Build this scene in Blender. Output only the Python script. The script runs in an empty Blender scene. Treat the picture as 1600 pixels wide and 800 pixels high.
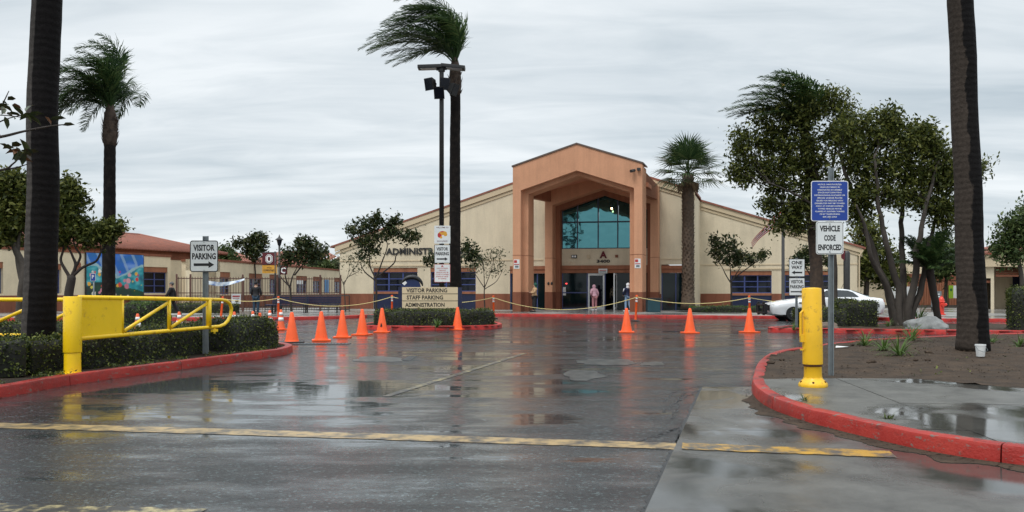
import bpy, bmesh, math, random
import numpy as np
from mathutils import Vector, Matrix, noise as mnoise

SC = bpy.context.scene
COL = SC.collection
R = math.radians

# ------------------------------------------------------------------ camera, light, exposure
EYE = 1.35          # camera height, m
FPX = 1300.0        # focal length in photo pixels (photo is 1600 wide)
HOR = 455.0         # photo row of the horizon
cam_d = bpy.data.cameras.new('camera')
cam_d.sensor_width = 36.0
cam_d.lens = 36.0 * FPX / 1600.0
cam_d.shift_y = (HOR - 400.0) / 1600.0
cam_d.clip_start, cam_d.clip_end = 0.05, 3000.0
cam = bpy.data.objects.new('camera', cam_d)
COL.objects.link(cam)
cam.location = (0, 0, EYE)
cam.rotation_euler = (R(90), 0, 0)
SC.camera = cam

SC.view_settings.view_transform = 'Standard'
SC.view_settings.look = 'None'
SC.view_settings.gamma = 1.0
SC.view_settings.exposure = 0.27
SC.view_settings.use_curve_mapping = False

SUN_EL, SUN_ROT = R(60), R(215)     # soft sun behind the clouds, behind the camera
world = bpy.data.worlds.new('World')
SC.world = world
world.use_nodes = True
wn = world.node_tree
wn.nodes.clear()
def wnode(t, **kw):
    n = wn.nodes.new(t)
    for k, v in kw.items(): setattr(n, k, v)
    return n
wout = wnode('ShaderNodeOutputWorld')
sky = wnode('ShaderNodeTexSky', sky_type='NISHITA', sun_disc=False, sun_elevation=SUN_EL, sun_rotation=SUN_ROT)
bg1 = wnode('ShaderNodeBackground'); bg1.inputs[1].default_value = 0.1
wn.links.new(sky.outputs[0], bg1.inputs[0])
bg2 = wnode('ShaderNodeBackground'); bg2.inputs[1].default_value = 1.06
tc = wnode('ShaderNodeTexCoord')
sep = wnode('ShaderNodeSeparateXYZ'); wn.links.new(tc.outputs['Generated'], sep.inputs[0])
zc = wnode('ShaderNodeMath', operation='MAXIMUM'); wn.links.new(sep.outputs[2], zc.inputs[0]); zc.inputs[1].default_value = 0.0
za = wnode('ShaderNodeMath', operation='ADD'); wn.links.new(zc.outputs[0], za.inputs[0]); za.inputs[1].default_value = 0.14
dx = wnode('ShaderNodeMath', operation='DIVIDE'); wn.links.new(sep.outputs[0], dx.inputs[0]); wn.links.new(za.outputs[0], dx.inputs[1])
dy = wnode('ShaderNodeMath', operation='DIVIDE'); wn.links.new(sep.outputs[1], dy.inputs[0]); wn.links.new(za.outputs[0], dy.inputs[1])
cmb = wnode('ShaderNodeCombineXYZ'); wn.links.new(dx.outputs[0], cmb.inputs[0]); wn.links.new(dy.outputs[0], cmb.inputs[1])
mp = wnode('ShaderNodeMapping'); wn.links.new(cmb.outputs[0], mp.inputs[0])
mp.inputs['Scale'].default_value = (0.42, 0.95, 1.0); mp.inputs['Location'].default_value = (3.1, 1.7, 0)
mp.inputs['Rotation'].default_value = (0, 0, R(-8))
nz = wnode('ShaderNodeTexNoise'); wn.links.new(mp.outputs[0], nz.inputs['Vector'])
nz.inputs['Scale'].default_value = 1.15; nz.inputs['Detail'].default_value = 6.0; nz.inputs['Roughness'].default_value = 0.5
nz.inputs['Distortion'].default_value = 0.6
mp2_ = wnode('ShaderNodeMapping'); wn.links.new(cmb.outputs[0], mp2_.inputs[0]); mp2_.inputs['Scale'].default_value = (1.1, 3.2, 1.0); mp2_.inputs['Rotation'].default_value = (0, 0, R(6))
nz2 = wnode('ShaderNodeTexNoise'); wn.links.new(mp2_.outputs[0], nz2.inputs['Vector']); nz2.inputs['Scale'].default_value = 1.5; nz2.inputs['Detail'].default_value = 8.0; nz2.inputs['Roughness'].default_value = 0.58; nz2.inputs['Distortion'].default_value = 0.8
nmx = wnode('ShaderNodeMix', data_type='FLOAT'); nmx.inputs[0].default_value = 0.30; wn.links.new(nz.outputs[0], nmx.inputs[2]); wn.links.new(nz2.outputs[0], nmx.inputs[3])
rmp = wnode('ShaderNodeValToRGB'); wn.links.new(nmx.outputs[0], rmp.inputs[0])
rmp.color_ramp.elements[0].position = 0.34; rmp.color_ramp.elements[0].color = (0.41, 0.475, 0.52, 1)
rmp.color_ramp.elements[1].position = 0.62; rmp.color_ramp.elements[1].color = (0.72, 0.758, 0.78, 1)
# an overcast sky is brighter towards the zenith
zr = wnode('ShaderNodeMapRange'); wn.links.new(zc.outputs[0], zr.inputs[0])
zr.inputs[1].default_value = 0.36; zr.inputs[2].default_value = 1.0; zr.inputs[3].default_value = 1.0; zr.inputs[4].default_value = 2.4
vm = wnode('ShaderNodeVectorMath', operation='SCALE'); wn.links.new(rmp.outputs[0], vm.inputs[0]); wn.links.new(zr.outputs[0], vm.inputs['Scale'])
wn.links.new(vm.outputs[0], bg2.inputs[0])
mxs = wnode('ShaderNodeMixShader'); mxs.inputs[0].default_value = 0.93
wn.links.new(bg1.outputs[0], mxs.inputs[1]); wn.links.new(bg2.outputs[0], mxs.inputs[2])
wn.links.new(mxs.outputs[0], wout.inputs[0])

sl = bpy.data.lights.new('sun', 'SUN'); sl.energy = 1.5; sl.angle = R(18); sl.color = (1.0, 0.985, 0.955)
so = bpy.data.objects.new('sun', sl); COL.objects.link(so)
_d = Vector((math.sin(SUN_ROT) * math.cos(SUN_EL), math.cos(SUN_ROT) * math.cos(SUN_EL), math.sin(SUN_EL)))
so.rotation_euler = _d.to_track_quat('Z', 'Y').to_euler()

# ------------------------------------------------------------------ helpers
def W(px, py, Y):                       # a point of the photo at distance Y
    return Vector(((px - 800) / FPX * Y, Y, EYE + (HOR - py) / FPX * Y))
def G(px, py, z=0.0):                   # a point of the photo on the ground at height z
    return W(px, py, FPX * (EYE - z) / (py - HOR))
def crom(pts, n=8, closed=False):
    P = [Vector(p) for p in pts]; out = []; L = len(P)
    for i in range(L if closed else L - 1):
        if closed: a, b, c, d = P[i-1], P[i], P[(i+1) % L], P[(i+2) % L]
        else: a, b, c, d = P[max(i-1, 0)], P[i], P[i+1], P[min(i+2, L-1)]
        for k in range(n):
            t = k / n
            out.append(0.5*((2*b) + (c-a)*t + (2*a-5*b+4*c-d)*t*t + (3*b-a-3*c+d)*t**3))
    if not closed: out.append(P[-1].copy())
    return out

class MB:
    def __init__(s): s.v = []; s.f = []; s.m = []
    def add(s, vs, fs, mi=0):
        o = len(s.v); s.v += [tuple(v) for v in vs]; s.f += [tuple(i + o for i in f) for f in fs]; s.m += [mi] * len(fs)
    def hexa(s, p, mi=0):               # 8 corners: bottom 4 (ccw from above), top 4
        s.add(p, [(3,2,1,0),(4,5,6,7),(0,1,5,4),(1,2,6,5),(2,3,7,6),(3,0,4,7)], mi)
    def box(s, c, d, rz=0.0, mi=0, rot=None):
        x, y, z = d[0]/2, d[1]/2, d[2]/2
        M = rot if rot is not None else Matrix.Rotation(rz, 3, 'Z')
        P = [M @ Vector(q) + Vector(c) for q in [(-x,-y,-z),(x,-y,-z),(x,y,-z),(-x,y,-z),(-x,-y,z),(x,-y,z),(x,y,z),(-x,y,z)]]
        s.hexa(P, mi)
    def bbox(s, c, d, b=0.02, rz=0.0, mi=0):    # box with chamfered edges
        bm = bmesh.new(); bmesh.ops.create_cube(bm, size=1.0)
        for v in bm.verts: v.co = Vector((v.co.x*d[0], v.co.y*d[1], v.co.z*d[2]))
        bmesh.ops.bevel(bm, geom=bm.edges[:], offset=b, segments=2, affect='EDGES', profile=0.7)
        M = Matrix.Rotation(rz, 3, 'Z'); bm.verts.index_update()
        s.add([M @ v.co + Vector(c) for v in bm.verts], [[v.index for v in f.verts] for f in bm.faces], mi); bm.free()
    def tube(s, pts, r, n=8, cap=True, mi=0):
        P = [Vector(p) for p in pts]; L = len(P)
        rr = r if isinstance(r, (list, tuple)) else [r]*L
        if len(rr) != L: rr = [rr[0] + (rr[-1]-rr[0])*i/(L-1) for i in range(L)]
        up = None; vs = []
        for i in range(L):
            t = (P[min(i+1, L-1)] - P[max(i-1, 0)])
            t = t.normalized() if t.length > 1e-9 else Vector((0,0,1))
            if up is None: up = Vector((1,0,0)) if abs(t.x) < 0.9 else Vector((0,1,0))
            a = t.cross(up); a = a.normalized() if a.length > 1e-6 else Vector((1,0,0))
            b = a.cross(t); up = b
            for k in range(n):
                q = 2*math.pi*k/n
                vs.append(P[i] + (a*math.cos(q) + b*math.sin(q))*rr[i])
        fs = [(i*n+k, i*n+(k+1)%n, (i+1)*n+(k+1)%n, (i+1)*n+k) for i in range(L-1) for k in range(n)]
        if cap: fs += [tuple(range(n))[::-1], tuple((L-1)*n+k for k in range(n))]
        s.add(vs, fs, mi)
    def lathe(s, prof, n=20, c=(0,0,0), mi=0, rot=0.0, sx=1.0, sy=1.0):   # profile [(r,z)]
        vs = []; L = len(prof)
        for (r, z) in prof:
            for k in range(n):
                q = 2*math.pi*k/n + rot
                vs.append((c[0]+r*math.cos(q)*sx, c[1]+r*math.sin(q)*sy, c[2]+z))
        fs = [(i*n+k, i*n+(k+1)%n, (i+1)*n+(k+1)%n, (i+1)*n+k) for i in range(L-1) for k in range(n)]
        fs += [tuple(range(n))[::-1], tuple((L-1)*n+k for k in range(n))]
        s.add(vs, fs, mi)
    def prism(s, poly, z0, z1, mi=0):   # xy polygon
        n = len(poly); a = 0
        for i in range(n): a += poly[i][0]*poly[(i+1)%n][1] - poly[(i+1)%n][0]*poly[i][1]
        if a < 0: poly = poly[::-1]
        vs = [(p[0], p[1], z0) for p in poly] + [(p[0], p[1], z1) for p in poly]
        s.add(vs, [tuple(range(n))[::-1], tuple(range(n, 2*n))] + [(i, (i+1)%n, n+(i+1)%n, n+i) for i in range(n)], mi)
    def plate(s, poly, y0, y1, mi=0):   # xz polygon, thickness along y
        n = len(poly); a = 0
        for i in range(n): a += poly[i][0]*poly[(i+1)%n][1] - poly[(i+1)%n][0]*poly[i][1]
        if a < 0: poly = poly[::-1]
        vs = [(p[0], y0, p[1]) for p in poly] + [(p[0], y1, p[1]) for p in poly]
        s.add(vs, [tuple(range(n)), tuple(range(n, 2*n))[::-1]] + [(i, n+i, n+(i+1)%n, (i+1)%n) for i in range(n)], mi)
    def ball(s, c, r, n=10, m=7, mi=0):
        rx, ry, rz = r if isinstance(r, (tuple, list)) else (r, r, r)
        prof = [(math.sin(math.pi*i/m), -math.cos(math.pi*i/m)) for i in range(m+1)]
        vs = []
        for (q, z) in prof:
            for k in range(n):
                a = 2*math.pi*k/n
                vs.append((c[0]+rx*max(q,1e-3)*math.cos(a), c[1]+ry*max(q,1e-3)*math.sin(a), c[2]+rz*z))
        s.add(vs, [(i*n+k, i*n+(k+1)%n, (i+1)*n+(k+1)%n, (i+1)*n+k) for i in range(m) for k in range(n)], mi)
    def build(s, name, mat, parent=None, smooth=False, off=None, sharp=None):
        me = bpy.data.meshes.new(name)
        v = s.v
        if off is not None: v = [(a[0]-off[0], a[1]-off[1], a[2]-off[2]) for a in v]
        me.from_pydata(v, [], s.f)
        mats = mat if isinstance(mat, (list, tuple)) else [mat]
        for m in mats: me.materials.append(m)
        if len(mats) > 1: me.polygons.foreach_set('material_index', s.m)
        if smooth:
            me.polygons.foreach_set('use_smooth', [True]*len(s.f))
            if sharp: me.set_sharp_from_angle(angle=R(sharp))
        return link(name, me, parent)

def link(name, data, parent=None, loc=None, rz=None):
    o = bpy.data.objects.new(name, data); COL.objects.link(o)
    if parent is not None: o.parent = parent
    if loc is not None: o.location = loc
    if rz is not None: o.rotation_euler = (0, 0, rz)
    return o
def thing(name, label, cat, loc=(0,0,0), rz=0.0, group=None):
    o = bpy.data.objects.new(name, None); COL.objects.link(o)
    o.location = loc; o.rotation_euler = (0, 0, rz); o.empty_display_size = 0.2
    o['label'] = label; o['category'] = cat
    if group: o['group'] = group
    return o
def tag(o, label, cat, group=None):
    o['label'] = label; o['category'] = cat
    if group: o['group'] = group
    return o
def struct(o): o['kind'] = 'structure'; return o
def stuff(o): o['kind'] = 'stuff'; return o
def copy_tree(o, parent=None):
    c = o.copy(); COL.objects.link(c)
    if parent is not None: c.parent = parent
    for ch in list(o.children): copy_tree(ch, c)
    return c
def bake(o):                            # evaluated mesh of a temporary object, which is removed
    bpy.context.view_layer.update()
    dg = bpy.context.evaluated_depsgraph_get()
    me = bpy.data.meshes.new_from_object(o.evaluated_get(dg))
    bpy.data.objects.remove(o)
    return me

# lettering: every string becomes a mesh in the XZ plane facing -Y, centred on the origin
_TX = {}
def text(body, h, w=None, depth=0.006, bold=0.0, res=2):
    key = (body, round(h, 4), w and round(w, 4), depth, bold)
    if key in _TX: return _TX[key]
    cu = bpy.data.curves.new('lettering', 'FONT'); cu.body = body; cu.size = 1.0; cu.resolution_u = res
    cu.align_x = 'CENTER'; cu.offset = bold; cu.space_line = 1.0
    o = bpy.data.objects.new('lettering', cu); tmp.collection.objects.link(o)
    dg = tmp.view_layers[0].depsgraph
    tmp.view_layers[0].update()
    me = bpy.data.meshes.new_from_object(o.evaluated_get(tmp.view_layers[0].depsgraph))
    bpy.data.objects.remove(o); bpy.data.curves.remove(cu)
    n = len(me.vertices); a = np.empty(n*3); me.vertices.foreach_get('co', a); a = a.reshape(-1, 3)
    lo, hi = a.min(0), a.max(0); c = (lo+hi)/2; s = h / max(hi[1]-lo[1], 1e-6)
    sx = (w / max(hi[0]-lo[0], 1e-6)) if w else s
    b = np.stack([(a[:,0]-c[0])*sx, np.zeros(n), (a[:,1]-c[1])*s], 1)
    # give the flat glyphs a small thickness by copying the faces
    f = [tuple(p.vertices) for p in me.polygons]
    bm = bmesh.new(); vs = [bm.verts.new(q) for q in b]
    for q in f:
        try: bm.faces.new([vs[i] for i in q])
        except ValueError: pass
    bmesh.ops.recalc_face_normals(bm, faces=bm.faces[:])
    bm.normal_update()
    if bm.faces and sum(x.normal.y * x.calc_area() for x in bm.faces) > 0: bmesh.ops.reverse_faces(bm, faces=bm.faces[:])
    if depth > 0:
        r_ = bmesh.ops.extrude_face_region(bm, geom=bm.faces[:])
        for v in [g for g in r_['geom'] if isinstance(g, bmesh.types.BMVert)]: v.co.y -= depth
    me2 = bpy.data.meshes.new('lettering'); bm.to_mesh(me2); bm.free(); bpy.data.meshes.remove(me)
    _TX[key] = me2
    return me2
tmp = bpy.data.scenes.new('lettering_bench')
def put_text(body, h, mat, parent, loc, w=None, rz=0.0, depth=0.004, bold=0.0, name='lettering', res=2):
    me = text(body, h, w, depth, bold, res)
    if len(me.materials) == 0: me.materials.append(mat)
    elif me.materials[0] != mat:
        me = me.copy(); me.materials.clear(); me.materials.append(mat)
    return link(name, me, parent, loc, rz)

# ------------------------------------------------------------------ materials
def new_mat(name):
    m = bpy.data.materials.new(name); m.use_nodes = True; nt = m.node_tree
    bs = nt.nodes['Principled BSDF']
    return m, nt, bs
def nd(nt, t, ins=None, **kw):
    n = nt.nodes.new(t)
    for k, v in kw.items(): setattr(n, k, v)
    if ins:
        for k, v in ins.items():
            if isinstance(v, bpy.types.NodeSocket): nt.links.new(v, n.inputs[k])
            else: n.inputs[k].default_value = v
    return n
def ramp(nt, src, stops):
    n = nd(nt, 'ShaderNodeValToRGB', {0: src}); e = n.color_ramp.elements
    while len(e) < len(stops): e.new(0.5)
    for i, (p, c) in enumerate(stops):
        e[i].position = p; e[i].color = (c[0], c[1], c[2], 1) if not isinstance(c, (int, float)) else (c, c, c, 1)
    return n.outputs[0]
def mul(c, k): return tuple(min(1, x*k) for x in c)
def pm(name, col, rough=0.6, var=0.18, scale=3.0, bump=0.15, bscale=60.0, metal=0.0, spec=0.5, col2=None, dirt=None, streak=False, coat=0.0, bdist=0.01):
    m, nt, bs = new_mat(name)
    t = nd(nt, 'ShaderNodeTexCoord').outputs['Object']
    mv = t
    if streak: mv = nd(nt, 'ShaderNodeMapping', {0: t, 'Scale': (1, 1, 0.12)}).outputs[0]
    n1 = nd(nt, 'ShaderNodeTexNoise', {'Vector': mv, 'Scale': scale, 'Detail': 7.0, 'Roughness': 0.62}).outputs[0]
    c2 = col2 or mul(col, 1 + var)
    cc = ramp(nt, n1, [(0.3, mul(col, 1 - var)), (0.5, col), (0.72, c2)])
    if dirt:
        n3 = nd(nt, 'ShaderNodeTexNoise', {'Vector': mv, 'Scale': scale*2.7, 'Detail': 8.0, 'Roughness': 0.7}).outputs[0]
        f = ramp(nt, n3, [(dirt[1], 0.0), (dirt[1]+0.12, 1.0)])
        cc = nd(nt, 'ShaderNodeMix', {0: f, 6: cc, 7: (*dirt[0], 1)}, data_type='RGBA').outputs[2]
    nt.links.new(cc, bs.inputs['Base Color'])
    rr = ramp(nt, n1, [(0.3, max(0.03, rough*0.8)), (0.7, min(1, rough*1.2))])
    nt.links.new(rr, bs.inputs['Roughness'])
    bs.inputs['Metallic'].default_value = metal
    bs.inputs['Specular IOR Level'].default_value = spec
    bs.inputs['Coat Weight'].default_value = coat; bs.inputs['Coat Roughness'].default_value = 0.08
    if bump > 0:
        n2 = nd(nt, 'ShaderNodeTexNoise', {'Vector': t, 'Scale': bscale, 'Detail': 4.0}).outputs[0]
        b = nd(nt, 'ShaderNodeBump', {'Height': n2, 'Strength': bump, 'Distance': bdist}).outputs[0]
        nt.links.new(b, bs.inputs['Normal'])
    return m
def leaf_mat(name, c1, c2, c3, trans=0.25, rough=0.45):
    m, nt, bs = new_mat(name)
    rnd = nd(nt, 'ShaderNodeNewGeometry').outputs['Random Per Island']
    cc = ramp(nt, rnd, [(0.0, c1), (0.55, c2), (1.0, c3)])
    nt.links.new(cc, bs.inputs['Base Color']); bs.inputs['Roughness'].default_value = rough
    bs.inputs['Specular IOR Level'].default_value = 0.22
    tr = nd(nt, 'ShaderNodeBsdfTranslucent', {0: cc})
    mx = nd(nt, 'ShaderNodeMixShader', {0: trans, 1: bs.outputs[0], 2: tr.outputs[0]})
    nt.links.new(mx.outputs[0], nt.nodes['Material Output'].inputs[0])
    return m
def flat(name, col, rough=0.5, metal=0.0, emit=None, es=1.0, spec=0.5):
    m, nt, bs = new_mat(name)
    bs.inputs['Base Color'].default_value = (*col, 1); bs.inputs['Roughness'].default_value = rough
    bs.inputs['Metallic'].default_value = metal; bs.inputs['Specular IOR Level'].default_value = spec
    if emit: bs.inputs['Emission Color'].default_value = (*emit, 1); bs.inputs['Emission Strength'].default_value = es
    return m

M = {}
# wet asphalt: dark aggregate, a film of rain that is smooth in the hollows and broken on the crowns
def asphalt():
    m, nt, bs = new_mat('wet_asphalt')
    t = nd(nt, 'ShaderNodeTexCoord').outputs['Object']
    mp_ = nd(nt, 'ShaderNodeMapping', {0: t, 'Scale': (0.30, 0.55, 1), 'Rotation': (0, 0, R(-14))}).outputs[0]
    pud = nd(nt, 'ShaderNodeTexNoise', {'Vector': mp_, 'Scale': 0.8, 'Detail': 5.0, 'Roughness': 0.6, 'Distortion': 0.5}).outputs[0]
    mp2 = nd(nt, 'ShaderNodeMapping', {0: t, 'Scale': (0.6, 1.7, 1), 'Rotation': (0, 0, R(9))}).outputs[0]
    strk = nd(nt, 'ShaderNodeTexNoise', {'Vector': mp2, 'Scale': 1.3, 'Detail': 6.0, 'Roughness': 0.65}).outputs[0]
    fine = nd(nt, 'ShaderNodeTexVoronoi', {'Vector': t, 'Scale': 50.0}).outputs[0]
    fine2 = nd(nt, 'ShaderNodeTexNoise', {'Vector': t, 'Scale': 140.0, 'Detail': 3.0}).outputs[0]
    big = nd(nt, 'ShaderNodeTexNoise', {'Vector': t, 'Scale': 0.35, 'Detail': 4.0}).outputs[0]
    c1 = ramp(nt, fine2, [(0.3, (0.0026, 0.0038, 0.0040)), (0.7, (0.016, 0.022, 0.0225))])
    vcol = nd(nt, 'ShaderNodeTexVoronoi', {'Vector': t, 'Scale': 50.0}).outputs[1]
    vb = ramp(nt, nd(nt, 'ShaderNodeSeparateXYZ', {0: vcol}).outputs[0], [(0.0, 0.3), (0.7, 1.0), (0.90, 2.2), (0.98, 7.5)])
    c1 = nd(nt, 'ShaderNodeMix', {0: 1.0, 6: c1, 7: vb}, data_type='RGBA', blend_type='MULTIPLY').outputs[2]
    c2 = ramp(nt, big, [(0.35, 0.75), (0.65, 1.25)])
    cc = nd(nt, 'ShaderNodeMix', {0: 1.0, 6: c1, 7: c2}, data_type='RGBA', blend_type='MULTIPLY').outputs[2]
    # pale aggregate showing where the surface has worn in streaks
    ws = ramp(nt, strk, [(0.60, 0.0), (0.74, 0.55)])
    cc = nd(nt, 'ShaderNodeMix', {0: ws, 6: cc, 7: (0.055, 0.055, 0.053, 1)}, data_type='RGBA').outputs[2]
    nt.links.new(cc, bs.inputs['Base Color'])
    bs.inputs['Specular IOR Level'].default_value = 0.15
    wet = nd(nt, 'ShaderNodeMath', {0: pud, 1: strk}, operation='ADD').outputs[0]
    dry = ramp(nt, wet, [(0.42, 0.0), (0.62, 0.55), (0.75, 1.0)])    # 0 = standing water
    # ramp input is clamped to 0..1, the sum of the two noises is around 1.0
    wet2 = nd(nt, 'ShaderNodeMath', {0: wet, 1: 0.40}, operation='SUBTRACT').outputs[0]
    pdm = nd(nt, 'ShaderNodeMapping', {0: t, 'Location': (3.4*.22, -11.6*.26, 0), 'Scale': (.22, .26, 1)}).outputs[0]
    pdl = nd(nt, 'ShaderNodeVectorMath', {0: pdm}, operation='LENGTH').outputs['Value']
    pdk = nd(nt, 'ShaderNodeMapRange', {0: pdl, 1: 0.1, 2: 1.15, 3: 0.20, 4: 0.0}).outputs[0]     # a hollow that holds water
    fgl = nd(nt, 'ShaderNodeMapRange', {0: nd(nt, 'ShaderNodeSeparateXYZ', {0: t}).outputs[1], 1: 5.0, 2: 8.5, 3: 0.04, 4: 0.0}).outputs[0]   # coarser, drained surface near the street
    wet2 = nd(nt, 'ShaderNodeMath', {0: nd(nt, 'ShaderNodeMath', {0: wet2, 1: pdk}, operation='SUBTRACT').outputs[0], 1: fgl}, operation='ADD').outputs[0]
    nt.links.new(wet2, dry.node.inputs[0])
    rg = nd(nt, 'ShaderNodeMapRange', {0: dry, 3: 0.03, 4: 0.15}).outputs[0]
    nt.links.new(rg, bs.inputs['Coat Roughness'])
    bs.inputs['Roughness'].default_value = 0.5
    bs.inputs['Coat IOR'].default_value = 1.36
    cw = nd(nt, 'ShaderNodeMapRange', {0: dry, 3: 1.0, 4: 0.52}).outputs[0]
    nt.links.new(cw, bs.inputs['Coat Weight'])
    hsum = nd(nt, 'ShaderNodeMath', {0: fine, 1: fine2}, operation='ADD').outputs[0]
    st = nd(nt, 'ShaderNodeMapRange', {0: dry, 3: 0.10, 4: 0.9}).outputs[0]
    b1 = nd(nt, 'ShaderNodeBump', {'Height': hsum, 'Strength': st, 'Distance': 0.006}).outputs[0]
    rip = nd(nt, 'ShaderNodeTexNoise', {'Vector': mp2, 'Scale': 5.0, 'Detail': 3.0}).outputs[0]
    nt.links.new(b1, bs.inputs['Normal'])
    st2 = nd(nt, 'ShaderNodeMapRange', {0: dry, 3: 0.008, 4: 0.52}).outputs[0]
    b3 = nd(nt, 'ShaderNodeBump', {'Height': hsum, 'Strength': st2, 'Distance': 0.006}).outputs[0]
    b2 = nd(nt, 'ShaderNodeBump', {'Height': rip, 'Strength': 0.06, 'Distance': 0.02, 'Normal': b3}).outputs[0]
    nt.links.new(b2, bs.inputs['Coat Normal'])
    return m
def stucco(name, col, streak=0.8):
    """rendered wall: patchy fading, faint rain streaks running down, trowelled relief"""
    m, nt, bs = new_mat(name)
    t = nd(nt, 'ShaderNodeTexCoord').outputs['Object']
    n1 = nd(nt, 'ShaderNodeTexNoise', {'Vector': t, 'Scale': 0.55, 'Detail': 8.0, 'Roughness': 0.65}).outputs[0]
    mv = nd(nt, 'ShaderNodeMapping', {0: t, 'Scale': (.55, .55, 0.06)}).outputs[0]
    n2 = nd(nt, 'ShaderNodeTexNoise', {'Vector': mv, 'Scale': 3.6, 'Detail': 6.0, 'Roughness': 0.7}).outputs[0]
    n3 = nd(nt, 'ShaderNodeTexNoise', {'Vector': t, 'Scale': 14.0, 'Detail': 8.0, 'Roughness': 0.7}).outputs[0]
    c = ramp(nt, n1, [(0.30, mul(col, 0.88)), (0.5, col), (0.7, mul(col, 1.07))])
    s = ramp(nt, n2, [(0.36, streak), (0.56, 1.0)])
    g = ramp(nt, n3, [(0.3, 0.93), (0.7, 1.05)])
    c = nd(nt, 'ShaderNodeMix', {0: 1.0, 6: c, 7: s}, data_type='RGBA', blend_type='MULTIPLY').outputs[2]
    c = nd(nt, 'ShaderNodeMix', {0: 1.0, 6: c, 7: g}, data_type='RGBA', blend_type='MULTIPLY').outputs[2]
    nt.links.new(c, bs.inputs['Base Color']); bs.inputs['Roughness'].default_value = 0.85; bs.inputs['Specular IOR Level'].default_value = 0.25
    n4 = nd(nt, 'ShaderNodeTexNoise', {'Vector': t, 'Scale': 40.0, 'Detail': 6.0}).outputs[0]
    nt.links.new(nd(nt, 'ShaderNodeBump', {'Height': n4, 'Strength': 0.3, 'Distance': 0.01}).outputs[0], bs.inputs['Normal'])
    return m
def worn_kerb(name, col):
    m, nt, bs = new_mat(name)
    t = nd(nt, 'ShaderNodeTexCoord').outputs['Object']
    n1 = nd(nt, 'ShaderNodeTexNoise', {'Vector': t, 'Scale': 1.8, 'Detail': 8.0, 'Roughness': 0.7}).outputs[0]
    mv = nd(nt, 'ShaderNodeMapping', {0: t, 'Scale': (1, 1, 2.5)}).outputs[0]
    n2 = nd(nt, 'ShaderNodeTexNoise', {'Vector': mv, 'Scale': 7.0, 'Detail': 9.0, 'Roughness': 0.75}).outputs[0]
    n3 = nd(nt, 'ShaderNodeTexNoise', {'Vector': mv, 'Scale': 3.1, 'Detail': 9.0, 'Roughness': 0.75}).outputs[0]
    c = ramp(nt, n1, [(0.3, mul(col, 0.62)), (0.5, col), (0.72, (col[0]*1.25, col[1]*1.9, col[2]*1.8))])
    sc = ramp(nt, n3, [(0.54, 0.0), (0.66, 0.8)])           # tyre scuffs
    c = nd(nt, 'ShaderNodeMix', {0: sc, 6: c, 7: (0.07, 0.020, 0.018, 1)}, data_type='RGBA').outputs[2]
    ch = ramp(nt, n2, [(0.575, 0.0), (0.60, 1.0)])          # chips down to the concrete
    c = nd(nt, 'ShaderNodeMix', {0: ch, 6: c, 7: (0.16, 0.12, 0.10, 1)}, data_type='RGBA').outputs[2]
    nt.links.new(c, bs.inputs['Base Color']); bs.inputs['Specular IOR Level'].default_value = 0.3
    nt.links.new(ramp(nt, n1, [(0.35, 0.28), (0.65, 0.6)]), bs.inputs['Roughness'])
    n4 = nd(nt, 'ShaderNodeTexNoise', {'Vector': t, 'Scale': 45.0, 'Detail': 5.0}).outputs[0]
    h = nd(nt, 'ShaderNodeMath', {0: n4, 1: n2}, operation='ADD').outputs[0]
    nt.links.new(nd(nt, 'ShaderNodeBump', {'Height': h, 'Strength': 0.45, 'Distance': 0.012}).outputs[0], bs.inputs['Normal'])
    return m
M['asphalt'] = asphalt()
def wet_concrete(name, col, lo=0.06, hi=0.4, pscale=0.8, p0=0.45, p1=0.62):
    m, nt, bs = new_mat(name)
    t = nd(nt, 'ShaderNodeTexCoord').outputs['Object']
    pud = nd(nt, 'ShaderNodeTexNoise', {'Vector': t, 'Scale': pscale, 'Detail': 5.0, 'Roughness': 0.55, 'Distortion': 0.4}).outputs[0]
    n1 = nd(nt, 'ShaderNodeTexNoise', {'Vector': t, 'Scale': 2.2, 'Detail': 9.0, 'Roughness': 0.68}).outputs[0]
    fine = nd(nt, 'ShaderNodeTexNoise', {'Vector': t, 'Scale': 130.0, 'Detail': 3.0}).outputs[0]
    cc = ramp(nt, n1, [(0.28, mul(col, 0.55)), (0.5, col), (0.75, mul(col, 1.35))])
    fc = ramp(nt, fine, [(0.3, 0.8), (0.7, 1.15)])
    cc = nd(nt, 'ShaderNodeMix', {0: 1.0, 6: cc, 7: fc}, data_type='RGBA', blend_type='MULTIPLY').outputs[2]
    dry = ramp(nt, pud, [(p0, 0.0), (p1, 1.0)])
    wc = nd(nt, 'ShaderNodeMapRange', {0: dry, 3: 0.62, 4: 1.0}).outputs[0]     # wet concrete is darker
    cc = nd(nt, 'ShaderNodeVectorMath', {0: cc, 'Scale': wc}, operation='SCALE').outputs[0]
    nt.links.new(cc, bs.inputs['Base Color'])
    nt.links.new(nd(nt, 'ShaderNodeMapRange', {0: dry, 3: lo, 4: hi}).outputs[0], bs.inputs['Roughness'])
    bs.inputs['IOR'].default_value = 1.38
    st = nd(nt, 'ShaderNodeMapRange', {0: dry, 3: 0.03, 4: 0.35}).outputs[0]
    b = nd(nt, 'ShaderNodeBump', {'Height': fine, 'Strength': st, 'Distance': 0.004}).outputs[0]
    nt.links.new(b, bs.inputs['Normal'])
    return m
M['apron'] = wet_concrete('wet_concrete_apron', (0.100, 0.097, 0.088), 0.07, 0.42, 0.6, 0.42, 0.60)
M['walk'] = wet_concrete('wet_concrete_walk', (0.115, 0.111, 0.10), 0.03, 0.40, 0.5, 0.44, 0.53)
M['plaza'] = wet_concrete('concrete_plaza', (0.27, 0.26, 0.24), 0.15, 0.5, 0.3)
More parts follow.
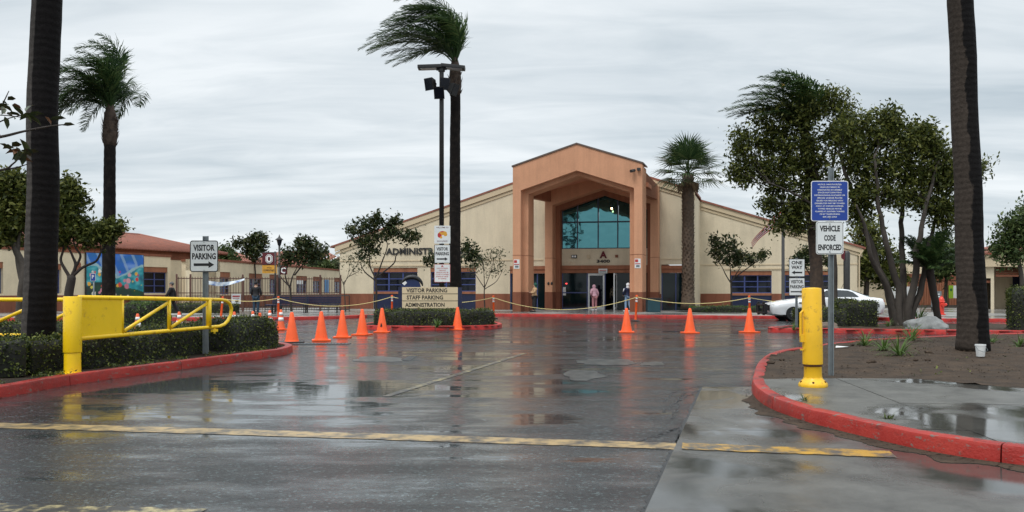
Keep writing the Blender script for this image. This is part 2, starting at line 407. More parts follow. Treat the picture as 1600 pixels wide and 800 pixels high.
def paint(name, col, under, wear0, wear1, scale=6.0, rough=0.3):
    m, nt, bs = new_mat(name)
    t = nd(nt, 'ShaderNodeTexCoord').outputs['Object']
    n1 = nd(nt, 'ShaderNodeTexNoise', {'Vector': t, 'Scale': scale, 'Detail': 10.0, 'Roughness': 0.72}).outputs[0]
    n2 = nd(nt, 'ShaderNodeTexNoise', {'Vector': t, 'Scale': 150.0, 'Detail': 2.0}).outputs[0]
    f = ramp(nt, n1, [(wear0, 0.0), (wear1, 1.0)])
    f2 = ramp(nt, n2, [(0.35, 0.75), (0.65, 1.1)])
    pc = nd(nt, 'ShaderNodeVectorMath', {0: (*col, ), 'Scale': f2}, operation='SCALE').outputs[0]
    cc = nd(nt, 'ShaderNodeMix', {0: f, 6: (*under, 1), 7: pc}, data_type='RGBA').outputs[2]
    nt.links.new(cc, bs.inputs['Base Color'])
    bs.inputs['Roughness'].default_value = rough; bs.inputs['IOR'].default_value = 1.38
    b = nd(nt, 'ShaderNodeBump', {'Height': n2, 'Strength': 0.35, 'Distance': 0.003}).outputs[0]
    nt.links.new(b, bs.inputs['Normal'])
    return m
M['line_old'] = paint('worn_yellow_line', (0.42, 0.29, 0.125), (0.04, 0.038, 0.035), 0.40, 0.56, 4.5)
M['line_new'] = paint('worn_yellow_line_apron', (0.50, 0.28, 0.04), (0.08, 0.075, 0.065), 0.44, 0.56, 4.0)
M['line_faded'] = paint('faded_yellow_line', (0.40, 0.33, 0.16), (0.025, 0.025, 0.025), 0.49, 0.60, 5.0)
M['line_white'] = paint('faded_white_marking', (0.10, 0.10, 0.092), (0.014, 0.019, 0.019), 0.44, 0.60, 5.0)
M['kerb'] = worn_kerb('red_kerb_paint', (0.32, 0.023, 0.016))
M['kerb_far'] = worn_kerb('red_kerb_paint_far', (0.43, 0.028, 0.023))
M['soil'] = pm('wet_soil', (0.058, 0.041, 0.029), 0.85, 0.5, 3.0, 1.0, 22, bdist=0.04, spec=0.15)
M['mulch'] = pm('dark_soil', (0.026, 0.019, 0.013), 0.85, 0.5, 4.0, 0.9, 28, bdist=0.03, spec=0.15)
M['wall'] = stucco('tan_stucco', (0.66, 0.565, 0.41), 0.90)
M['wall_left'] = stucco('cream_stucco', (0.73, 0.615, 0.43), 0.92)
M['trim'] = pm('tan_trim', (0.56, 0.45, 0.30), 0.8, 0.06, 1.0, 0.1, 80)
M['wains'] = stucco('red_brown_stucco', (0.255, 0.095, 0.055), 0.7)
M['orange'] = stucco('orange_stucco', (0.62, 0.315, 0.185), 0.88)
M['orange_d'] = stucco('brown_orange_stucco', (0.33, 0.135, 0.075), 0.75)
M['coping'] = pm('dark_metal_coping', (0.12, 0.085, 0.07), 0.5, 0.1, 2.0, 0.0)
M['ceil'] = pm('terracotta_soffit', (0.62, 0.26, 0.15), 0.8, 0.08, 1.0, 0.1)
M['tile'] = pm('clay_roof_tile', (0.25, 0.090, 0.058), 0.7, 0.3, 2.5, 0.2, 30, dirt=((0.20, 0.07, 0.045), 0.60))
M['blue'] = pm('blue_window_frame', (0.045, 0.065, 0.20), 0.4, 0.1, 3.0, 0.0)
M['navy'] = pm('navy_panel', (0.012, 0.018, 0.055), 0.35, 0.15, 2.0, 0.0)
M['dglass'] = flat('dark_window_glass', (0.006, 0.008, 0.014), 0.06, spec=0.35)
def tint_glass():
    m, nt, bs = new_mat('teal_reflective_glass')
    bs.inputs['Base Color'].default_value = (0.085, 0.245, 0.265, 1); bs.inputs['Metallic'].default_value = 0.85
    bs.inputs['Roughness'].default_value = 0.04
    t = nd(nt, 'ShaderNodeTexCoord').outputs['Object']
    n = nd(nt, 'ShaderNodeTexNoise', {'Vector': t, 'Scale': 0.9, 'Detail': 2.0}).outputs[0]
    nt.links.new(nd(nt, 'ShaderNodeBump', {'Height': n, 'Strength': 0.25, 'Distance': 0.06}).outputs[0], bs.inputs['Normal'])
    return m
M['teal'] = tint_glass()
M['dteal'] = flat('dark_teal_glass', (0.004, 0.012, 0.014), 0.05, spec=0.35)
M['black'] = pm('black_paint', (0.012, 0.012, 0.014), 0.4, 0.2, 4.0, 0.0)
M['dmetal'] = pm('dark_bronze_metal', (0.022, 0.021, 0.020), 0.42, 0.25, 3.0, 0.05, 40)
M['galv'] = pm('galvanised_steel', (0.19, 0.215, 0.225), 0.5, 0.2, 9.0, 0.05, 60, metal=0.35)
M['yellow'] = pm('yellow_gloss_paint', (0.93, 0.60, 0.010), 0.30, 0.07, 2.0, 0.12, 25, dirt=((0.50, 0.27, 0.03), 0.575))
M['yellow_d'] = pm('yellow_weathered_paint', (0.84, 0.48, 0.012), 0.40, 0.10, 2.5, 0.15, 25, dirt=((0.36, 0.18, 0.03), 0.57))
M['rust'] = pm('rust', (0.10, 0.035, 0.012), 0.8, 0.4, 14, 0.4, 60)
M['cone'] = pm('orange_cone_plastic', (0.92, 0.105, 0.012), 0.42, 0.08, 3.0, 0.03, 30, dirt=((0.50, 0.07, 0.025), 0.60))
M['cone2'] = pm('faded_orange_plastic', (0.80, 0.12, 0.03), 0.5, 0.12, 3.0, 0.03, 30)
M['refl'] = pm('white_reflective_band', (0.78, 0.78, 0.76), 0.4, 0.06, 6.0, 0.0)
M['rubber'] = pm('black_rubber', (0.018, 0.018, 0.018), 0.55, 0.3, 5.0, 0.1, 50)
M['white'] = pm('white_paint', (0.76, 0.77, 0.76), 0.45, 0.05, 2.0, 0.0)
M['sign_w'] = pm('white_sign_sheet', (0.70, 0.72, 0.71), 0.4, 0.06, 3.0, 0.0)
M['sign_b'] = pm('blue_sign_sheet', (0.010, 0.048, 0.29), 0.4, 0.08, 3.0, 0.0)
M['sign_red'] = pm('red_ink', (0.45, 0.03, 0.03), 0.5, 0.1, 3.0, 0.0)
M['ink'] = pm('black_ink', (0.010, 0.010, 0.011), 0.5, 0.1, 3.0, 0.0)
M['maroon'] = pm('maroon_fabric', (0.115, 0.012, 0.018), 0.7, 0.12, 3.0, 0.0)
M['gold'] = pm('gold_fabric', (0.66, 0.33, 0.04), 0.7, 0.1, 3.0, 0.0)
M['board'] = pm('tan_sign_board', (0.66, 0.53, 0.34), 0.6, 0.08, 2.0, 0.05, 50)
M['rope'] = pm('yellow_rope', (0.74, 0.60, 0.26), 0.7, 0.1, 20, 0.0)
M['bark_pd'] = pm('wet_dark_palm_bark', (0.014, 0.011, 0.010), 0.8, 0.5, 5.0, 0.8, 22, bdist=0.02, col2=(0.035, 0.028, 0.023), spec=0.12)
M['bark_b'] = pm('brown_palm_bark', (0.065, 0.043, 0.030), 0.9, 0.6, 9.0, 1.0, 30, bdist=0.02)
M['bark_f'] = pm('fan_palm_bark', (0.10, 0.068, 0.046), 0.9, 0.4, 6.0, 0.5, 22, bdist=0.02)
M['bark'] = pm('grey_bark', (0.058, 0.047, 0.038), 0.85, 0.35, 6.0, 0.5, 25, bdist=0.02)
M['bark_dk'] = pm('dark_bark', (0.035, 0.026, 0.021), 0.85, 0.4, 6.0, 0.5, 25, bdist=0.02)
def wet_side_bark(name, pale, dark, nx, edge=0.1, wob=0.5):      # a trunk with one side soaked by rain
    m, nt, bs = new_mat(name)
    t = nd(nt, 'ShaderNodeTexCoord').outputs['Object']
    nrm = nd(nt, 'ShaderNodeNewGeometry').outputs['Normal']
    sp = nd(nt, 'ShaderNodeSeparateXYZ', {0: nd(nt, 'ShaderNodeNewGeometry').outputs['Normal']}).outputs[0]
    mp_ = nd(nt, 'ShaderNodeMapping', {0: t, 'Scale': (1, 1, 0.55)}).outputs[0]
    n1 = nd(nt, 'ShaderNodeTexNoise', {'Vector': mp_, 'Scale': 2.6, 'Detail': 7.0, 'Roughness': 0.65}).outputs[0]
    n2 = nd(nt, 'ShaderNodeTexNoise', {'Vector': t, 'Scale': 16.0, 'Detail': 8.0, 'Roughness': 0.7}).outputs[0]
    rings = nd(nt, 'ShaderNodeTexWave', {'Vector': t, 'Scale': 2.6, 'Distortion': 2.5, 'Detail': 3.0, 'Detail Scale': 1.5}, bands_direction='Z').outputs[0]
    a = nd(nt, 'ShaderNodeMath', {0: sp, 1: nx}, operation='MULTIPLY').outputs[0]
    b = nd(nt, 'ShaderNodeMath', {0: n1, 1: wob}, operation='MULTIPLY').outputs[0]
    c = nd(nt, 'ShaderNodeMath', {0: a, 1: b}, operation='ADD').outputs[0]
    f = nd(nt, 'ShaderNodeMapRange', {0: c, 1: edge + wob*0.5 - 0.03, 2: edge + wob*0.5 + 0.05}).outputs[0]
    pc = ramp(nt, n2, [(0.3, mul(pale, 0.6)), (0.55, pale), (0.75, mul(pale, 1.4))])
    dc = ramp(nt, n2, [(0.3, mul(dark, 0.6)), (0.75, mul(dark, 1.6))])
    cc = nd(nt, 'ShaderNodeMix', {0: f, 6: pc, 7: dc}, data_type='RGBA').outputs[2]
    nt.links.new(cc, bs.inputs['Base Color'])
    nt.links.new(nd(nt, 'ShaderNodeMapRange', {0: f, 3: 0.9, 4: 0.75}).outputs[0], bs.inputs['Roughness'])
    bs.inputs['Specular IOR Level'].default_value = 0.12
    rg_ = nd(nt, 'ShaderNodeMath', {0: rings, 1: 0.35}, operation='MULTIPLY').outputs[0]
    h = nd(nt, 'ShaderNodeMath', {0: n2, 1: rg_}, operation='ADD').outputs[0]
    nt.links.new(nd(nt, 'ShaderNodeBump', {'Height': h, 'Strength': 0.6, 'Distance': 0.02}).outputs[0], bs.inputs['Normal'])
    return m
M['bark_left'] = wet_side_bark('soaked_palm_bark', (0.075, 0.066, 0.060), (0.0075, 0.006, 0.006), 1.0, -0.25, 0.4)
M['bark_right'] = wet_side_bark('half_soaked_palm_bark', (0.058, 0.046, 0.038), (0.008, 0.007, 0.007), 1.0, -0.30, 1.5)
M['frond'] = leaf_mat('palm_leaflets', (0.020, 0.046, 0.016), (0.045, 0.090, 0.028), (0.12, 0.165, 0.055), 0.25)
M['frond_f'] = leaf_mat('fan_palm_leaves', (0.018, 0.040, 0.014), (0.042, 0.078, 0.026), (0.10, 0.13, 0.05), 0.2)
M['dead'] = leaf_mat('dry_palm_leaf', (0.10, 0.065, 0.04), (0.15, 0.10, 0.06), (0.22, 0.16, 0.10), 0.1)
M['mag'] = leaf_mat('magnolia_leaves', (0.016, 0.028, 0.010), (0.036, 0.056, 0.019), (0.095, 0.088, 0.03), 0.2, 0.4)
M['tree_o'] = leaf_mat('olive_leaves', (0.026, 0.037, 0.009), (0.074, 0.092, 0.020), (0.20, 0.205, 0.05), 0.35)
M['tree_g'] = leaf_mat('green_leaves', (0.028, 0.052, 0.016), (0.060, 0.092, 0.028), (0.12, 0.15, 0.05), 0.25)
M['sparse'] = leaf_mat('sparse_dull_leaves', (0.05, 0.06, 0.03), (0.08, 0.09, 0.045), (0.13, 0.12, 0.07), 0.25)
M['hedge'] = leaf_mat('hedge_leaves', (0.018, 0.029, 0.008), (0.052, 0.072, 0.016), (0.18, 0.20, 0.045), 0.2)
M['hedge_core'] = pm('hedge_twigs', (0.010, 0.011, 0.006), 0.9, 0.4, 10, 0.6, 25)
M['grass'] = leaf_mat('green_blades', (0.04, 0.08, 0.02), (0.08, 0.14, 0.03), (0.16, 0.20, 0.06), 0.25)
M['rock'] = pm('grey_boulder', (0.20, 0.205, 0.20), 0.7, 0.35, 3.0, 0.5, 18, dirt=((0.40, 0.41, 0.40), 0.60), bdist=0.03)
M['rock2'] = pm('brown_boulder', (0.14, 0.105, 0.08), 0.7, 0.3, 3.0, 0.5, 18, bdist=0.03)
M['skin'] = flat('skin', (0.42, 0.24, 0.16), 0.5)
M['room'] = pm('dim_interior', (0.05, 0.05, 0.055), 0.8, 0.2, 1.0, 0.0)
def cloth(name, c): return pm(name, c, 0.85, 0.12, 8.0, 0.2, 30)
# ------------------------------------------------------------------ ground, kerbs, islands
def pip(x, y, poly):
    c = False; n = len(poly); j = n-1
    for i in range(n):
        xi, yi = poly[i][0], poly[i][1]; xj, yj = poly[j][0], poly[j][1]
        if (yi > y) != (yj > y) and x < (xj-xi)*(y-yi)/(yj-yi)+xi: c = not c
        j = i
    return c
g = MB(); g.add([(-900,-60,0),(900,-60,0),(900,1500,0),(-900,1500,0)], [(0,1,2,3)])
ground = struct(g.build('road', M['asphalt']))

def offset_path(P, d, closed):
    out = []; L = len(P)
    for i in range(L):
        a = P[i-1] if (closed or i > 0) else P[i]; b = P[(i+1) % L] if (closed or i < L-1) else P[i]
        t = (b-a); t.z = 0; t.normalize()
        out.append(P[i] + Vector((-t.y, t.x, 0))*d)
    return out
def kerb(pts, mat, closed=False, h=0.15, w=0.17, seg=3.0, n=8, rnd=1):
    """kerb along the outer foot line pts; its body lies to the left of the direction of travel"""
    P = [Vector((p[0], p[1], 0)) for p in crom([(q[0], q[1], 0) for q in pts], n, closed)]
    root = link('kerb', None); struct(root)
    prof = [(0, -0.02), (0.012, h-0.03), (0.022, h-0.008), (0.045, h), (w-0.02, h), (w, h-0.012), (w, -0.02)]
    if closed: P = P + [P[0]]
    rows = []
    for (o, z) in prof:
        Q = offset_path(P[:-1] if closed else P, o, closed)
        if closed: Q = Q + [Q[0]]
        rows.append([Vector((q.x, q.y, z)) for q in Q])
    L = [0.0]
    for i in range(1, len(P)): L.append(L[-1] + (P[i]-P[i-1]).length)
    cuts = [0.0]
    rr = random.Random(rnd)
    while cuts[-1] < L[-1] - seg*0.6: cuts.append(min(cuts[-1] + seg*rr.uniform(0.8, 1.25), L[-1]))
    cuts[-1] = L[-1]
    def at_len(row, s):
        for i in range(1, len(L)):
            if L[i] >= s - 1e-9:
                f = (s-L[i-1])/max(L[i]-L[i-1], 1e-9); return row[i-1].lerp(row[i], f)
        return row[-1].copy()
    for a, b in zip(cuts[:-1], cuts[1:]):
        ss = [a+0.006] + [s for s in L if a+0.05 < s < b-0.05] + [b-0.006]
        m = MB(); k = len(prof)
        dz = rr.uniform(-0.004, 0.004)
        vs = []
        for s in ss:
            for r_ in rows:
                q = at_len(r_, s); jit = mnoise.noise(q*3.0)*0.006
                vs.append((q.x+jit, q.y+jit, q.z + (dz+jit if q.z > 0 else 0)))
        fs = [(i*k+j, (i+1)*k+j, (i+1)*k+j+1, i*k+j+1) for i in range(len(ss)-1) for j in range(k-1)]
        fs += [tuple(range(k)), tuple((len(ss)-1)*k+j for j in range(k))[::-1]]
        m.add(vs, fs)
        m.build('kerb_section', mat, root, smooth=True, sharp=35)
    return [(q.x, q.y) for q in P]
def fill(poly, z, mat, name, cell=0.15, amp=0.03, fr=1.6, kind='structure', box=None):
    xs = [p[0] for p in poly]; ys = [p[1] for p in poly]
    x0, x1, y0, y1 = min(xs), max(xs), min(ys), max(ys)
    if box: x0, x1, y0, y1 = max(x0, box[0]), min(x1, box[1]), max(y0, box[2]), min(y1, box[3])
    nx, ny = int((x1-x0)/cell)+1, int((y1-y0)/cell)+1
    idx = {}; vs = []; fs = []
    def V(i, j):
        if (i, j) not in idx:
            x, y = x0+i*cell, y0+j*cell
            idx[(i, j)] = len(vs)
            vs.append((x, y, z + amp*(mnoise.noise(Vector((x*fr, y*fr, 0))) + 0.5*mnoise.noise(Vector((x*fr*3.1, y*fr*3.1, 5))))))
        return idx[(i, j)]
    for i in range(nx):
        for j in range(ny):
            if pip(x0+(i+.5)*cell, y0+(j+.5)*cell, poly): fs.append((V(i,j), V(i+1,j), V(i+1,j+1), V(i,j+1)))
    m = MB(); m.add(vs, fs); o = m.build(name, mat, None, smooth=True); o['kind'] = kind; return o

# left planter (kerb to the left of the drive)
LK = [(-12.0,-2.0),(-8.6,4.0),(-6.95,8.4),(-6.46,10.5),(-6.30,12.2),(-5.62,14.6),(-5.05,16.4),(-4.80,17.9),(-5.25,19.4),(-6.6,20.2),(-10,20.6),(-18,20.4),(-30,20.0)]
lk = kerb([(p[0], p[1]) for p in LK], M['kerb'], rnd=3)
LP = [(p.x, p.y) for p in offset_path([Vector((x, y, 0)) for x, y in lk], 0.09, False)]
fill(LP + [(-30, -2)], 0.115, M['mulch'], 'soil', 0.17, 0.03, box=(-22, 0, 0, 22))
# right planter with its kerb
RK = [(30,4.0),(12,5.0),(6.5,5.75),(4.6,6.05),(3.95,6.38),(3.50,6.95),(3.17,7.9),(3.0,8.7),(2.96,9.7),(3.15,10.9),(3.50,12.1),(4.3,14.5),(5.27,16.7),(6.35,18.1),(8.26,20.2),(11.4,22.4),(15.6,24.2),(24,25.3),(40,25.6)]
RKr = RK[::-1]        # body on the left of travel: travel from far to near
rk = kerb(RKr, M['kerb'], rnd=5)
RP = [(p.x, p.y) for p in offset_path([Vector((x, y, 0)) for x, y in rk], 0.10, False)]
soil_edge = [(3.40,11.45),(4.5,11.5),(5.55,11.45),(6.0,10.7),(6.6,10.0),(8.5,9.3),(13,8.3),(31,7.0)]
fill([p for p in RP if p[1] > 11.4] + soil_edge, 0.135, M['soil'], 'soil', 0.13, 0.035, box=(2, 28, 6, 26))
# paved walk inside the right kerb: slabs with open joints
walk = struct(link('walk', None))
front = [p for p in RP if p[1] < 11.6]
front = [p for p in front if p[0] < 20]
wp = front + [(20, 7.9)] + soil_edge[:-1][::-1]
def clip(poly, a, b, c):        # keep a*x+b*y+c >= 0
    out = []
    for i in range(len(poly)):
        p, q = poly[i-1], poly[i]; fp, fq = a*p[0]+b*p[1]+c, a*q[0]+b*q[1]+c
        if (fp >= 0) != (fq >= 0):
            t = fp/(fp-fq); out.append((p[0]+(q[0]-p[0])*t, p[1]+(q[1]-p[1])*t))
        if fq >= 0: out.append(q)
    return out
def slabs(poly, lines1, lines2, z0, z1, mat, parent, gap=0.012):
    """cut a polygon by two families of lines (a,b,[c...]) and build a slab per piece"""
    def bands(poly, fam):
        a, b, cs = fam; res = []
        cs = [-1e4] + sorted(cs) + [1e4]
        for lo, hi in zip(cs[:-1], cs[1:]):
            q = clip(clip(poly, a, b, -(lo+gap/2)), -a, -b, hi-gap/2)
            if len(q) >= 3: res.append(q)
        return res
    k = 0
    for p in bands(poly, lines1):
        for q in bands(p, lines2):
            A = abs(sum(q[i-1][0]*q[i][1]-q[i][0]*q[i-1][1] for i in range(len(q))))/2
            if A < 0.02: continue
            m = MB(); m.prism(q, z0, z1 + 0.0012*((k*7) % 3)); m.build('slab', mat, parent); k += 1
slabs(wp, (0.12, 0.99, [7.6, 9.35, 10.95]), (0.99, -0.12, [3.05, 5.4, 8.0, 10.5]), 0.0, 0.146, M['walk'], walk)
g = MB(); g.prism(wp, 0.0, 0.136); struct(g.build('walk_bed', M['mulch']))

# concrete apron beside the drive
apron = struct(link('apron', None))
AP = [(-0.45,0.6),(2.68,11.7),(3.44,11.7),(3.2,10.9),(3.02,9.7),(3.05,8.7),(3.22,7.9),(3.55,6.95),(4.0,6.38),(4.65,6.05),(6.5,5.75),(12,5.0),(30,4.0),(30,0.6)]
slabs(AP, (0.0, 1.0, [8.05, 4.3]), (0.96, -0.27, [4.6, 9.0]), -0.02, 0.006, M['apron'], apron, 0.014)

def ribbon(name, pts, w, z, mat, parent=None, n=10, rag=0.0, seed=1):
    P = crom([(p[0], p[1], 0) for p in pts], n); rr = random.Random(seed)
    a = offset_path(P, w/2, False); b = offset_path(P, -w/2, False)
    vs = []; 
    for p, q in zip(a, b):
        t = rr.uniform(-rag, rag); s = rr.uniform(-rag, rag)
        vs += [(p.x, p.y+t, z), (q.x, q.y+s, z)]
    m = MB(); m.add(vs, [(2*i+1, 2*i+3, 2*i+2, 2*i) for i in range(len(P)-1)])
    return struct(m.build(name, mat, parent))
ribbon('painted_line', [(-9,8.72),(-5.07,8.34),(-1.2,7.71),(1.43,7.235)], 0.30, 0.004, M['line_old'], n=30, rag=0.012)
ribbon('painted_line', [(1.475,7.20),(3.13,6.83)], 0.30, 0.0125, M['line_new'], n=30, rag=0.012, seed=2)
ribbon('painted_line', [(-8,5.75),(-4.0,5.23),(-1.9,5.02)], 0.26, 0.004, M['line_faded'], n=30, rag=0.012, seed=3)
ribbon('painted_line', [(-1.62,10.65),(-0.7,14.2),(0.28,18.1)], 0.11, 0.004, M['line_faded'], n=30, rag=0.01, seed=4)
# what is left of a painted arrow in the entry lane
m = MB()
def blot(cx, cy, rx, ry, seed):
    rr_ = random.Random(seed); n = 26; c = G(cx, cy); P = []
    for i in range(n):
        a = 6.2832*i/n; k = 1+.45*mnoise.noise(Vector((math.cos(a)*1.5, math.sin(a)*1.5, seed)))+rr_.uniform(-.12,.12)
        P.append((*G(cx+rx*k*math.cos(a), cy+ry*k*math.sin(a)).xy, .004))
    m.add(P + [(c.x,c.y,.004)], [(n, (i+1) % n, i) for i in range(n)])
blot(950, 566, 48, 5, 1); blot(912, 586, 30, 8, 2); blot(1020, 569, 20, 3, 3)
struct(m.build('painted_arrow', M['line_white']))
# concrete patch round a utility cover
m = MB(); blot(592, 562, 38, 5, 7); struct(m.build('concrete_patch', M['line_white']))
m = MB(); m.prism([G(628,563).xy, G(640,556.5).xy, G(652,556.5).xy, G(640,564).xy], -0.01, 0.005)
struct(m.build('tar_patch', M['rubber']))
# cracks by the seam
def crack(pts, w, seed, jx=.03, jy=.05):
    rr = random.Random(seed); P = crom([(p[0], p[1], 0) for p in pts], 14)
    P = [Vector((p.x+rr.uniform(-jx,jx), p.y+rr.uniform(-jy,jy), 0)) for p in P]
    a = offset_path(P, w/2, False); b = offset_path(P, -w/2, False); vs = []
    for p, q in zip(a, b):
        s = rr.uniform(.3, 1.3); c = (p+q)/2
        vs += [(*(c+(p-c)*s).xy, .0025), (*(c+(q-c)*s).xy, .0025)]
    m = MB(); m.add(vs, [(2*i+1, 2*i+3, 2*i+2, 2*i) for i in range(len(P)-1)])
    return struct(m.build('crack', M['rubber']))
sx = crack([(-.45+3.13*i/16, .55+11.2*i/16) for i in range(17)], .06, 30, .004, .004); sx.name = 'tar_seam'
sx = crack([(2.6,11.73),(2.9,11.76),(3.2,11.74),(3.45,11.76)], .08, 31, .008, .01); sx.name = 'tar_seam'
for k, pts in enumerate([[(1035,628),(1055,612),(1080,606),(1096,604)], [(1036,645),(1052,632),(1070,620),(1092,611)], [(1000,690),(1030,680),(1052,672),(1066,668)],
                         [(1050,655),(1058,640),(1062,622),(1075,612)], [(1010,700),(1040,702),(1056,690),(1062,672)]]):
    crack([G(*p).xy for p in pts], 0.018 if k != 2 else 0.035, 10+k)
# silt washed along the kerb on the apron
silt = [(p.x, p.y) for p in offset_path([Vector((x, y, 0)) for x, y in rk], -.15, False) if p.y < 11.0 and p.x < 14]
def silt_strip():
    rr_ = random.Random(21); P = [Vector((x, y, 0)) for x, y in silt]; vs = []
    Q = []
    for a, b in zip(P[:-1], P[1:]):
        for i in range(6): Q.append(a.lerp(b, i/6))
    a = offset_path(Q, .155, False)
    for i, (p, q) in enumerate(zip(Q, a)):
        t = (Q[min(i+1,len(Q)-1)]-Q[max(i-1,0)]).normalized(); n = Vector((-t.y, t.x, 0)); w = .16 + .22*max(0, mnoise.noise(Vector((i*.06, 2, 0)))+.25) + .03*mnoise.noise(Vector((i*.5, 9, 0)))
        w *= min(1, i/40, (len(Q)-i)/40)
        e = q - n*w; vs += [(q.x, q.y, .0115), (e.x, e.y, .0095)]
    m = MB(); m.add(vs, [(2*i,2*i+2,2*i+3,2*i+1) for i in range(len(Q)-1)]); o = m.build('gutter_silt', M['soil'], None)
    o['kind'] = 'structure'; return o
silt_strip()
# debris and leaf litter in the gutters
rr = random.Random(8); m = MB()
for k in range(900):
    i = rr.randrange(30, len(rk)-30) if k % 2 else None
    if i is not None:
        q = rk[i]; nxt = rk[i+1]; t = Vector((nxt[0]-q[0], nxt[1]-q[1], 0)).normalized(); o = -abs(rr.gauss(0, .09))-.01
        if q[1] > 14 and rr.random() < .7: continue
        x, y = q[0]-t.y*o, q[1]+t.x*o
    else:
        q = lk[rr.randrange(10, 70)]; x, y = q[0]+abs(rr.gauss(0, .1))+.01, q[1]
    s = rr.uniform(.006, .022); a = rr.uniform(0, 6.3)
    zz = 0.009
    m.add([(x+s*math.cos(a+j*2.1)*rr.uniform(.6,1.4), y+s*math.sin(a+j*2.1), zz+rr.uniform(0,.006)) for j in range(3)] , [(0,1,2)])
stuff(m.build('leaf_litter', M['mulch']))

# sign island in the middle
SI = [(-5.3,29.6),(-3.0,28.75),(-1.2,29.2),(-0.45,30.2),(-0.5,32.5),(-1.4,34.5),(-3.6,35),(-5.2,33.6),(-5.6,31.2)]
si = kerb(SI, M['kerb_far'], closed=True, rnd=7)
fill([(p[0], p[1]) for p in si], 0.12, M['mulch'], 'soil', 0.2, 0.02)
# right island with the trees
RI = [(40,19.5),(24,23.0),(15.6,25.3),(11.5,26.5),(9.2,27.1),(8.55,27.45),(8.8,28.3),(10.2,29.6),(13,31.4),(20,31.2),(40,28)]
ri = kerb(RI[::-1], M['kerb_far'], rnd=9)
fill([p for p in ri] , 0.13, M['soil'], 'soil', 0.2, 0.04, box=(7, 30, 20, 34))

# pavement in front of the buildings
FK = [(-60,34.5),(-40,36),(-20,37.6),(-12,38.5),(-8.4,40.6),(-6.9,43.0),(-3.2,44.6),(0,44.5),(3.5,43.2),(6.5,42.0),(12.6,40.6),(15.5,40.3),(17.0,38.6),(19.6,36.6),(30,35),(60,33)]
fk = kerb(FK, M['kerb_far'], rnd=11, w=0.35)
pav = struct(link('pavement', None))
fpoly = [(p.x, p.y) for p in offset_path([Vector((x, y, 0)) for x, y in fk], 0.33, False)]
m = MB(); m.prism(fpoly + [(60, 52), (60, 110), (-60, 110), (-60, 50)], 0.0, 0.137); m.build('pavement_bed', M['mulch'], pav)
slabs(fpoly + [(60, 60), (-60, 60)], (0.1, 0.995, [41.5, 44.5, 47.5, 50.5]), (0.995, -0.1, [-40+3.0*i for i in range(30)]), 0.0, 0.147, M['plaza'], pav, 0.02)

# ------------------------------------------------------------------ administration building
U = Vector((math.cos(R(10)), -math.sin(R(10)), 0)); V_ = Vector((math.sin(R(17)), math.cos(R(17)), 0)); P0 = Vector((3.77, 48.5, 0))
def B(s, d, z): return P0 + U*s + V_*d + Vector((0, 0, z))
def fbox(m, s0, s1, d0, d1, z0, z1, mi=0, za=None, zb=None, F=None):
    """block in building axes; za/zb: top heights at s0 / s1 if the top slopes"""
    F = F or B; a = z1 if za is None else za; b = z1 if zb is None else zb
    m.hexa([F(s0,d0,z0),F(s1,d0,z0),F(s1,d1,z0),F(s0,d1,z0),F(s0,d0,a),F(s1,d0,b),F(s1,d1,b),F(s0,d1,a)], mi)
def fslope(m, s0, s1, d0, d1, b0, b1, t0, t1, F=None, mi=0):
    F = F or B
    m.hexa([F(s0,d0,b0),F(s1,d0,b1),F(s1,d1,b1),F(s0,d1,b0),F(s0,d0,t0),F(s1,d0,t1),F(s1,d1,t1),F(s0,d1,t0)], mi)
adm = thing('admin_building', 'tan stucco gabled administration building with an orange arched entrance portico', 'building', B(0, 5.5, 0.147))
AO = adm.location
SA, ZA, K = -0.67, 9.95, 0.323
DL, DR = 5.5, 10.2
def rake(s, d=DL): return ZA - K*abs(s-SA) if d == DL else 7.71 - 0.316*(s-5.88)
def wall_with(m, s0, s1, d, holes, rk_, z0=0.147, th=0.3):
    """wall along s with openings (a,b,zlo,zhi); the top follows rk_"""
    e = sorted(holes); cur = s0
    def col(a, b, lo):
        mids = [a] + ([SA] if a < SA < b and d == DL else []) + [b]
        for x, y in zip(mids[:-1], mids[1:]): fslope(m, x, y, d, d+th, lo, lo, rk_(x), rk_(y))
    for a, b, lo, hi in e:
        if a > cur: col(cur, a, z0)
        if lo > z0: fbox(m, a, b, d, d+th, z0, lo)
        col(a, b, hi); cur = b
    if cur < s1: col(cur, s1, z0)
WL = [(-15.0,-11.9), (-11.0,-7.9)]
DW = [(-5.6,-2.9), (4.2,6.0)]
wl = MB()
wall_with(wl, -17.4, 6.26, DL, [(a, b, 0.147, 2.92) for a, b in WL] + [(DW[0][0], DW[0][1], .147, 3.0), (-2.75, 3.8, .147, 8.05), (DW[1][0], DW[1][1], .147, 3.05)], lambda s: rake(s))
WR = [(8.3, 11.0), (11.85, 14.7)]
wall_with(wl, 5.9, 16.5, DR, [(a, b, 0.147, 2.72) for a, b in WR], lambda s: rake(s, DR))
fbox(wl, 5.96, 6.26, DL+.3, DR, .147, 7.5)                 # return wall at the step
fbox(wl, 16.2, 16.5, DR+.3, DR+24, .147, 4.2)              # right gable side
fbox(wl, -17.4, -17.1, DL+.3, DR+24, .147, 4.3)
wl.build('wall', M['wall'], adm, off=AO)
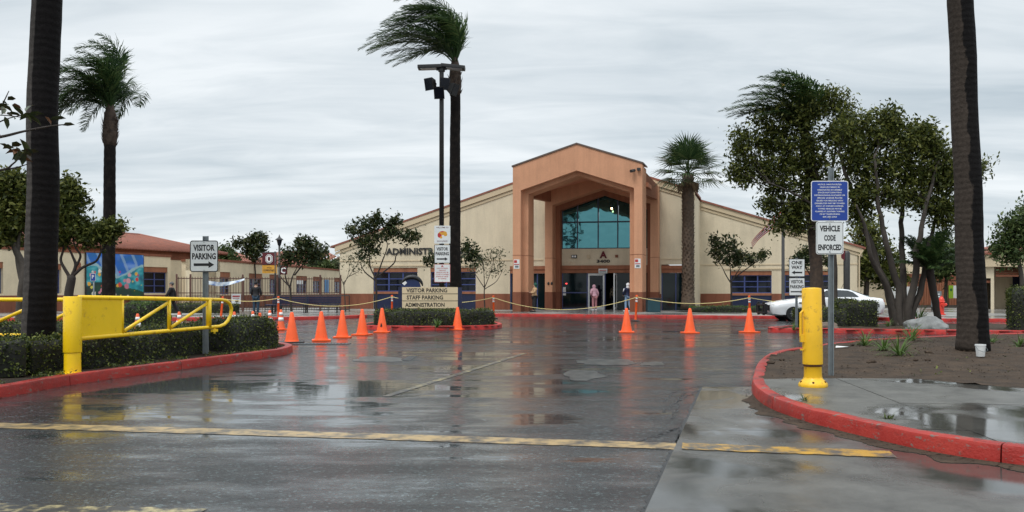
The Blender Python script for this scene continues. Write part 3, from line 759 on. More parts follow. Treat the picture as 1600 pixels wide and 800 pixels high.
# joint bead and cornice bands
for (a, b, d, z0, z1, pr) in [(-17.42,-3.4,DL,3.36,3.42,.03),(4.1,6.27,DL,3.36,3.42,.03),(6.28,16.52,DR,3.12,3.18,.03),(-15.4,-7.6,DL,3.02,3.10,.05),(7.9,15.0,DR,2.82,2.90,.05)]:
    jb = MB(); fbox(jb, a, b, d-pr, d-.002, z0, z1); jb.build('joint_bead', M['trim'], adm, off=AO)
cb = MB()
for (o, t, pr) in [(-.62, .16, .05), (-.40, .34, .12)]:
    fslope(cb, -17.7, SA, DL-pr, DL-.001, rake(-17.7)+o, rake(SA)+o, rake(-17.7)+o+t, rake(SA)+o+t)
    fslope(cb, SA, 6.3, DL-pr, DL-.001, rake(SA)+o, rake(6.3)+o, rake(SA)+o+t, rake(6.3)+o+t)
    fslope(cb, 6.28, 16.8, DR-pr, DR-.001, rake(6.28,DR)+o, rake(16.8,DR)+o, rake(6.28,DR)+o+t, rake(16.8,DR)+o+t)
cb.build('cornice', M['trim'], adm, off=AO)
# roof slabs and a course of barrel tiles along each verge
rf = MB()
fslope(rf, -18.0, SA, DL-.15, DL+24, rake(-18)-.05, rake(SA)-.05, rake(-18)+.07, rake(SA)+.07)
fslope(rf, SA, 6.35, DL-.15, DR-.2, rake(SA)-.05, rake(6.35)-.05, rake(SA)+.07, rake(6.35)+.07)
fslope(rf, SA, 17.0, DR-.2, DR+20, 7.71-.316*(SA-5.88)-.05, rake(17,DR)-.05, 7.71-.316*(SA-5.88)+.07, rake(17,DR)+.07)
roof = rf.build('roof', M['tile'], adm, off=AO)
tl = MB()
def verge(s0, s1, d, f):
    n = int(abs(s1-s0)/0.36)
    for i in range(n):
        a = s0+(s1-s0)*i/n; b = s0+(s1-s0)*(i+1.12)/n
        tl.tube([B(a, d, f(a)+.13), B(b, d, f(b)+.10)], [.13, .105], n=8)
        for k in range(1, 4): tl.tube([B(a, d+.3*k, f(a)+.10), B(b, d+.3*k, f(b)+.08)], [.11, .09], n=6, cap=False)
verge(-18.0, SA, DL-.1, rake); verge(6.35, SA, DL-.1, rake); verge(17.0, 6.1, DR-.1, lambda s: rake(s, DR))
stuff(tl.build('roof_tiles', M['tile'], roof, smooth=True))
# wainscot
def wains(a, b, d, z=1.18): ws = MB(); fbox(ws, a, b, d-.035, d-.001, .147, z); ws.build('wainscot', M['wains'], adm, off=AO)
wains(-17.43,-15.0,DL); wains(-11.9,-11.0,DL); wains(-7.9,-5.6,DL); wains(3.85,4.2,DL); wains(6.0,6.26,DL)
wains(6.3,8.3,DR); wains(11.0,11.85,DR); wains(14.7,16.5,DR)
# windows: blue frames, three lights by three, a navy panel below
def window(a, b, d, zlo, zhi, ztop, F=B, parent=None, off=None, nc=3, nr=3, panel=True, z0=.147, hdr='orange_d', rec=.16):
    parent = parent or adm; off = AO if off is None else off
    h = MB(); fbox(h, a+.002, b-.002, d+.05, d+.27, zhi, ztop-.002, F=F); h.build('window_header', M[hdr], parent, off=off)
    f = MB(); t = .06; dd = d+rec
    fbox(f, a+.005, a+t, dd-.05, dd+.06, zlo, zhi-.002, F=F); fbox(f, b-t, b-.005, dd-.05, dd+.06, zlo, zhi-.002, F=F)
    fbox(f, a+t, b-t, dd-.048, dd+.058, zhi-t, zhi-.003, F=F); fbox(f, a+t, b-t, dd-.048, dd+.058, zlo+.002, zlo+t, F=F)
    cw, rh = (b-a-2*t)/nc, (zhi-zlo-2*t)/nr
    for i in range(1, nc): fbox(f, a+t+cw*i-.045, a+t+cw*i+.045, dd-.046, dd+.056, zlo+t, zhi-t, F=F)
    for i in range(nc):
        for j in range(1, nr): fbox(f, a+t+cw*i+.045*(i>0), a+t+cw*(i+1)-.045*(i<nc-1), dd-.044, dd+.05, zlo+t+rh*j-.03, zlo+t+rh*j+.03, F=F)
    fr = f.build('window_frame', M['blue'], parent, off=off)
    for i in range(nc):
        for j in range(nr):
            p = MB(); fbox(p, a+t+cw*i, a+t+cw*(i+1), dd+.0, dd+.012, zlo+t+rh*j, zlo+t+rh*(j+1), F=F); p.build('pane', M['dglass'], fr, off=off)
    if panel:
        q = MB(); fbox(q, a+.002, b-.002, d+.03, d+.27, zlo-.16, zlo-.002, F=F); q.build('window_sill', M[hdr], parent, off=off)
        q = MB(); fbox(q, a+.002, b-.002, d+.08, d+.27, z0, zlo-.162, F=F); q.build('panel', M['navy'], parent, off=off)
for a, b in WL: window(a, b, DL, 1.33, 2.64, 2.92)
for a, b in WR: window(a, b, DR, 1.22, 2.44, 2.72)
# side glazing left and right of the portico
for (a, b) in DW:
    h = MB(); fbox(h, a+.002, b-.002, DL+.03, DL+.27, 2.52, 2.77); fbox(h, a+.002, b-.002, DL-.02, DL+.27, 2.774, 2.99); h.build('window_header', M['orange_d'], adm, off=AO)
    f = MB()
    n = 3 if b-a > 2 else 2
    for i in range(n+1): fbox(f, a+(b-a-.06)*i/n, a+(b-a-.06)*i/n+.06, DL+.1, DL+.18, .147, 2.518)
    fr = f.build('window_frame', M['blue'], adm, off=AO)
    for i in range(n):
        p = MB(); fbox(p, a+(b-a-.06)*i/n+.055, a+(b-a-.06)*(i+1)/n+.005, DL+.13, DL+.145, .147, 2.515); p.build('pane', M['dteal'], fr, off=AO)

# portico: two stepped gabled frames joined by beams and a sloping soffit
def gable(m, so, si_, c, zso, zao, zsi, zai, d0, d1, z0=.147):
    """so/si_: outer and inner half widths round centre c"""
    fbox(m, c-so, c-si_, d0, d1, z0, zsi); fbox(m, c+si_, c+so, d0, d1, z0, zsi)
    fslope(m, c-so, c-si_, d0, d1, zsi, zsi, zso, zso+(zao-zso)*(so-si_)/so); fslope(m, c+si_, c+so, d0, d1, zsi, zsi, zso+(zao-zso)*(so-si_)/so, zso)
    q = zso+(zao-zso)*(so-si_)/so
    fslope(m, c-si_, c, d0, d1, zsi, zai, q, zao); fslope(m, c, c+si_, d0, d1, zai, zsi, zao, q)
ff = MB(); gable(ff, 3.78, 3.31, 0, 8.68, 9.92, 7.3, 8.39, 0, .5); ff.build('portico_front', M['orange'], adm, off=AO)
ff = MB(); gable(ff, 3.77, 2.99, 0, 8.60, 9.80, 7.12, 8.17, .502, 1.7); ff.build('portico_inner_frame', M['orange'], adm, off=AO)
cp = MB()
fslope(cp, -3.84, 0, -.05, 1.75, 8.682, 9.922, 8.77, 10.01); fslope(cp, 0, 3.84, -.05, 1.75, 9.922, 8.682, 10.01, 8.77); cp.build('coping', M['coping'], adm, off=AO)
ff = MB(); gable(ff, 3.575, 3.095, .53, 7.95, 9.05, 6.87, 7.87, 4.6, 5.46); ff.build('portico_rear', M['orange'], adm, off=AO)
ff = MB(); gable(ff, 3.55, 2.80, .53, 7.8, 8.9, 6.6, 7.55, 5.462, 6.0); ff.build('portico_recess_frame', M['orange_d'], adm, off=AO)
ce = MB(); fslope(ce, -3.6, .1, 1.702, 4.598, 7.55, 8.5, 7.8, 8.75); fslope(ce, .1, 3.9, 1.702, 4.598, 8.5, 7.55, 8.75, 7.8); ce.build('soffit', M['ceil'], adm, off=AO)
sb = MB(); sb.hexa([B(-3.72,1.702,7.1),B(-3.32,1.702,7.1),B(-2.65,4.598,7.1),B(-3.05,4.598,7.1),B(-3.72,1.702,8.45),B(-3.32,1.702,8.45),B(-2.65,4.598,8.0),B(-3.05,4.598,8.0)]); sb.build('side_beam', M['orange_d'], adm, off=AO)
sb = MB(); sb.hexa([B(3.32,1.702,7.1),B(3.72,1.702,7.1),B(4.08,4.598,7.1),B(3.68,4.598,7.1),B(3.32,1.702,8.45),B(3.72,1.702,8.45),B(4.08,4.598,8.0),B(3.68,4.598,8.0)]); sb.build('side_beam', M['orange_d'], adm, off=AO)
# darker painted feet of the columns, and the joint line
for (a, b, d0, d1) in [(-3.78,-3.31,0,.5),(3.31,3.78,0,.5),(-3.77,-2.99,.502,1.7),(2.99,3.77,.502,1.7),(.53-3.575,.53-3.095,4.6,5.46),(.53+3.095,.53+3.575,4.6,5.46),(.53-3.55,.53-2.8,5.462,6.0),(.53+2.8,.53+3.55,5.462,6.0)]:
    q = MB(); fbox(q, a-.012, b+.012, d0-.012, d1+.006, .147, 1.3); q.build('column_foot', M['wains'], adm, off=AO)
    q = MB(); fbox(q, a-.008, b+.008, d0-.008, d1+.005, 3.46, 3.49); q.build('column_joint', M['orange_d'], adm, off=AO)
# entrance wall: teal glazing, cream band, brown header, doors
def top_in(s): return 7.5 - .33*abs(s-.53)
c0, c1 = -2.30, 3.36
eb = MB(); fbox(eb, c0, c1, 5.95, 6.2, 3.03, 4.12); eb.build('entrance_band', M['wall'], adm, off=AO)
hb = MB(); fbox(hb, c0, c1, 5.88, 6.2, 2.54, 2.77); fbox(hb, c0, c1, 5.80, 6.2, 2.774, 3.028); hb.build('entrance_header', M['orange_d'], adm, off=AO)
gf = MB(); cols = [c0, -1.30, 0.05, 1.32, 2.35, c1-.07]
for x in cols: fbox(gf, x, x+.07, 6.0, 6.1, 4.12, top_in(x+.03)+.3)
for i in range(5): fbox(gf, cols[i]+.07, cols[i+1], 6.003, 6.1, 5.85 if i not in () else 5.85, 5.91); fbox(gf, cols[i]+.07, cols[i+1], 6.004, 6.1, 4.122, 4.18)
gfr = gf.build('glazing_frame', M['navy'], adm, off=AO)
for i in range(5):
    a, b = cols[i]+.065, cols[i+1]+.005
    def lean(z): return 6.045 + .06*(z-4.15)         # the glazing leans back a little
    for (za, zb, zc, zd) in [(4.15, 4.15, 5.86, 5.86), (5.9, 5.9, top_in(a)+.3, top_in(b)+.3)]:
        p = MB(); p.hexa([B(a,lean(za),za),B(b,lean(zb),zb),B(b,lean(zb)+.015,zb),B(a,lean(za)+.015,za),B(a,lean(zc),zc),B(b,lean(zd),zd),B(b,lean(zd)+.015,zd),B(a,lean(zc)+.015,zc)]); p.build('pane', M['teal'], gfr, off=AO)
sf = MB()
for x in [c0, -.66, .50, 1.24, c1-.07]: fbox(sf, x, x+.07, 6.05, 6.15, .147, 2.538)
fbox(sf, c0+.07, -.66, 6.055, 6.14, 1.22, 1.29); fbox(sf, c0+.07, -.66, 6.055, 6.14, .15, .25)
sfr = sf.build('storefront_frame', M['blue'], adm, off=AO)
for (a, b) in [(c0+.06, -1.5), (-1.5, -.65), (1.3, 2.35), (2.35, c1-.06)]:
    p = MB(); fbox(p, a+.002, b-.002, 6.09, 6.10, .16, 2.53); p.build('pane', M['dteal'], sfr, off=AO)
dr = MB()                                   # white door, open leaf and jamb
fbox(dr, -.57, -.47, 6.0, 6.06, .15, 2.52); fbox(dr, .40, .50, 6.0, 6.06, .15, 2.52); fbox(dr, -.47, .40, 6.0, 6.058, 2.38, 2.519); fbox(dr, -.47, .40, 6.0, 6.058, .15, .33)
door = dr.build('door', M['white'], adm, off=AO)
p = MB(); fbox(p, -.47, .40, 6.025, 6.035, .33, 2.38); p.build('pane', M['dglass'], door, off=AO)
q = MB(); q.tube([B(.36,5.94,1.0),B(.36,5.94,1.35)], .018, 6); q.build('handle', M['galv'], door, off=AO)
dr = MB(); fbox(dr, 1.24, 1.32, 5.1, 6.0, .15, .33); fbox(dr, 1.24, 1.32, 5.1, 6.0, 2.38, 2.5); fbox(dr, 1.24, 1.32, 5.1, 5.18, .33, 2.38); fbox(dr, 1.24, 1.32, 5.92, 6.0, .33, 2.38)
door2 = dr.build('door', M['white'], adm, off=AO)
p = MB(); fbox(p, 1.275, 1.285, 5.18, 5.92, .33, 2.38); p.build('pane', M['dteal'], door2, off=AO)
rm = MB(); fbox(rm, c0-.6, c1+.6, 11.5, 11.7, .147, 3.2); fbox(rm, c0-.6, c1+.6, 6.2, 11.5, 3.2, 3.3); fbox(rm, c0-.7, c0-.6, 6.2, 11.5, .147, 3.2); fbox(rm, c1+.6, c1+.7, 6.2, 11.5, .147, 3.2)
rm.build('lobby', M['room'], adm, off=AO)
put_text('A', .46, M['maroon'], adm, B(.44, 5.93, 3.72)-AO, rz=R(-10), depth=.03, bold=.05)
put_text('3400', .21, M['ink'], adm, B(.44, 5.93, 3.30)-AO, w=.86, rz=R(-10), depth=.02, bold=.035)
put_text('ADMINISTRATION', .45, M['dmetal'], adm, B(-11.45, DL-.01, 4.03)-AO, w=5.3, rz=R(-10), depth=.05, bold=.03)
def small(name, s, d, z, w, h, t, mat):
    q = MB(); fbox(q, s-w/2, s+w/2, d-t, d, z-h/2, z+h/2); return q.build(name, mat, adm, off=AO)
e = small('emergency_light', -1.45, 5.949, 3.62, .34, .22, .12, M['dmetal'])
for x in (-1.53, -1.37): small('lens', x, 5.828, 3.62, .11, .12, .012, M['refl'])
small('alarm_horn', -.52, 5.949, 3.60, .2, .24, .06, M['trim']); small('alarm_horn', 1.3, 5.949, 3.62, .18, .18, .06, M['wains'])
n_ = small('notice', .44, 5.798, 2.66, .56, .30, .015, M['sign_w']); small('print', .44, 5.780, 2.70, .44, .05, .004, M['sign_red']); small('print', .44, 5.780, 2.60, .46, .07, .004, M['galv'])
for s in (-3.55, 3.52):
    small('notice', s, -.002, 2.95, .34, .55, .012, M['sign_w'])
    small('print', s-.06, -.016, 3.10, .17, .16, .004, M['sign_red']); small('print', s, -.016, 2.93, .30, .05, .004, M['sign_red']); small('print', s+.01, -.016, 2.80, .20, .12, .004, M['galv'])
q = small('camera', 3.6, -.06, 8.35, .2, .16, .12, M['dmetal'])
q = MB(); q.tube([B(3.35,-.1,8.3), B(3.18,-.35,8.22)], .09, 10); q.build('camera', M['dmetal'], adm, off=AO)
for x, z in ((-2.82, 1.85), (-2.60, 1.85)):
    q = MB(); q.ball(B(x, 4.58, z), (.07,.07,.1)); q.build('intercom', M['dmetal'], adm, off=AO)
lampm = flat('lit_lamp', (1, .7, .4), .5, emit=(1.0, .62, .30), es=9.0); redm = flat('lit_red', (1, .1, .1), .5, emit=(1.0, .06, .06), es=2.5)
q = MB(); q.lathe([(.02,.0),(.05,.02),(.055,.10),(.03,.13)], 10, B(1.05, 5.55, 6.62)); pl = q.build('pendant_lamp', lampm, adm, off=AO)
q = MB(); q.tube([B(1.05,5.55,6.84), B(1.05,5.55,7.35)], .012, 5); q.build('lamp_rod', M['dmetal'], adm, off=AO)
small('exit_light', -2.0, 6.08, 1.85, .10, .07, .02, redm)
small('poster', -2.15, 6.085, 1.35, .22, .55, .006, M['refl'])
# gutter pipe at the right corner
q = MB(); q.tube([B(16.85,DR-.15,4.1),B(16.62,DR-.1,3.7),B(16.6,DR-.08,3.4),B(16.6,DR-.08,.2)], .05, 8); q.build('downpipe', M['trim'], adm, off=AO)

# ------------------------------------------------------------------ classroom building on the left
LA, LB = Vector((-31.8, 40, 0)), Vector((-23.8, 58.0, 0))
lu = (LB-LA).normalized(); ln = Vector((lu.y, -lu.x, 0))       # ln points to the drive
def L1(s, d, z): return LA + lu*s - ln*d + Vector((0,0,z))
L1len = (LB-LA).length
def px_on(px, A, u):
    k = (px-800)/FPX; return (k*A.y - A.x)/(u.x - k*u.y)
cls = thing('classroom_building', 'long cream classroom building with red tiled hip roof beside the mural', 'building', L1(L1len/2, 0, .147)); CO = cls.location
ZP = 3.72
w = MB(); wins = [(px_on(-60,LA,lu), px_on(5,LA,lu)), (px_on(30,LA,lu), px_on(96,LA,lu)), (px_on(221,LA,lu)-.6, px_on(262,LA,lu)), ]
cur = 0
for a, b in wins:
    fbox(w, cur, a, 0, .4, .147, ZP, F=L1); fbox(w, a, b, 0, .4, 3.0, ZP, F=L1); fbox(w, a, b, 0, .4, .147, 1.2, F=L1); cur = b
fbox(w, cur, L1len, 0, .4, .147, ZP, F=L1); fbox(w, L1len-.4, L1len, .4, 12, .147, ZP, F=L1)
w.build('wall', M['wall_left'], cls, off=CO)
q = MB(); fbox(q, 0, L1len+.05, -.05, .42, ZP, ZP+.16, F=L1); fbox(q, L1len-.35, L1len+.05, .42, 12, ZP, ZP+.158, F=L1); q.build('coping', M['wains'], cls, off=CO)
q = MB(); fbox(q, 0, L1len+.03, -.04, -.001, .147, 1.1, F=L1); q.build('wainscot', M['wains'], cls, off=CO)
for a, b in wins: window(a, b, 0, 1.22, 2.65, 3.0, F=L1, parent=cls, off=CO, panel=False, rec=.25)
put_text('B', .55, M['wains'], cls, L1(px_on(122,LA,lu), -.02, 2.9)-CO, rz=math.atan2(lu.y, lu.x), depth=.05, bold=.05)
# tiled hip roof set back behind the parapet
def tile_slope(m, a, b, c, d, n, r):
    """rows of barrel tiles on the quad a-b (eave) d-c (ridge)"""
    for i in range(n):
        t = (i+.5)/n; p = a.lerp(b, t); q = d.lerp(c, t)
        if (q-p).length < .15: continue
        m.tube([p, q], r, n=5, cap=True)
XR = L1len+9.0
e0, e1 = L1(-6, 3.2, 4.35), L1(XR, 3.2, 4.35); e2, e3 = L1(XR, 13, 4.35), L1(-6, 13, 4.35)
r0, r1 = L1(-6, 8, 5.75), L1(XR-4.5, 8, 5.75)
q = MB(); q.add([e0,e1,r1,r0], [(0,1,2,3)]); q.add([e1,e2,r1], [(0,1,2)]); q.add([e3,r0,r1,e2], [(0,1,2,3)])
q.add([e0,e1,e2,e3], [(3,2,1,0)])
hr = q.build('roof', M['tile'], cls, off=CO)
q = MB(); tile_slope(q, e0, e1, r1, r0, 130, .085); tile_slope(q, e1, e2, r1, r1, 30, .085)
q.tube([e1, r1], .14, 6); q.tube([r0, r1], .14, 6)
stuff(q.build('roof_tiles', M['tile'], hr, off=CO, smooth=True))
q = MB(); fbox(q, -6, XR-.6, 3.6, 12.5, ZP, 4.33, F=L1); q.build('clerestory', M['wains'], cls, off=CO)
q = MB(); fbox(q, -6, XR-.65, 3.65, 12.45, .15, ZP-.002, F=L1); q.build('wall', M['wall_left'], cls, off=CO)
for k in range(5):
    a = 5.4+k*1.3
    q = MB(); fbox(q, a, a+1.1, 3.57, 3.595, ZP+.22, 4.25, F=L1); q.build('pane', M['dglass'], cls, off=CO)
# second wing, receding beyond the fence
WA, WB = Vector((-21.05, 60.0, 0)), Vector((-18.3, 88.0, 0))
wu = (WB-WA).normalized(); wn_ = Vector((wu.y, -wu.x, 0)); Wlen = (WB-WA).length
def L2(s, d, z): return WA + wu*s - wn_*d + Vector((0,0,z))
wing = thing('classroom_building', 'low cream wing with small blue windows receding behind the brown fence', 'building', L2(Wlen/2, 0, .147)); WO = wing.location
w2 = []
for x0, x1 in [(299,318),(338,360),(389,410),(421,436),(463,480),(489,503),(523,540)]: w2.append((px_on(x0,WA,wu), px_on(x1,WA,wu)))
m = MB(); cur = 0.0
for a, b in w2:
    fbox(m, cur, a, 0, .4, .147, 3.5, F=L2); fbox(m, a, b, 0, .4, 2.75, 3.5, F=L2); fbox(m, a, b, 0, .4, .147, 1.1, F=L2); cur = b
fbox(m, cur, Wlen+16, 0, .4, .147, 3.5, F=L2); fbox(m, 0, .4, .4, 2.9, .147, 3.5, F=L2); m.build('wall', M['wall_left'], wing, off=WO)
m = MB(); fbox(m, -.1, Wlen+16, -.06, .42, 3.5, 3.66, F=L2); fbox(m, -.1, .3, .42, 2.9, 3.5, 3.658, F=L2); m.build('coping', M['wains'], wing, off=WO)
m = MB(); fbox(m, 0, Wlen+16, -.04, -.001, .147, 1.05, F=L2); m.build('wainscot', M['wains'], wing, off=WO)
for a, b in w2: window(a, b, 0, 1.12, 2.35, 2.75, F=L2, parent=wing, off=WO, panel=False, rec=.2)
m = MB(); fbox(m, w2[4][0], w2[4][0]+1.6, -.05, -.02, 2.0, 2.35, F=L2); m.build('notice', M['refl'], wing, off=WO)
m = MB(); fbox(m, w2[5][1]+.6, w2[5][1]+2.0, -.05, -.02, 1.2, 2.5, F=L2); m.build('notice', flat('sky_blue_print', (.05,.22,.45)), wing, off=WO)

# far red roofs
def far_house(label, x0, x1, Y, ze, zr, dep, wallm):
    t = thing('house', label, 'building', ((x0+x1)/2, Y, .147)); o = t.location
    m = MB(); m.prism([(x0+.5,Y+.5),(x1-.5,Y+.5),(x1-.5,Y+dep-.5),(x0+.5,Y+dep-.5)], .147, ze); m.build('wall', wallm, t, off=o)
    m = MB(); h = dep/2
    m.add([(x0,Y,ze),(x1,Y,ze),(x1,Y+dep,ze),(x0,Y+dep,ze),(x0+h,Y+h,zr),(x1-h,Y+h,zr)], [(0,1,5,4),(1,2,5),(2,3,4,5),(3,0,4),(3,2,1,0)]); r_ = m.build('roof', M['tile'], t, off=o)
    m = MB(); tile_slope(m, Vector((x0,Y,ze+.03)), Vector((x1,Y,ze+.03)), Vector((x1-h,Y+h,zr+.03)), Vector((x0+h,Y+h,zr+.03)), 40, .12); stuff(m.build('roof_tiles', M['tile'], r_, off=o))
    return t, o
hz, ho = far_house('distant building whose red tiled roof shows above the fence with white skylights', -36, -20.5, 108, 4.6, 6.6, 9, M['wall_left'])
for k in range(3):
    m = MB(); a = Vector((-25.6+k*1.4, 108.5, 4.95)); m.tube([a, a+Vector((1.2, 2.6, 1.1))], .14, 6); m.build('skylight', M['white'], hz, off=ho)
far_house('distant low building with a red roof glimpsed right of the bare lamp post', -52, -36, 118, 5.4, 7.0, 9, M['wall_left'])
# ------------------------------------------------------------------ mural panel, far right buildings, fences
mur = thing('mural', 'large painted mural of blue sky, teal waves and bright flowers on the cream wall', 'mural', L1(px_on(177,LA,lu), -.1, 1.0))
mo = mur.location; ma, mb_ = px_on(133,LA,lu), px_on(222,LA,lu)
q = MB(); fbox(q, ma-.05, mb_+.05, -.12, -.03, .75, 3.78, F=L1); q.build('backing', M['dmetal'], mur, off=mo)
def mural_mesh():
    nx, nz = 90, 64; vs = []; fs = []
    for j in range(nz+1):
        for i in range(nx+1): vs.append(L1(ma+(mb_-ma)*i/nx, -.125, .78+2.97*j/nz) - mo)
    for j in range(nz):
        for i in range(nx): a = j*(nx+1)+i; fs.append((a, a+1, a+nx+2, a+nx+1))
    me = bpy.data.meshes.new('painting'); me.from_pydata(vs, [], fs)
    ca = me.color_attributes.new('paint', 'FLOAT_COLOR', 'POINT')
    rr = random.Random(4); fl = []
    for k in range(46):
        x = rr.random(); y = rr.random()**1.6*.62
        fl.append((x, y, rr.uniform(.012,.045), rr.choice([(.75,.05,.05),(.8,.75,.6),(.85,.45,.05),(.7,.25,.3),(.75,.65,.1),(.5,.05,.2)])))
    fl += [(.72,.42,.06,(.75,.35,.38)),(.74,.55,.045,(.75,.40,.42)),(.69,.30,.06,(.6,.2,.25)),(.30,.42,.05,(.85,.42,.04)),(.31,.33,.055,(.85,.40,.04)),(.27,.30,.04,(.7,.08,.05)),(.88,.45,.045,(.7,.05,.04)),(.22,.62,.04,(.85,.8,.65)),(.57,.33,.05,(.65,.06,.05)),(.12,.14,.05,(.8,.75,.6))]
    out = []
    for j in range(nz+1):
        for i in range(nx+1):
            u, v = i/nx, j/nz
            a = mnoise.noise(Vector((u*4, v*6, 1))); b = mnoise.noise(Vector((u*9+v*4, v*12-u*5, 7)))
            sky_ = Vector((.02+.22*max(0,a+b*.6), .15+.28*max(0,a+b*.5), .55+.25*a)); wave = Vector((.02+.2*max(0,b),.32+.30*b,.36+.26*b)); low = Vector((.012+.03*max(0,b), .045+.07*max(0,a), .035))
            tops = .66 + .12*math.sin(u*7+1) + .05*b; lows = .30 + .12*math.sin(u*5) + .08*a
            c = sky_ if v > tops else (wave if v > lows else low)
            if v > tops and abs(math.sin((u*9+v*3)*1.7)) > .93: c = c.lerp(Vector((.35,.5,.62)), .6)
            if tops > v > tops-.05: c = c.lerp(Vector((.45,.6,.6)), .7)
            for (x, y, r_, cc) in fl:
                if (u-x)**2*2.2 + (v-y)**2 < r_*r_: c = Vector(cc)
            out += [max(0, c.x)*.95, max(0, c.y)*.95, max(0, c.z), 1]
    ca.data.foreach_set('color', out)
    return me
mm, nt, bs = new_mat('mural_paint'); at_ = nd(nt, 'ShaderNodeVertexColor', layer_name='paint'); nt.links.new(at_.outputs[0], bs.inputs['Base Color']); bs.inputs['Roughness'].default_value = .6
me = mural_mesh(); me.materials.append(mm); link('painting', me, mur)

# right-hand building with recessed bays
RA = Vector((30.6, 54.5, 0))
def F3(s, d, z): return RA + Vector((1, -.10, 0))*s + Vector((.62, 1, 0))*d + Vector((0,0,z))
rb = thing('classroom_building', 'tan building with recessed bays, brown trellis bars and red roof by the tall hedge', 'building', F3(5, 0, .1)); ro = rb.location
m = MB()
def s3(px): k = (px-800)/FPX; return (k*RA.y-RA.x)/(1+.1*k)
bay = [(s3(1536), s3(1548), .1, 2.2), (s3(1553), s3(1594), .1, 3.05)]
cur = -.6
for a, b, lo, hi in bay:
    fbox(m, cur, a, 0, .4, .1, 3.2, F=F3); fbox(m, a, b, 0, .4, hi, 3.2, F=F3)
    fbox(m, a, b, 2.2, 2.4, .1, 3.2, F=F3); fbox(m, a-.2, a, .4, 2.4, .1, 3.2, F=F3); fbox(m, b, b+.2, .4, 2.4, .1, 3.2, F=F3); cur = b
fbox(m, cur, 26, 0, .4, .1, 3.2, F=F3); fbox(m, -.6, -.2, .4, 12, .1, 3.2, F=F3); m.build('wall', M['wall'], rb, off=ro)
m = MB(); fbox(m, -.7, 26, -.25, -.002, 2.95, 3.75, F=F3); fbox(m, -.8, 26, -.32, -.26, 3.55, 3.72, F=F3); m.build('fascia', M['trim'], rb, off=ro)
m = MB()
for k in range(4): fbox(m, bay[1][0]+.1, bay[1][1]-.1, .05+.3*k, .17+.3*k, 2.3+.16*k, 2.42+.16*k, F=F3)
fbox(m, bay[0][0]+.03, bay[0][1]-.03, .1, .25, 1.9, 2.05, F=F3); m.build('trellis_bars', M['wains'], rb, off=ro)
m = MB(); fbox(m, bay[1][1]-.5, bay[1][1]-.06, 2.1, 2.19, .1, 2.4, F=F3); m.build('door', M['navy'], rb, off=ro)
m = MB(); m.add([F3(-1,-.4,3.75),F3(26,-.4,3.75),F3(26,13,3.75),F3(-1,13,3.75),F3(5,6,5.6),F3(22,6,5.6)], [(0,1,5,4),(1,2,5),(2,3,4,5),(3,0,4),(3,2,1,0)]); r_ = m.build('roof', M['tile'], rb, off=ro)
m = MB(); tile_slope(m, F3(-1,-.4,3.8), F3(26,-.4,3.8), F3(22,6,5.65), F3(5,6,5.65), 70, .1); tile_slope(m, F3(-1,13,3.8), F3(-1,-.4,3.8), F3(5,6,5.65), F3(5,6,5.65), 34, .1); stuff(m.build('roof_tiles', M['tile'], r_, off=ro))

# far low building with ribbed siding beyond the plaza
pb = thing('portable_building', 'far cream building with a ribbed red-brown fence wall across the plaza', 'building', W(1450, 470, 74)); po = pb.location
x0, x1 = W(1385,0,74).x, W(1530,0,74).x
m = MB(); m.prism([(x0,74),(x1,74),(x1,84),(x0,84)], .1, 2.1); m.prism([(x0-.5,73.6),(x1+.5,73.6),(x1+.5,84.5),(x0-.5,84.5)], 2.9, 3.9); m.prism([(x0,74.01),(x1,74.01),(x1,83.9),(x0,83.9)], 2.1, 2.9); m.build('wall', M['wall_left'], pb, off=po)
m = MB(); m.prism([(x0-.6,73.5),(x1+.6,73.5),(x1+.6,73.75),(x0-.6,73.75)], 2.3, 2.85); m.build('fascia', M['wains'], pb, off=po)
m = MB()
for k in range(34):
    x = x0+1.2+k*.22
    m.box((x, 72.6, 1.15), (.12,.06,2.1)); 
m.box((x0+5, 72.66, 1.15), (8.2,.04,2.1)); stuff(m.build('ribbed_siding', M['orange_d'], pb, off=po))
m = MB(); m.box((W(1411,0,72.4).x, 72.4, 1.0), (2.6,.3,1.5)); m.build('door', M['white'], pb, off=po)
# notice boards near it
t = thing('notice_board', 'grey notice board standing on the far plaza beside the red hydrant', 'sign', G(1463,486,.15)); o = t.location
m = MB(); m.bbox((o.x,o.y,o.z+.72), (.62,.05,.95), .015); m.build('board', M['galv'], t, off=o)
m = MB(); [m.box((o.x+s*.25,o.y+.04,o.z+.12), (.05,.05,.25)) for s in (-1,1)]; m.build('legs', M['dmetal'], t, off=o)
for k in range(5):
    m = MB(); m.box((o.x-.02*(k%2),o.y-.03,o.z+.42+.15*k), (.45-.05*(k%3),.006,.06)); m.build('print', M['sign_w'], t, off=o)
t = thing('banner', 'lime green and white banner hung on the far fence beside the palm trunk', 'banner', W(1489,456,71)); o = t.location
m = MB(); m.box(o-Vector((.17,0,0)), (.38,.03,1.1)); m.build('green_half', flat('lime_print', (.28,.45,.03), .6), t, off=o)
m = MB(); m.box(o+Vector((.19,0,0)), (.32,.03,1.08)); m.build('white_half', M['white'], t, off=o)
m = MB(); m.ball(o+Vector((-.17,-.02,.18)), (.11,.012,.13)); m.build('emblem', flat('dark_green_print', (.04,.16,.03), .6), t, off=o)
m = MB(); m.tube([Vector((o.x-.37,o.y+.04,.1)), Vector((o.x-.37,o.y+.04,o.z+.55))], .03, 6); m.tube([Vector((o.x+.36,o.y+.04,.1)), Vector((o.x+.36,o.y+.04,o.z+.55))], .03, 6); m.build('posts', M['dmetal'], t, off=o)

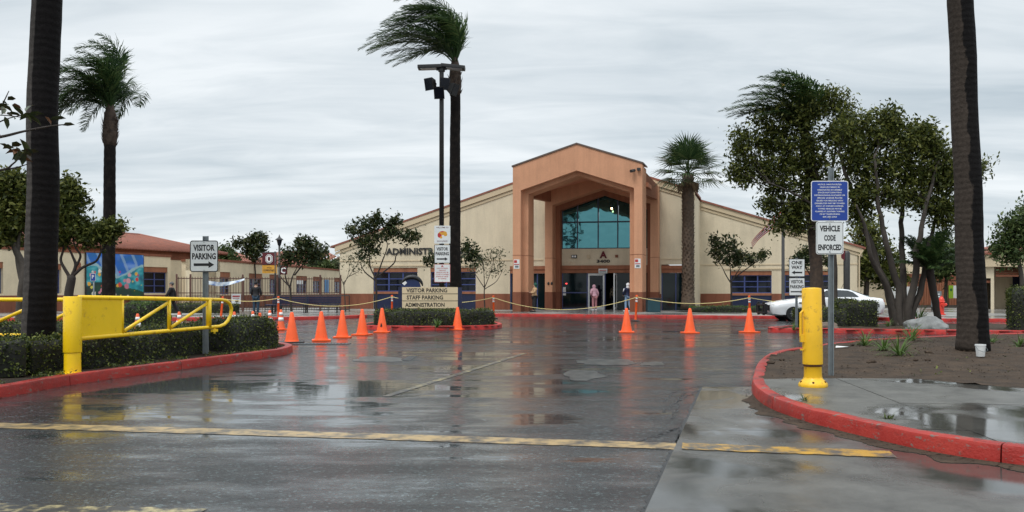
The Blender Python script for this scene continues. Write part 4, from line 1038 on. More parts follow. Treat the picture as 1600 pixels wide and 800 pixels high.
# brown steel picket fence
fe = thing('fence', 'brown steel picket fence along the courtyard in front of the cream wing', 'fence', (-14, 48, .147)); fo = fe.location
FA, FB = Vector((-19.4, 48.2, .147)), Vector((-10.5, 51.0, .147)); fu = (FB-FA); fl_ = fu.length; fu.normalize(); fa = math.atan2(fu.y, fu.x)
m = MB(); m.box((0,0,1.05), (.03,.022,2.0)); picket = m.build('picket', M['wains_m'] if 'wains_m' in M else M.setdefault('fence', pm('brown_fence_paint', (.12,.055,.040), .5, .2, 4, 0)), fe)
np_ = 62
for i in range(np_):
    o = picket if i == 0 else picket.copy()
    if i: COL.objects.link(o)
    o.location = FA + fu*(fl_*(i+.5)/np_) - fo; o.rotation_euler = (0,0,fa)
for z in (.25, 1.1, 1.95):
    m = MB(); c = (FA+FB)/2; m.box((c.x,c.y+.03,.147+z), (fl_,.03,.05), fa); m.build('rail', M['fence'], fe, off=fo)
for k, f in enumerate([0, .08, .39, .60, .87, 1.0]):
    p = FA+fu*fl_*f; m = MB(); m.box((p.x,p.y-.06,1.22), (.10,.10,2.15), fa); m.lathe([(.075,0),(.075,.03),(.02,.06)], 4, (p.x,p.y-.06,2.295), rot=fa+R(45)); m.build('post', M['fence'], fe, off=fo)
# things on the fence
t = thing('poster', 'white paper notice with a dark picture taped to the brown fence', 'notice', W(369,467,47.9)); o = t.location
m = MB(); m.box(o, (.52,.012,.58), fa); m.build('sheet', M['white'], t, off=o)
m = MB(); m.box(o+Vector((.05,-.012,-.12)), (.18,.006,.12), fa); m.build('picture', M['ink'], t, off=o)
m = MB(); m.box(o+Vector((0,-.012,.15)), (.4,.006,.08), fa); m.box(o+Vector((0,-.012,.04)), (.36,.006,.03), fa); m.build('print', M['sign_red'], t, off=o)
t = thing('banner', 'blue and white vinyl banner sagging between the fence and the tree', 'banner', W(350,441,47.6)); o = t.location
m = MB(); vs = []; n = 18
for i in range(n+1):
    f = i/n; x = W(322+60*f,0,47.6).x; z = 2.03-.35*math.sin(math.pi*f)*.45 + (.12*f-.06)
    hh = .13+.07*math.sin(math.pi*f+.6)
    vs += [(x,47.6+.08*math.sin(f*9),z),(x,47.55+.1*math.sin(f*7),z-hh*1.15)]
m.add(vs, [(2*i,2*i+2,2*i+3,2*i+1) for i in range(n)])
bm_, nt, bs = new_mat('banner_print'); tcn = nd(nt,'ShaderNodeTexCoord').outputs['Object']
nn = nd(nt,'ShaderNodeTexNoise',{'Vector':tcn,'Scale':3.0,'Detail':3.0}).outputs[0]
nt.links.new(ramp(nt,nn,[(.42,(.08,.13,.30)),(.52,(.35,.42,.52)),(.64,(.62,.66,.70))]), bs.inputs['Base Color'])
m.build('cloth', bm_, t, off=o, smooth=True)

# ------------------------------------------------------------------ vegetation builders
class Leaves:
    def __init__(s, seed): s.r = np.random.default_rng(seed); s.c = []
    def cloud(s, centers, n, sig, size, flatten=.75):
        """n leaves around each centre; returns quads"""
        r = s.r; c = np.repeat(np.asarray(centers), n, 0); c = c + r.normal(0, 1, c.shape)*np.asarray(sig)
        s.at(c, size)
    def at(s, c, size, aspect=.42, axis=None):
        r = s.r; k = len(c)
        a = r.normal(0, 1, (k,3)) if axis is None else axis + r.normal(0,.45,(k,3)); a /= np.linalg.norm(a, axis=1, keepdims=True)
        b = np.cross(a, r.normal(0,1,(k,3))); b /= np.linalg.norm(b, axis=1, keepdims=True)+1e-9
        nrm = np.cross(a, b)
        L = size*r.uniform(.45, 1.45, (k,1)); w = L*aspect
        q = np.stack([c - a*L*.5, c + b*w*.5 + nrm*w*.12, c + a*L*.5, c - b*w*.5 + nrm*w*.12], 1)
        s.c.append(q.reshape(-1, 3))
    def build(s, name, mat, parent, off):
        v = np.concatenate(s.c) - np.asarray(off); n = len(v)//4
        me = bpy.data.meshes.new(name)
        me.vertices.add(len(v)); me.vertices.foreach_set('co', v.astype(np.float32).ravel())
        me.loops.add(n*4); me.loops.foreach_set('vertex_index', np.arange(n*4, dtype=np.int32))
        me.polygons.add(n); me.polygons.foreach_set('loop_start', np.arange(0, n*4, 4, dtype=np.int32))
        me.polygons.foreach_set('loop_total', np.full(n, 4, dtype=np.int32))
        me.materials.append(mat); me.update(calc_edges=True)
        return link(name, me, parent)

def tree(label, base, stems, blobs, leaf, bark, size=.16, per=26, twigs=14, sig=.16, seed=1, group=None, name='tree', limb_r=.035, cat='tree', crown='crown', lseg=5):
    """stems: [(points, r0, r1)]; blobs: [(centre, (rx,ry,rz), weight)]"""
    rr = random.Random(seed); base = Vector(base)
    t = thing(name, label, cat, base, 0, group)
    tr = MB(); nodes = []
    for pts, ra, rb_ in stems:
        P = crom(pts, 6)
        P = [p + Vector((mnoise.noise(p*1.7)*ra*.6, mnoise.noise(p*1.7+Vector((9,0,0)))*ra*.6, 0)) if 0 < i < len(P)-1 else p for i, p in enumerate(P)]
        tr.tube(P, [ra+(rb_-ra)*i/(len(P)-1) for i in range(len(P))], 9)
        for i, p in enumerate(P): nodes.append((p, ra+(rb_-ra)*i/(len(P)-1), i/(len(P)-1)))
    lv = Leaves(seed)
    for c, rad, wgt in blobs:
        c = Vector(c)
        cand = [q for q in nodes if q[2] > .35 and q[0].z < c.z + .1] or nodes
        p, pr, _ = min(cand, key=lambda q: (q[0]-c).length + (0.5 if q[2] > .97 else 0))
        mid = p.lerp(c, .5) + Vector((rr.uniform(-.12,.12), rr.uniform(-.12,.12), -.12*(c-p).length*rr.uniform(.2,1)))
        LP_ = crom([p, mid, c], lseg); lr = min(pr*.75, limb_r)
        tr.tube(LP_, [lr*(1-.65*i/(len(LP_)-1)) for i in range(len(LP_))], 6)
        cs = []
        for k in range(int(twigs*wgt)):
            q = LP_[rr.randrange(len(LP_)//3, len(LP_))]
            while True:
                d = Vector((rr.uniform(-1,1), rr.uniform(-1,1), rr.uniform(-1,1)))
                if .25 < d.length < 1: break
            e = c + Vector((d.x*rad[0], d.y*rad[1], d.z*rad[2]))
            md = q.lerp(e, .55) + Vector((rr.uniform(-.1,.1), rr.uniform(-.1,.1), rr.uniform(-.15,.02)))*(e-q).length
            tr.tube([q, md, e], [lr*.34, lr*.24, lr*.1], 4, cap=False)
            cs.append(e)
            if rr.random() < .5: cs.append(md.lerp(e, .5))
        if cs: lv.cloud([tuple(x) for x in cs], int(per*1.6), sig*1.08, size*1.12)
    tr.build('trunk', bark, t, smooth=True, off=base)
    if lv.c: lv.build(crown, leaf, t, base)
    return t
def blobs_px(lst, Y, dep=.6, k=1.0):
    """[(px,py,rx_px,ry_px,weight,dY)] -> blobs"""
    out = []
    for b in lst:
        x, y, rx, ry = b[:4]; w = b[4] if len(b) > 4 else 1.0; dY = b[5] if len(b) > 5 else 0.0
        s = (Y+dY)/FPX*k; out.append((W(x, y, Y+dY), (rx*s, rx*s*dep, ry*s), w))
    return out
def sp(*p, Y): return [W(a[0], a[1], Y + (a[2] if len(a) > 2 else 0)) for a in p]

WIND = Vector((-1.0, -.15, -.05))
def frond_mesh(seed, d0, L, wind=1.0, droop=.5, nl=64, ll=.55, lw=.035, stiff=1.0):
    rr = random.Random(seed); p = Vector((0,0,0)); d = Vector(d0).normalized(); P = [p.copy()]; D = [d.copy()]; n = 26; ds = L/n
    for i in range(n):
        f = i/n; d = (d + WIND*wind*ds*(.25+f*.9)/stiff + Vector((0,0,-1))*droop*ds*(.2+f)).normalized(); p = p + d*ds; P.append(p.copy()); D.append(d.copy())
    m = MB(); m.tube(P, [.028*(1-.85*i/n) for i in range(n+1)], 4, cap=False)
    for i in range(nl):
        f = .16+.84*(i+.5)/nl; x = f*n; k = min(int(x), n-1); b = P[k].lerp(P[k+1], x-k); t = D[k]
        sd = t.cross(Vector((0,0,1))); sd = sd.normalized() if sd.length > .05 else Vector((0,1,0)); nn = sd.cross(t)
        for s in (-1, 1):
            l = ll*(math.sin(math.pi*min(1,f*.92+.08))**.6)*rr.uniform(.75,1.1)+.08
            v = (sd*s*rr.uniform(.55,.9) + t*rr.uniform(.45,.8) + nn*rr.uniform(-.2,.45) + WIND*wind*.45).normalized()
            v2 = (v + WIND*wind*.5 + Vector((0,0,-.75))*rr.uniform(.4,1.1)).normalized()
            w_ = v.cross(nn); w_ = (w_.normalized() if w_.length > .05 else t)*lw*.5
            a = b + v*l*.5; e = a + v2*l*.5
            m.add([b-w_*.6, b+w_*.6, a+w_, a-w_, e], [(0,1,2,3),(3,2,4)])
    return m
def queen_palm(label, base, top, r0, r1, nf, seed, bark, L=2.6, wind=1.0, shaft=True, group=None, ring=True, flare=1.25, name='palm_tree', shaft_len=.62, nseg=46, ll=.55, dr=.35):
    base, top = Vector(base), Vector(top); rr = random.Random(seed)
    t = thing(name, label, 'palm tree', base, 0, group)
    P = []; rad = []
    for i in range(nseg+1):
        f = i/nseg; p = base.lerp(top, f); p += Vector((mnoise.noise(Vector((f*4, seed, 0)))*.05, mnoise.noise(Vector((f*4, seed, 5)))*.05, 0))*(1 if 0 < i < nseg else 0)
        r_ = r0+(r1-r0)*f; r_ *= 1 + (flare-1)*math.exp(-f*14) + .025*mnoise.noise(Vector((f*30, seed, 2))) + (.03 if (i % 2 and ring) else 0); P.append(p); rad.append(r_)
    m = MB(); m.tube(P, rad, 16); m.build('trunk', bark, t, smooth=True, off=base)
    ax = (top-base).normalized()
    if shaft:
        m = MB(); q0 = top - ax*.55; m.tube([q0, q0+ax*.18, q0+ax*.5, q0+ax*(.55+shaft_len*.6), q0+ax*(.55+shaft_len)], [r1*1.05, r1*1.22, r1*1.34, r1*1.05, r1*.5], 12)
        for k in range(60):                     # torn leaf bases
            a = rr.uniform(0, 6.28); z = rr.uniform(-.5,.45); u_ = Vector((math.cos(a), math.sin(a), 0))
            b = top + ax*z + u_*r1*1.2; m.add([b+Vector((-u_.y,u_.x,0))*.06, b-Vector((-u_.y,u_.x,0))*.06, b+u_*.10+ax*rr.uniform(.12,.4)], [(0,1,2)])
        m.build('leaf_bases', M['bark_b'], t, smooth=True, off=base)
    cr = top + ax*shaft_len*.8
    for k in range(nf):
        a = 2*math.pi*k/nf*2.4 + rr.uniform(-.25,.25); el = rr.uniform(.25, 1.25)
        d = Vector((math.cos(a)*math.cos(el), math.sin(a)*math.cos(el), math.sin(el)))
        if wind > .4: d = Vector((min(d.x, .45)*.8-.05, d.y*.8, abs(d.z)+.35)).normalized()
        o = frond_mesh(seed*50+k, d, L*rr.uniform(.8,1.12), wind*rr.uniform(.8,1.2), dr+dr*rr.random(), ll=ll).build('frond', M['frond'], t)
        o.location = cr - base + ax*rr.uniform(-.15,.1)
    return t

# --- palms
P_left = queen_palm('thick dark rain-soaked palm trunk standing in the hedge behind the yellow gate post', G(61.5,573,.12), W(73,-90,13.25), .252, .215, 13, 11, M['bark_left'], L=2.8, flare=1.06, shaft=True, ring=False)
P_l2 = queen_palm('queen palm with a brown bulging crownshaft and fronds blown left behind the mural', W(169,507,30), W(172,205,30), .225, .19, 34, 12, M['bark_pd'], L=3.0, wind=.68, shaft_len=1.0, ll=.66, dr=.85)
P_mid = queen_palm('tall dark queen palm on the sign island, fronds streaming left in the wind', W(711,503,32.6), W(711,128,32.6), .235, .19, 34, 13, M['bark_pd'], L=3.9, wind=1.0, shaft_len=.95, ll=.66)
P_r3 = queen_palm('queen palm half hidden in the olive tree behind the blue parking notice', W(1281,507,31), W(1262,238,31), .235, .19, 26, 14, M['bark_b'], L=3.5, wind=1.0, shaft_len=.8, ll=.6)
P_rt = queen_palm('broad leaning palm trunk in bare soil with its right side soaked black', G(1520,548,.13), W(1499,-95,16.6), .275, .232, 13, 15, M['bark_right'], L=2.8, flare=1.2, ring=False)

# fan palm in front of the building
def fan_palm(label, base, top, r, nf, seed, RL=1.35):
    base, top = Vector(base), Vector(top); rr = random.Random(seed); t = thing('fan_palm', label, 'palm tree', base)
    m = MB(); P = [base.lerp(top, i/20) for i in range(21)]; m.tube(P, [r*(1.35-.35*min(1, i/3)) if i < 4 else r*(1+.05*math.sin(i*1.3)) for i in range(21)], 14); m.build('trunk', M['bark_f'], t, smooth=True, off=base)
    m = MB(); h = (top-base).length
    for k in range(420):                        # old leaf bases in a criss-cross
        f = k/420; a = k*2.399963; u_ = Vector((math.cos(a), math.sin(a), 0)); sd = Vector((-u_.y, u_.x, 0)); b = base.lerp(top, f) + u_*r*.97
        e = b + u_*rr.uniform(.05,.11) + Vector((0,0,rr.uniform(.10,.20)))
        m.add([b-sd*.07, b+sd*.07, e+sd*.03, e-sd*.03, b+Vector((0,0,.1))], [(0,1,2,3),(1,4,2),(4,0,3),(2,4,3)])
    stuff(m.build('leaf_bases', M['bark_f'], t, off=base))
    for k in range(nf):
        a = k*2.399963; f = k/nf; el = math.pi/2*(1-f*1.30) ; d = Vector((math.cos(a)*math.cos(el), math.sin(a)*math.cos(el), math.sin(el))).normalized()
        m = MB(); pl_ = rr.uniform(.95,1.35)
        e = d*pl_ + Vector((0,0,-.10*f)); m.tube([(0,0,0), d*pl_*.5+Vector((0,0,.03)), e], [.025,.02,.014], 4, cap=False)
        sd = d.cross(Vector((0,0,1))); sd = sd.normalized() if sd.length > .1 else Vector((1,0,0)); up = sd.cross(d)
        for j in range(24):
            q = (j/23-.5)*R(190); v = (d*math.cos(q) + sd*math.sin(q)).normalized(); l = RL*.72*rr.uniform(.85,1.1)*(.72+.28*math.cos(q*.6))
            wv = (up.cross(v)).normalized()*.035; a1 = e + v*l*.55 + up*.05*l; a2 = e + v*l + Vector((0,0,-.17*l*rr.uniform(.3,1.2)))
            m.add([e-wv*.3, e+wv*.3, a1+wv, a1-wv, a2], [(0,1,2,3),(3,2,4)])
        o = m.build('frond', M['frond_f'], t); o.location = top-base
    for k in range(5):
        a = k*1.3; d = Vector((math.cos(a)*.55, math.sin(a)*.55, -.8)); m = MB(); m.tube([(0,0,-.1), d*.5], .02, 4)
        for j in range(12):
            q = (j/11-.5)*2.2; v = (d.normalized()*math.cos(q)+Vector((-d.y,d.x,0)).normalized()*math.sin(q)); m.add([d*.5, d*.5+v*.5+Vector((.03,0,0)), d*.5+v*.55+Vector((0,0,-.3))], [(0,1,2)])
        o = m.build('dead_frond', M['dead'], t); o.location = top-base
    return t
fan_palm('stout fan palm with criss-cross trunk standing against the tan gable wall', W(1075,483,49.5), W(1075,272,49.5), .33, 34, 21, RL=2.0)
# pygmy date palm on the right island
pg = queen_palm('small ragged palm leaning beside the grey boulder on the right island', W(1466,500,29.5), W(1452,420,29.5), .11, .14, 34, 22, M['bark_dk'], L=1.35, wind=.12, shaft=False, shaft_len=.08, name='date_palm', nseg=14, flare=1.0, ll=.30)

# --- trees
def Yt(py, Y): return W(0, py, Y)
# the big olive-coloured trees of the right island
rngb = random.Random(5)
def scatter(px0, py0, rx, ry, n, s0, s1, Yd, seed, w=1.0):
    r_ = random.Random(seed); out = []
    while len(out) < n:
        u, v = r_.uniform(-1,1), r_.uniform(-1,1)
        if u*u+v*v > 1: continue
        out.append((px0+rx*u, py0+ry*v, r_.uniform(s0,s1), r_.uniform(s0,s1)*.8, w, r_.uniform(-Yd,Yd)))
    return out
YB = 29.5
tree('big multi-stemmed olive green tree rising behind the boulder on the right island', W(1405,508,YB),
     [(sp((1402,512),(1392,470,.2),(1370,410,.3),(1345,340,.3),(1322,270,.1),(1310,235), Y=YB), .16, .04),
      (sp((1406,512),(1402,450),(1385,380,-.3),(1372,300,-.5),(1368,240,-.6), Y=YB), .15, .035),
      (sp((1410,512),(1412,440,.3),(1408,360,.6),(1412,290,.8),(1420,230,.9), Y=YB), .14, .035),
      (sp((1414,512),(1428,440,-.2),(1435,380,-.4),(1450,310,-.5),(1468,250,-.4), Y=YB), .15, .035),
      (sp((1418,512),(1438,450),(1452,390,.2),(1462,345,.3),(1480,300,.5), Y=YB), .13, .03),
      (sp((1400,512),(1385,450,-.3),(1362,400,-.7),(1350,350,-.9),(1338,320,-1), Y=YB), .12, .03)],
     blobs_px([(1330,200,28,20),(1345,225,30,22),(1375,205,26,20),(1400,215,28,24),(1425,225,24,24),(1440,205,16,12,.8),(1460,225,22,20),(1475,255,20,20),(1488,280,16,16,.8),(1465,285,24,20),(1435,265,28,24),(1400,260,28,24),(1365,260,28,24),(1335,260,24,22),
               (1350,300,24,18),(1380,305,22,18,.8),(1420,305,26,20),(1455,320,22,16),(1478,325,14,12,.7),(1390,185,14,10,.6),(1528,262,16,12,.5),(1515,280,14,12,.4),(1345,330,16,14,.6),(1475,345,12,10,.5)]
              , YB, .9, 1.15), M['tree_o'], M['bark'], size=.14, per=20, twigs=25, sig=.17, seed=31, limb_r=.05)
YA = 30.6
tree('spreading olive green tree over the one way sign, its twigs reaching left', W(1303,508,YA),
     [(sp((1303,508),(1305,440),(1300,380),(1290,320),(1275,265),(1262,225), Y=YA), .13, .05), (sp((1297,350),(1270,320,-.3),(1235,300,-.5),(1200,285,-.6), Y=YA), .07, .02),
      (sp((1290,320),(1300,270,.3),(1305,225,.4),(1308,190,.4), Y=YA), .07, .02)],
     blobs_px([(1205,190,30,20),(1240,175,30,22),(1275,165,26,20),(1300,155,20,14,.8),(1318,180,18,18,.8),(1225,225,30,22),(1260,215,30,24),(1195,225,22,18,.8),(1165,215,20,14,.6),(1150,235,12,10,.4),(1180,255,22,14,.7),(1210,265,26,18),(1160,272,18,10,.6),(1145,265,10,8,.4),(1245,262,26,20),(1280,250,24,24),(1295,285,16,16,.7),
               (1220,290,20,12,.7),(1205,318,14,12,.6),(1235,325,16,16,.8),(1255,320,12,12,.6),(1222,348,14,10,.6),(1245,352,8,7,.5),(1268,300,16,16,.7),(1310,215,16,18,.8)]
              , YA, .9, 1.12), M['tree_o'], M['bark'], size=.135, per=20, twigs=24, sig=.16, seed=32, limb_r=.04)
# dull green tree far behind them
tree('green tree standing beyond the white patrol car, behind the grey stems', W(1355,478,62), [(sp((1355,480),(1352,420),(1350,370), Y=62), .22, .1)],
     blobs_px([(1340,400,26,22),(1365,380,26,24),(1385,405,24,22),(1350,360,20,16),(1375,430,24,18),(1340,430,20,16),(1400,435,20,14)], 62, .9), M['tree_o'], M['bark'], size=.3, per=22, twigs=16, sig=.35, seed=33)
tree('bushy green tree seen under the small palm, beyond the plaza', W(1478,480,66), [(sp((1478,480),(1477,440),(1478,415), Y=66), .16, .08)],
     blobs_px([(1470,405,18,16),(1490,412,16,18),(1480,390,16,12),(1465,425,14,10),(1500,395,14,14)], 66, .9), M['tree_g'], M['bark'], size=.32, per=20, twigs=14, sig=.35, seed=34)
tree('green tree at the far right edge in front of the trellised building', W(1597,492,40), [(sp((1600,500),(1597,430),(1585,380),(1580,350), Y=40), .12, .05)],
     blobs_px([(1575,365,16,14),(1590,345,20,18),(1610,330,20,20),(1565,385,14,10,.7),(1600,375,22,16),(1620,360,20,20),(1585,400,16,8,.6),(1630,320,22,20)], 40, .9), M['tree_g'], M['bark'], size=.19, per=20, twigs=18, sig=.2, seed=35)
# small magnolias by the building
def mag(label, Y, trunk, stems, bl, seed, leaf='mag', bark='bark_dk', r=.075, size=.20, per=11, twigs=12, sig=.15, name='tree', lr=.03):
    return tree(label, W(trunk[0], trunk[1], Y), [(sp(*s, Y=Y), r if i == 0 else r*.62, r*.55 if i == 0 else r*.2) for i, s in enumerate(stems)], blobs_px(bl, Y, .9), M[leaf], M[bark], size=size, per=per, twigs=twigs, sig=sig, seed=seed, limb_r=lr, name=name)
mag('small dark magnolia with grey forked trunk in front of the ADMINISTRATION wall', 45, (588,484),
    [[(588,486),(588,460),(587,432)], [(587,435),(578,415),(578,395),(590,365)], [(587,435),(597,410),(605,385),(598,360)], [(590,432),(615,412),(620,398),(635,385)], [(586,438),(570,425),(562,410)]],
    [(575,350,13,10),(590,344,12,8),(560,360,14,8,.8),(578,372,16,12),(600,368,16,11),(612,352,9,11,.8),(618,345,8,8,.7),(625,365,12,6,.6),(640,369,12,5,.5),(652,369,7,4,.4),(582,392,11,8,.5),(562,378,12,8,.7),(548,358,6,5,.4),(566,400,9,7,.35)], 41)
mag('nearly bare young tree at the left corner of the gable wall', 47, (540,486),
    [[(540,487),(538,455),(537,440)], [(537,445),(530,425),(528,405)], [(537,442),(550,425),(560,410)], [(537,446),(545,425),(545,400)], [(545,432),(560,424),(572,412)]],
    [(530,408,8,8,.8),(546,402,10,10,.8),(560,405,12,9,.9),(556,420,10,8,.6),(573,407,9,7,.6)], 42, leaf='sparse', bark='bark', r=.035, size=.12, per=5, twigs=9, lr=.014)
mag('thin half bare tree right of the centre palm before the tan wall', 47, (758,484),
    [[(758,486),(757,462),(757,447)], [(757,450),(745,432),(738,420)], [(757,450),(765,430),(772,405)], [(757,452),(775,440),(784,425)], [(757,448),(756,425),(754,405)]],
    [(742,418,10,9,.9),(755,408,10,10,.9),(770,405,12,14,.9),(780,418,9,12,.8),(765,425,12,10,.7),(745,404,8,8,.6),(783,395,6,12,.4)], 43, leaf='sparse', bark='bark_dk', r=.045, size=.13, per=6, twigs=11, lr=.018)
mag('dark leafed sapling showing on both sides of the sign pole and centre palm', 40, (700,486),
    [[(700,487),(700,450),(700,425)], [(700,430),(715,412),(728,396)], [(700,430),(685,415),(672,407)]],
    [(730,388,9,7,.7),(742,398,9,8,.6),(735,405,12,9,.6),(668,407,7,5,.5),(682,402,8,6,.5)], 44, size=.17, per=12, r=.045, lr=.018)
mag('young magnolia with dark flat crown before the right gable wall', 51, (1143,478),
    [[(1143,480),(1142,455),(1142,440)], [(1142,442),(1132,425),(1125,412)], [(1142,442),(1152,425),(1160,414)], [(1142,442),(1141,420),(1140,405)], [(1150,432),(1172,416),(1190,404)]],
    [(1115,378,8,9,.9),(1122,390,13,11),(1137,382,14,10),(1145,395,15,11),(1160,398,13,9,.8),(1130,404,14,9,.9),(1172,404,10,7,.7),(1188,400,7,5,.5),(1194,395,4,4,.3),(1152,410,11,6,.6)], 45, r=.07, lr=.03)
mag('small magnolia partly hidden by the one way sign and the brown palm trunk', 47, (1266,482),
    [[(1266,484),(1266,450),(1266,425)], [(1266,430),(1255,410),(1250,400)], [(1266,430),(1280,412),(1286,402)]],
    [(1252,400,11,9),(1268,396,12,11),(1282,404,9,8,.8),(1290,408,6,5,.5),(1244,408,6,5,.5),(1262,408,11,7,.7)], 46, r=.06)
mag('leaning magnolia with a dark crown beside the maroon banner', 44, (453,482),
    [[(455,486),(454,465),(453,446)], [(453,448),(443,438),(437,430)], [(453,448),(458,430),(466,415)], [(453,450),(446,432),(450,415)], [(460,430),(475,412),(488,402)]],
    [(455,398,13,10),(470,388,14,10),(484,382,12,8,.8),(480,398,16,9),(497,390,12,7,.8),(503,396,8,6,.6),(465,405,12,7,.7),(446,408,10,8,.7),(468,378,8,6,.6),(492,402,12,5,.6),(475,376,5,4,.4)], 47)
mag('dark magnolia standing behind the cream wing left of the lamp post', 66, (400,470),
    [[(400,475),(399,430),(398,408)], [(398,412),(388,395),(382,382)], [(398,412),(405,395),(408,380)]],
    [(382,380,12,7,.8),(370,380,8,5,.5),(395,375,10,8,.8),(405,372,10,7,.8),(412,371,7,5,.6),(398,388,12,9),(388,392,9,6,.7),(408,386,8,7,.7),(400,400,9,5,.6)], 48, size=.27, sig=.2)
mag('light green round tree behind the cream wing by the visitor parking sign', 75, (350,470),
    [[(350,475),(350,440),(350,415)]],
    [(345,400,14,9),(355,396,14,9),(362,406,10,8),(336,406,12,8),(350,410,16,6)], 49, leaf='tree_g', size=.3, sig=.3, per=26)
mag('low rounded bush crown behind the fence in front of the far red roof', 92, (497,470),
    [[(497,475),(497,440),(497,425)]],
    [(490,416,12,5),(502,415,14,6),(515,417,12,5),(525,416,10,5)], 50, leaf='tree_g', size=.35, sig=.3, per=26)
# pruned trees on the left
tree('pruned tree with stubby forked limbs between the dark palm and the mural', W(110,500,25), [(sp((110,500),(110,462),(111,432), Y=25), .14, .12), (sp((110,436),(100,418),(95,405),(98,385),(85,370), Y=25), .055, .02),
      (sp((111,434),(117,415),(112,400),(105,385), Y=25), .055, .025), (sp((112,433),(128,418),(150,408),(158,392), Y=25), .05, .025), (sp((117,418),(125,400),(118,388),(114,375), Y=25), .04, .02)],
     blobs_px([(100,300,16,14),(120,310,14,16),(112,335,20,16),(95,350,18,14),(125,355,16,12),(108,290,12,8,.7),(135,372,14,7,.6),(150,365,16,9,.7),(165,358,14,8,.7),(182,354,10,7,.5),(90,325,12,12),(172,368,12,6,.5),(100,372,14,8,.7)], 25, .9),
     M['tree_o'], M['bark_dk'], size=.13, per=22, twigs=18, sig=.12, seed=51, limb_r=.03)
tree('leafy tree with a grey forked trunk left of the dark palm', W(34,520,20), [(sp((32,520),(34,470),(38,432),(28,395),(20,360), Y=20), .13, .06), (sp((36,440),(28,410),(30,380),(35,350), Y=20), .07, .03), (sp((34,460),(45,430),(42,400), Y=20), .06, .03)],
     blobs_px([(8,290,18,16),(25,280,16,14),(40,295,14,14),(12,320,20,16),(35,325,16,16),(5,350,18,14),(25,352,18,12),(-15,310,20,20),(15,372,18,8,.7),(48,310,10,12),(-10,340,20,16),(-12,372,18,8,.7)], 20, .9), M['tree_o'], M['bark'], size=.115, per=22, twigs=18, sig=.1, seed=52, limb_r=.03)
# near magnolia branch reaching in from the left, each leaf its own piece
nb = thing('magnolia_tree', 'close leafless-looking magnolia twigs with few big leaves at the left edge', 'tree', (-6.9, 7.6, .1)); no = nb.location
m = MB(); YN = 8.2
trunkp = [Vector((-6.9,7.6,.1)), Vector((-6.85,7.7,1.4)), Vector((-6.7,7.9,2.2)), W(-190,260,YN)]
m.tube(crom(trunkp, 6), [.08]*8+[.07]*6+[.045]*5, 8)
tw = [[(-190,260),(-60,222),(0,214),(38,205),(80,197),(108,194)], [(-60,222),(-20,200),(10,186),(42,178)], [(-20,200),(0,170),(14,142)], [(-190,260),(-80,270),(0,266),(20,256),(36,240)], [(0,266),(25,262),(44,256)], [(0,214),(-10,192),(-5,180),(40,184)]]
for k, l in enumerate(tw):
    P = crom([W(x, y, YN+.05*k) for x, y in l], 6); m.tube(P, [.022*(1-.8*i/(len(P)-1)) if k in (0,3) else .012*(1-.7*i/(len(P)-1)) for i in range(len(P))], 5)
m.build('branches', M['bark_dk'], nb, smooth=True, off=no)
leafm = pm('big_magnolia_leaf', (.045,.06,.018), .35, .4, 12, 0, col2=(.10,.10,.035)); leafb = pm('brown_magnolia_leaf', (.16,.07,.03), .5, .4, 12, 0)
rr = random.Random(3)
def bigleaf(p, d, l, mt):
    d = d.normalized(); s = d.cross(Vector((0,.6,1))).normalized(); n = s.cross(d); m = MB(); w = l*.22
    c = [p, p+d*l*.3+s*w+n*w*.4, p+d*l*.3-s*w+n*w*.4, p+d*l*.35, p+d*l*.7+s*w*.8+n*w*.3, p+d*l*.7-s*w*.8+n*w*.3, p+d*l*.72-n*.0, p+d*l-n*l*.12]
    m.add(c, [(0,1,3),(0,3,2),(1,4,6,3),(3,6,5,2),(4,7,6),(6,7,5)]); return m.build('leaf', mt, nb, off=no, smooth=True)
for (x, y, n) in [(42,178,7),(14,160,4),(5,178,6),(36,238,7),(20,232,5),(0,164,5),(44,240,3),(28,246,3)]:
    for k in range(n): bigleaf(W(x+rr.uniform(-6,6), y+rr.uniform(-4,4), YN+rr.uniform(-.1,.1)), Vector((rr.uniform(-1,1.2), rr.uniform(-.6,.6), rr.uniform(-.5,.35))), rr.uniform(.10,.17), leafb if rr.random() < .15 else leafm)
for (x, y) in [(86,184),(92,183),(106,193)]: bigleaf(W(x-8,y+3,YN), Vector((1,.1,.15)), .12, leafb if x < 80 else leafm)
bigleaf(W(70,182,YN), Vector((.5,0,-.6)), .12, leafb)

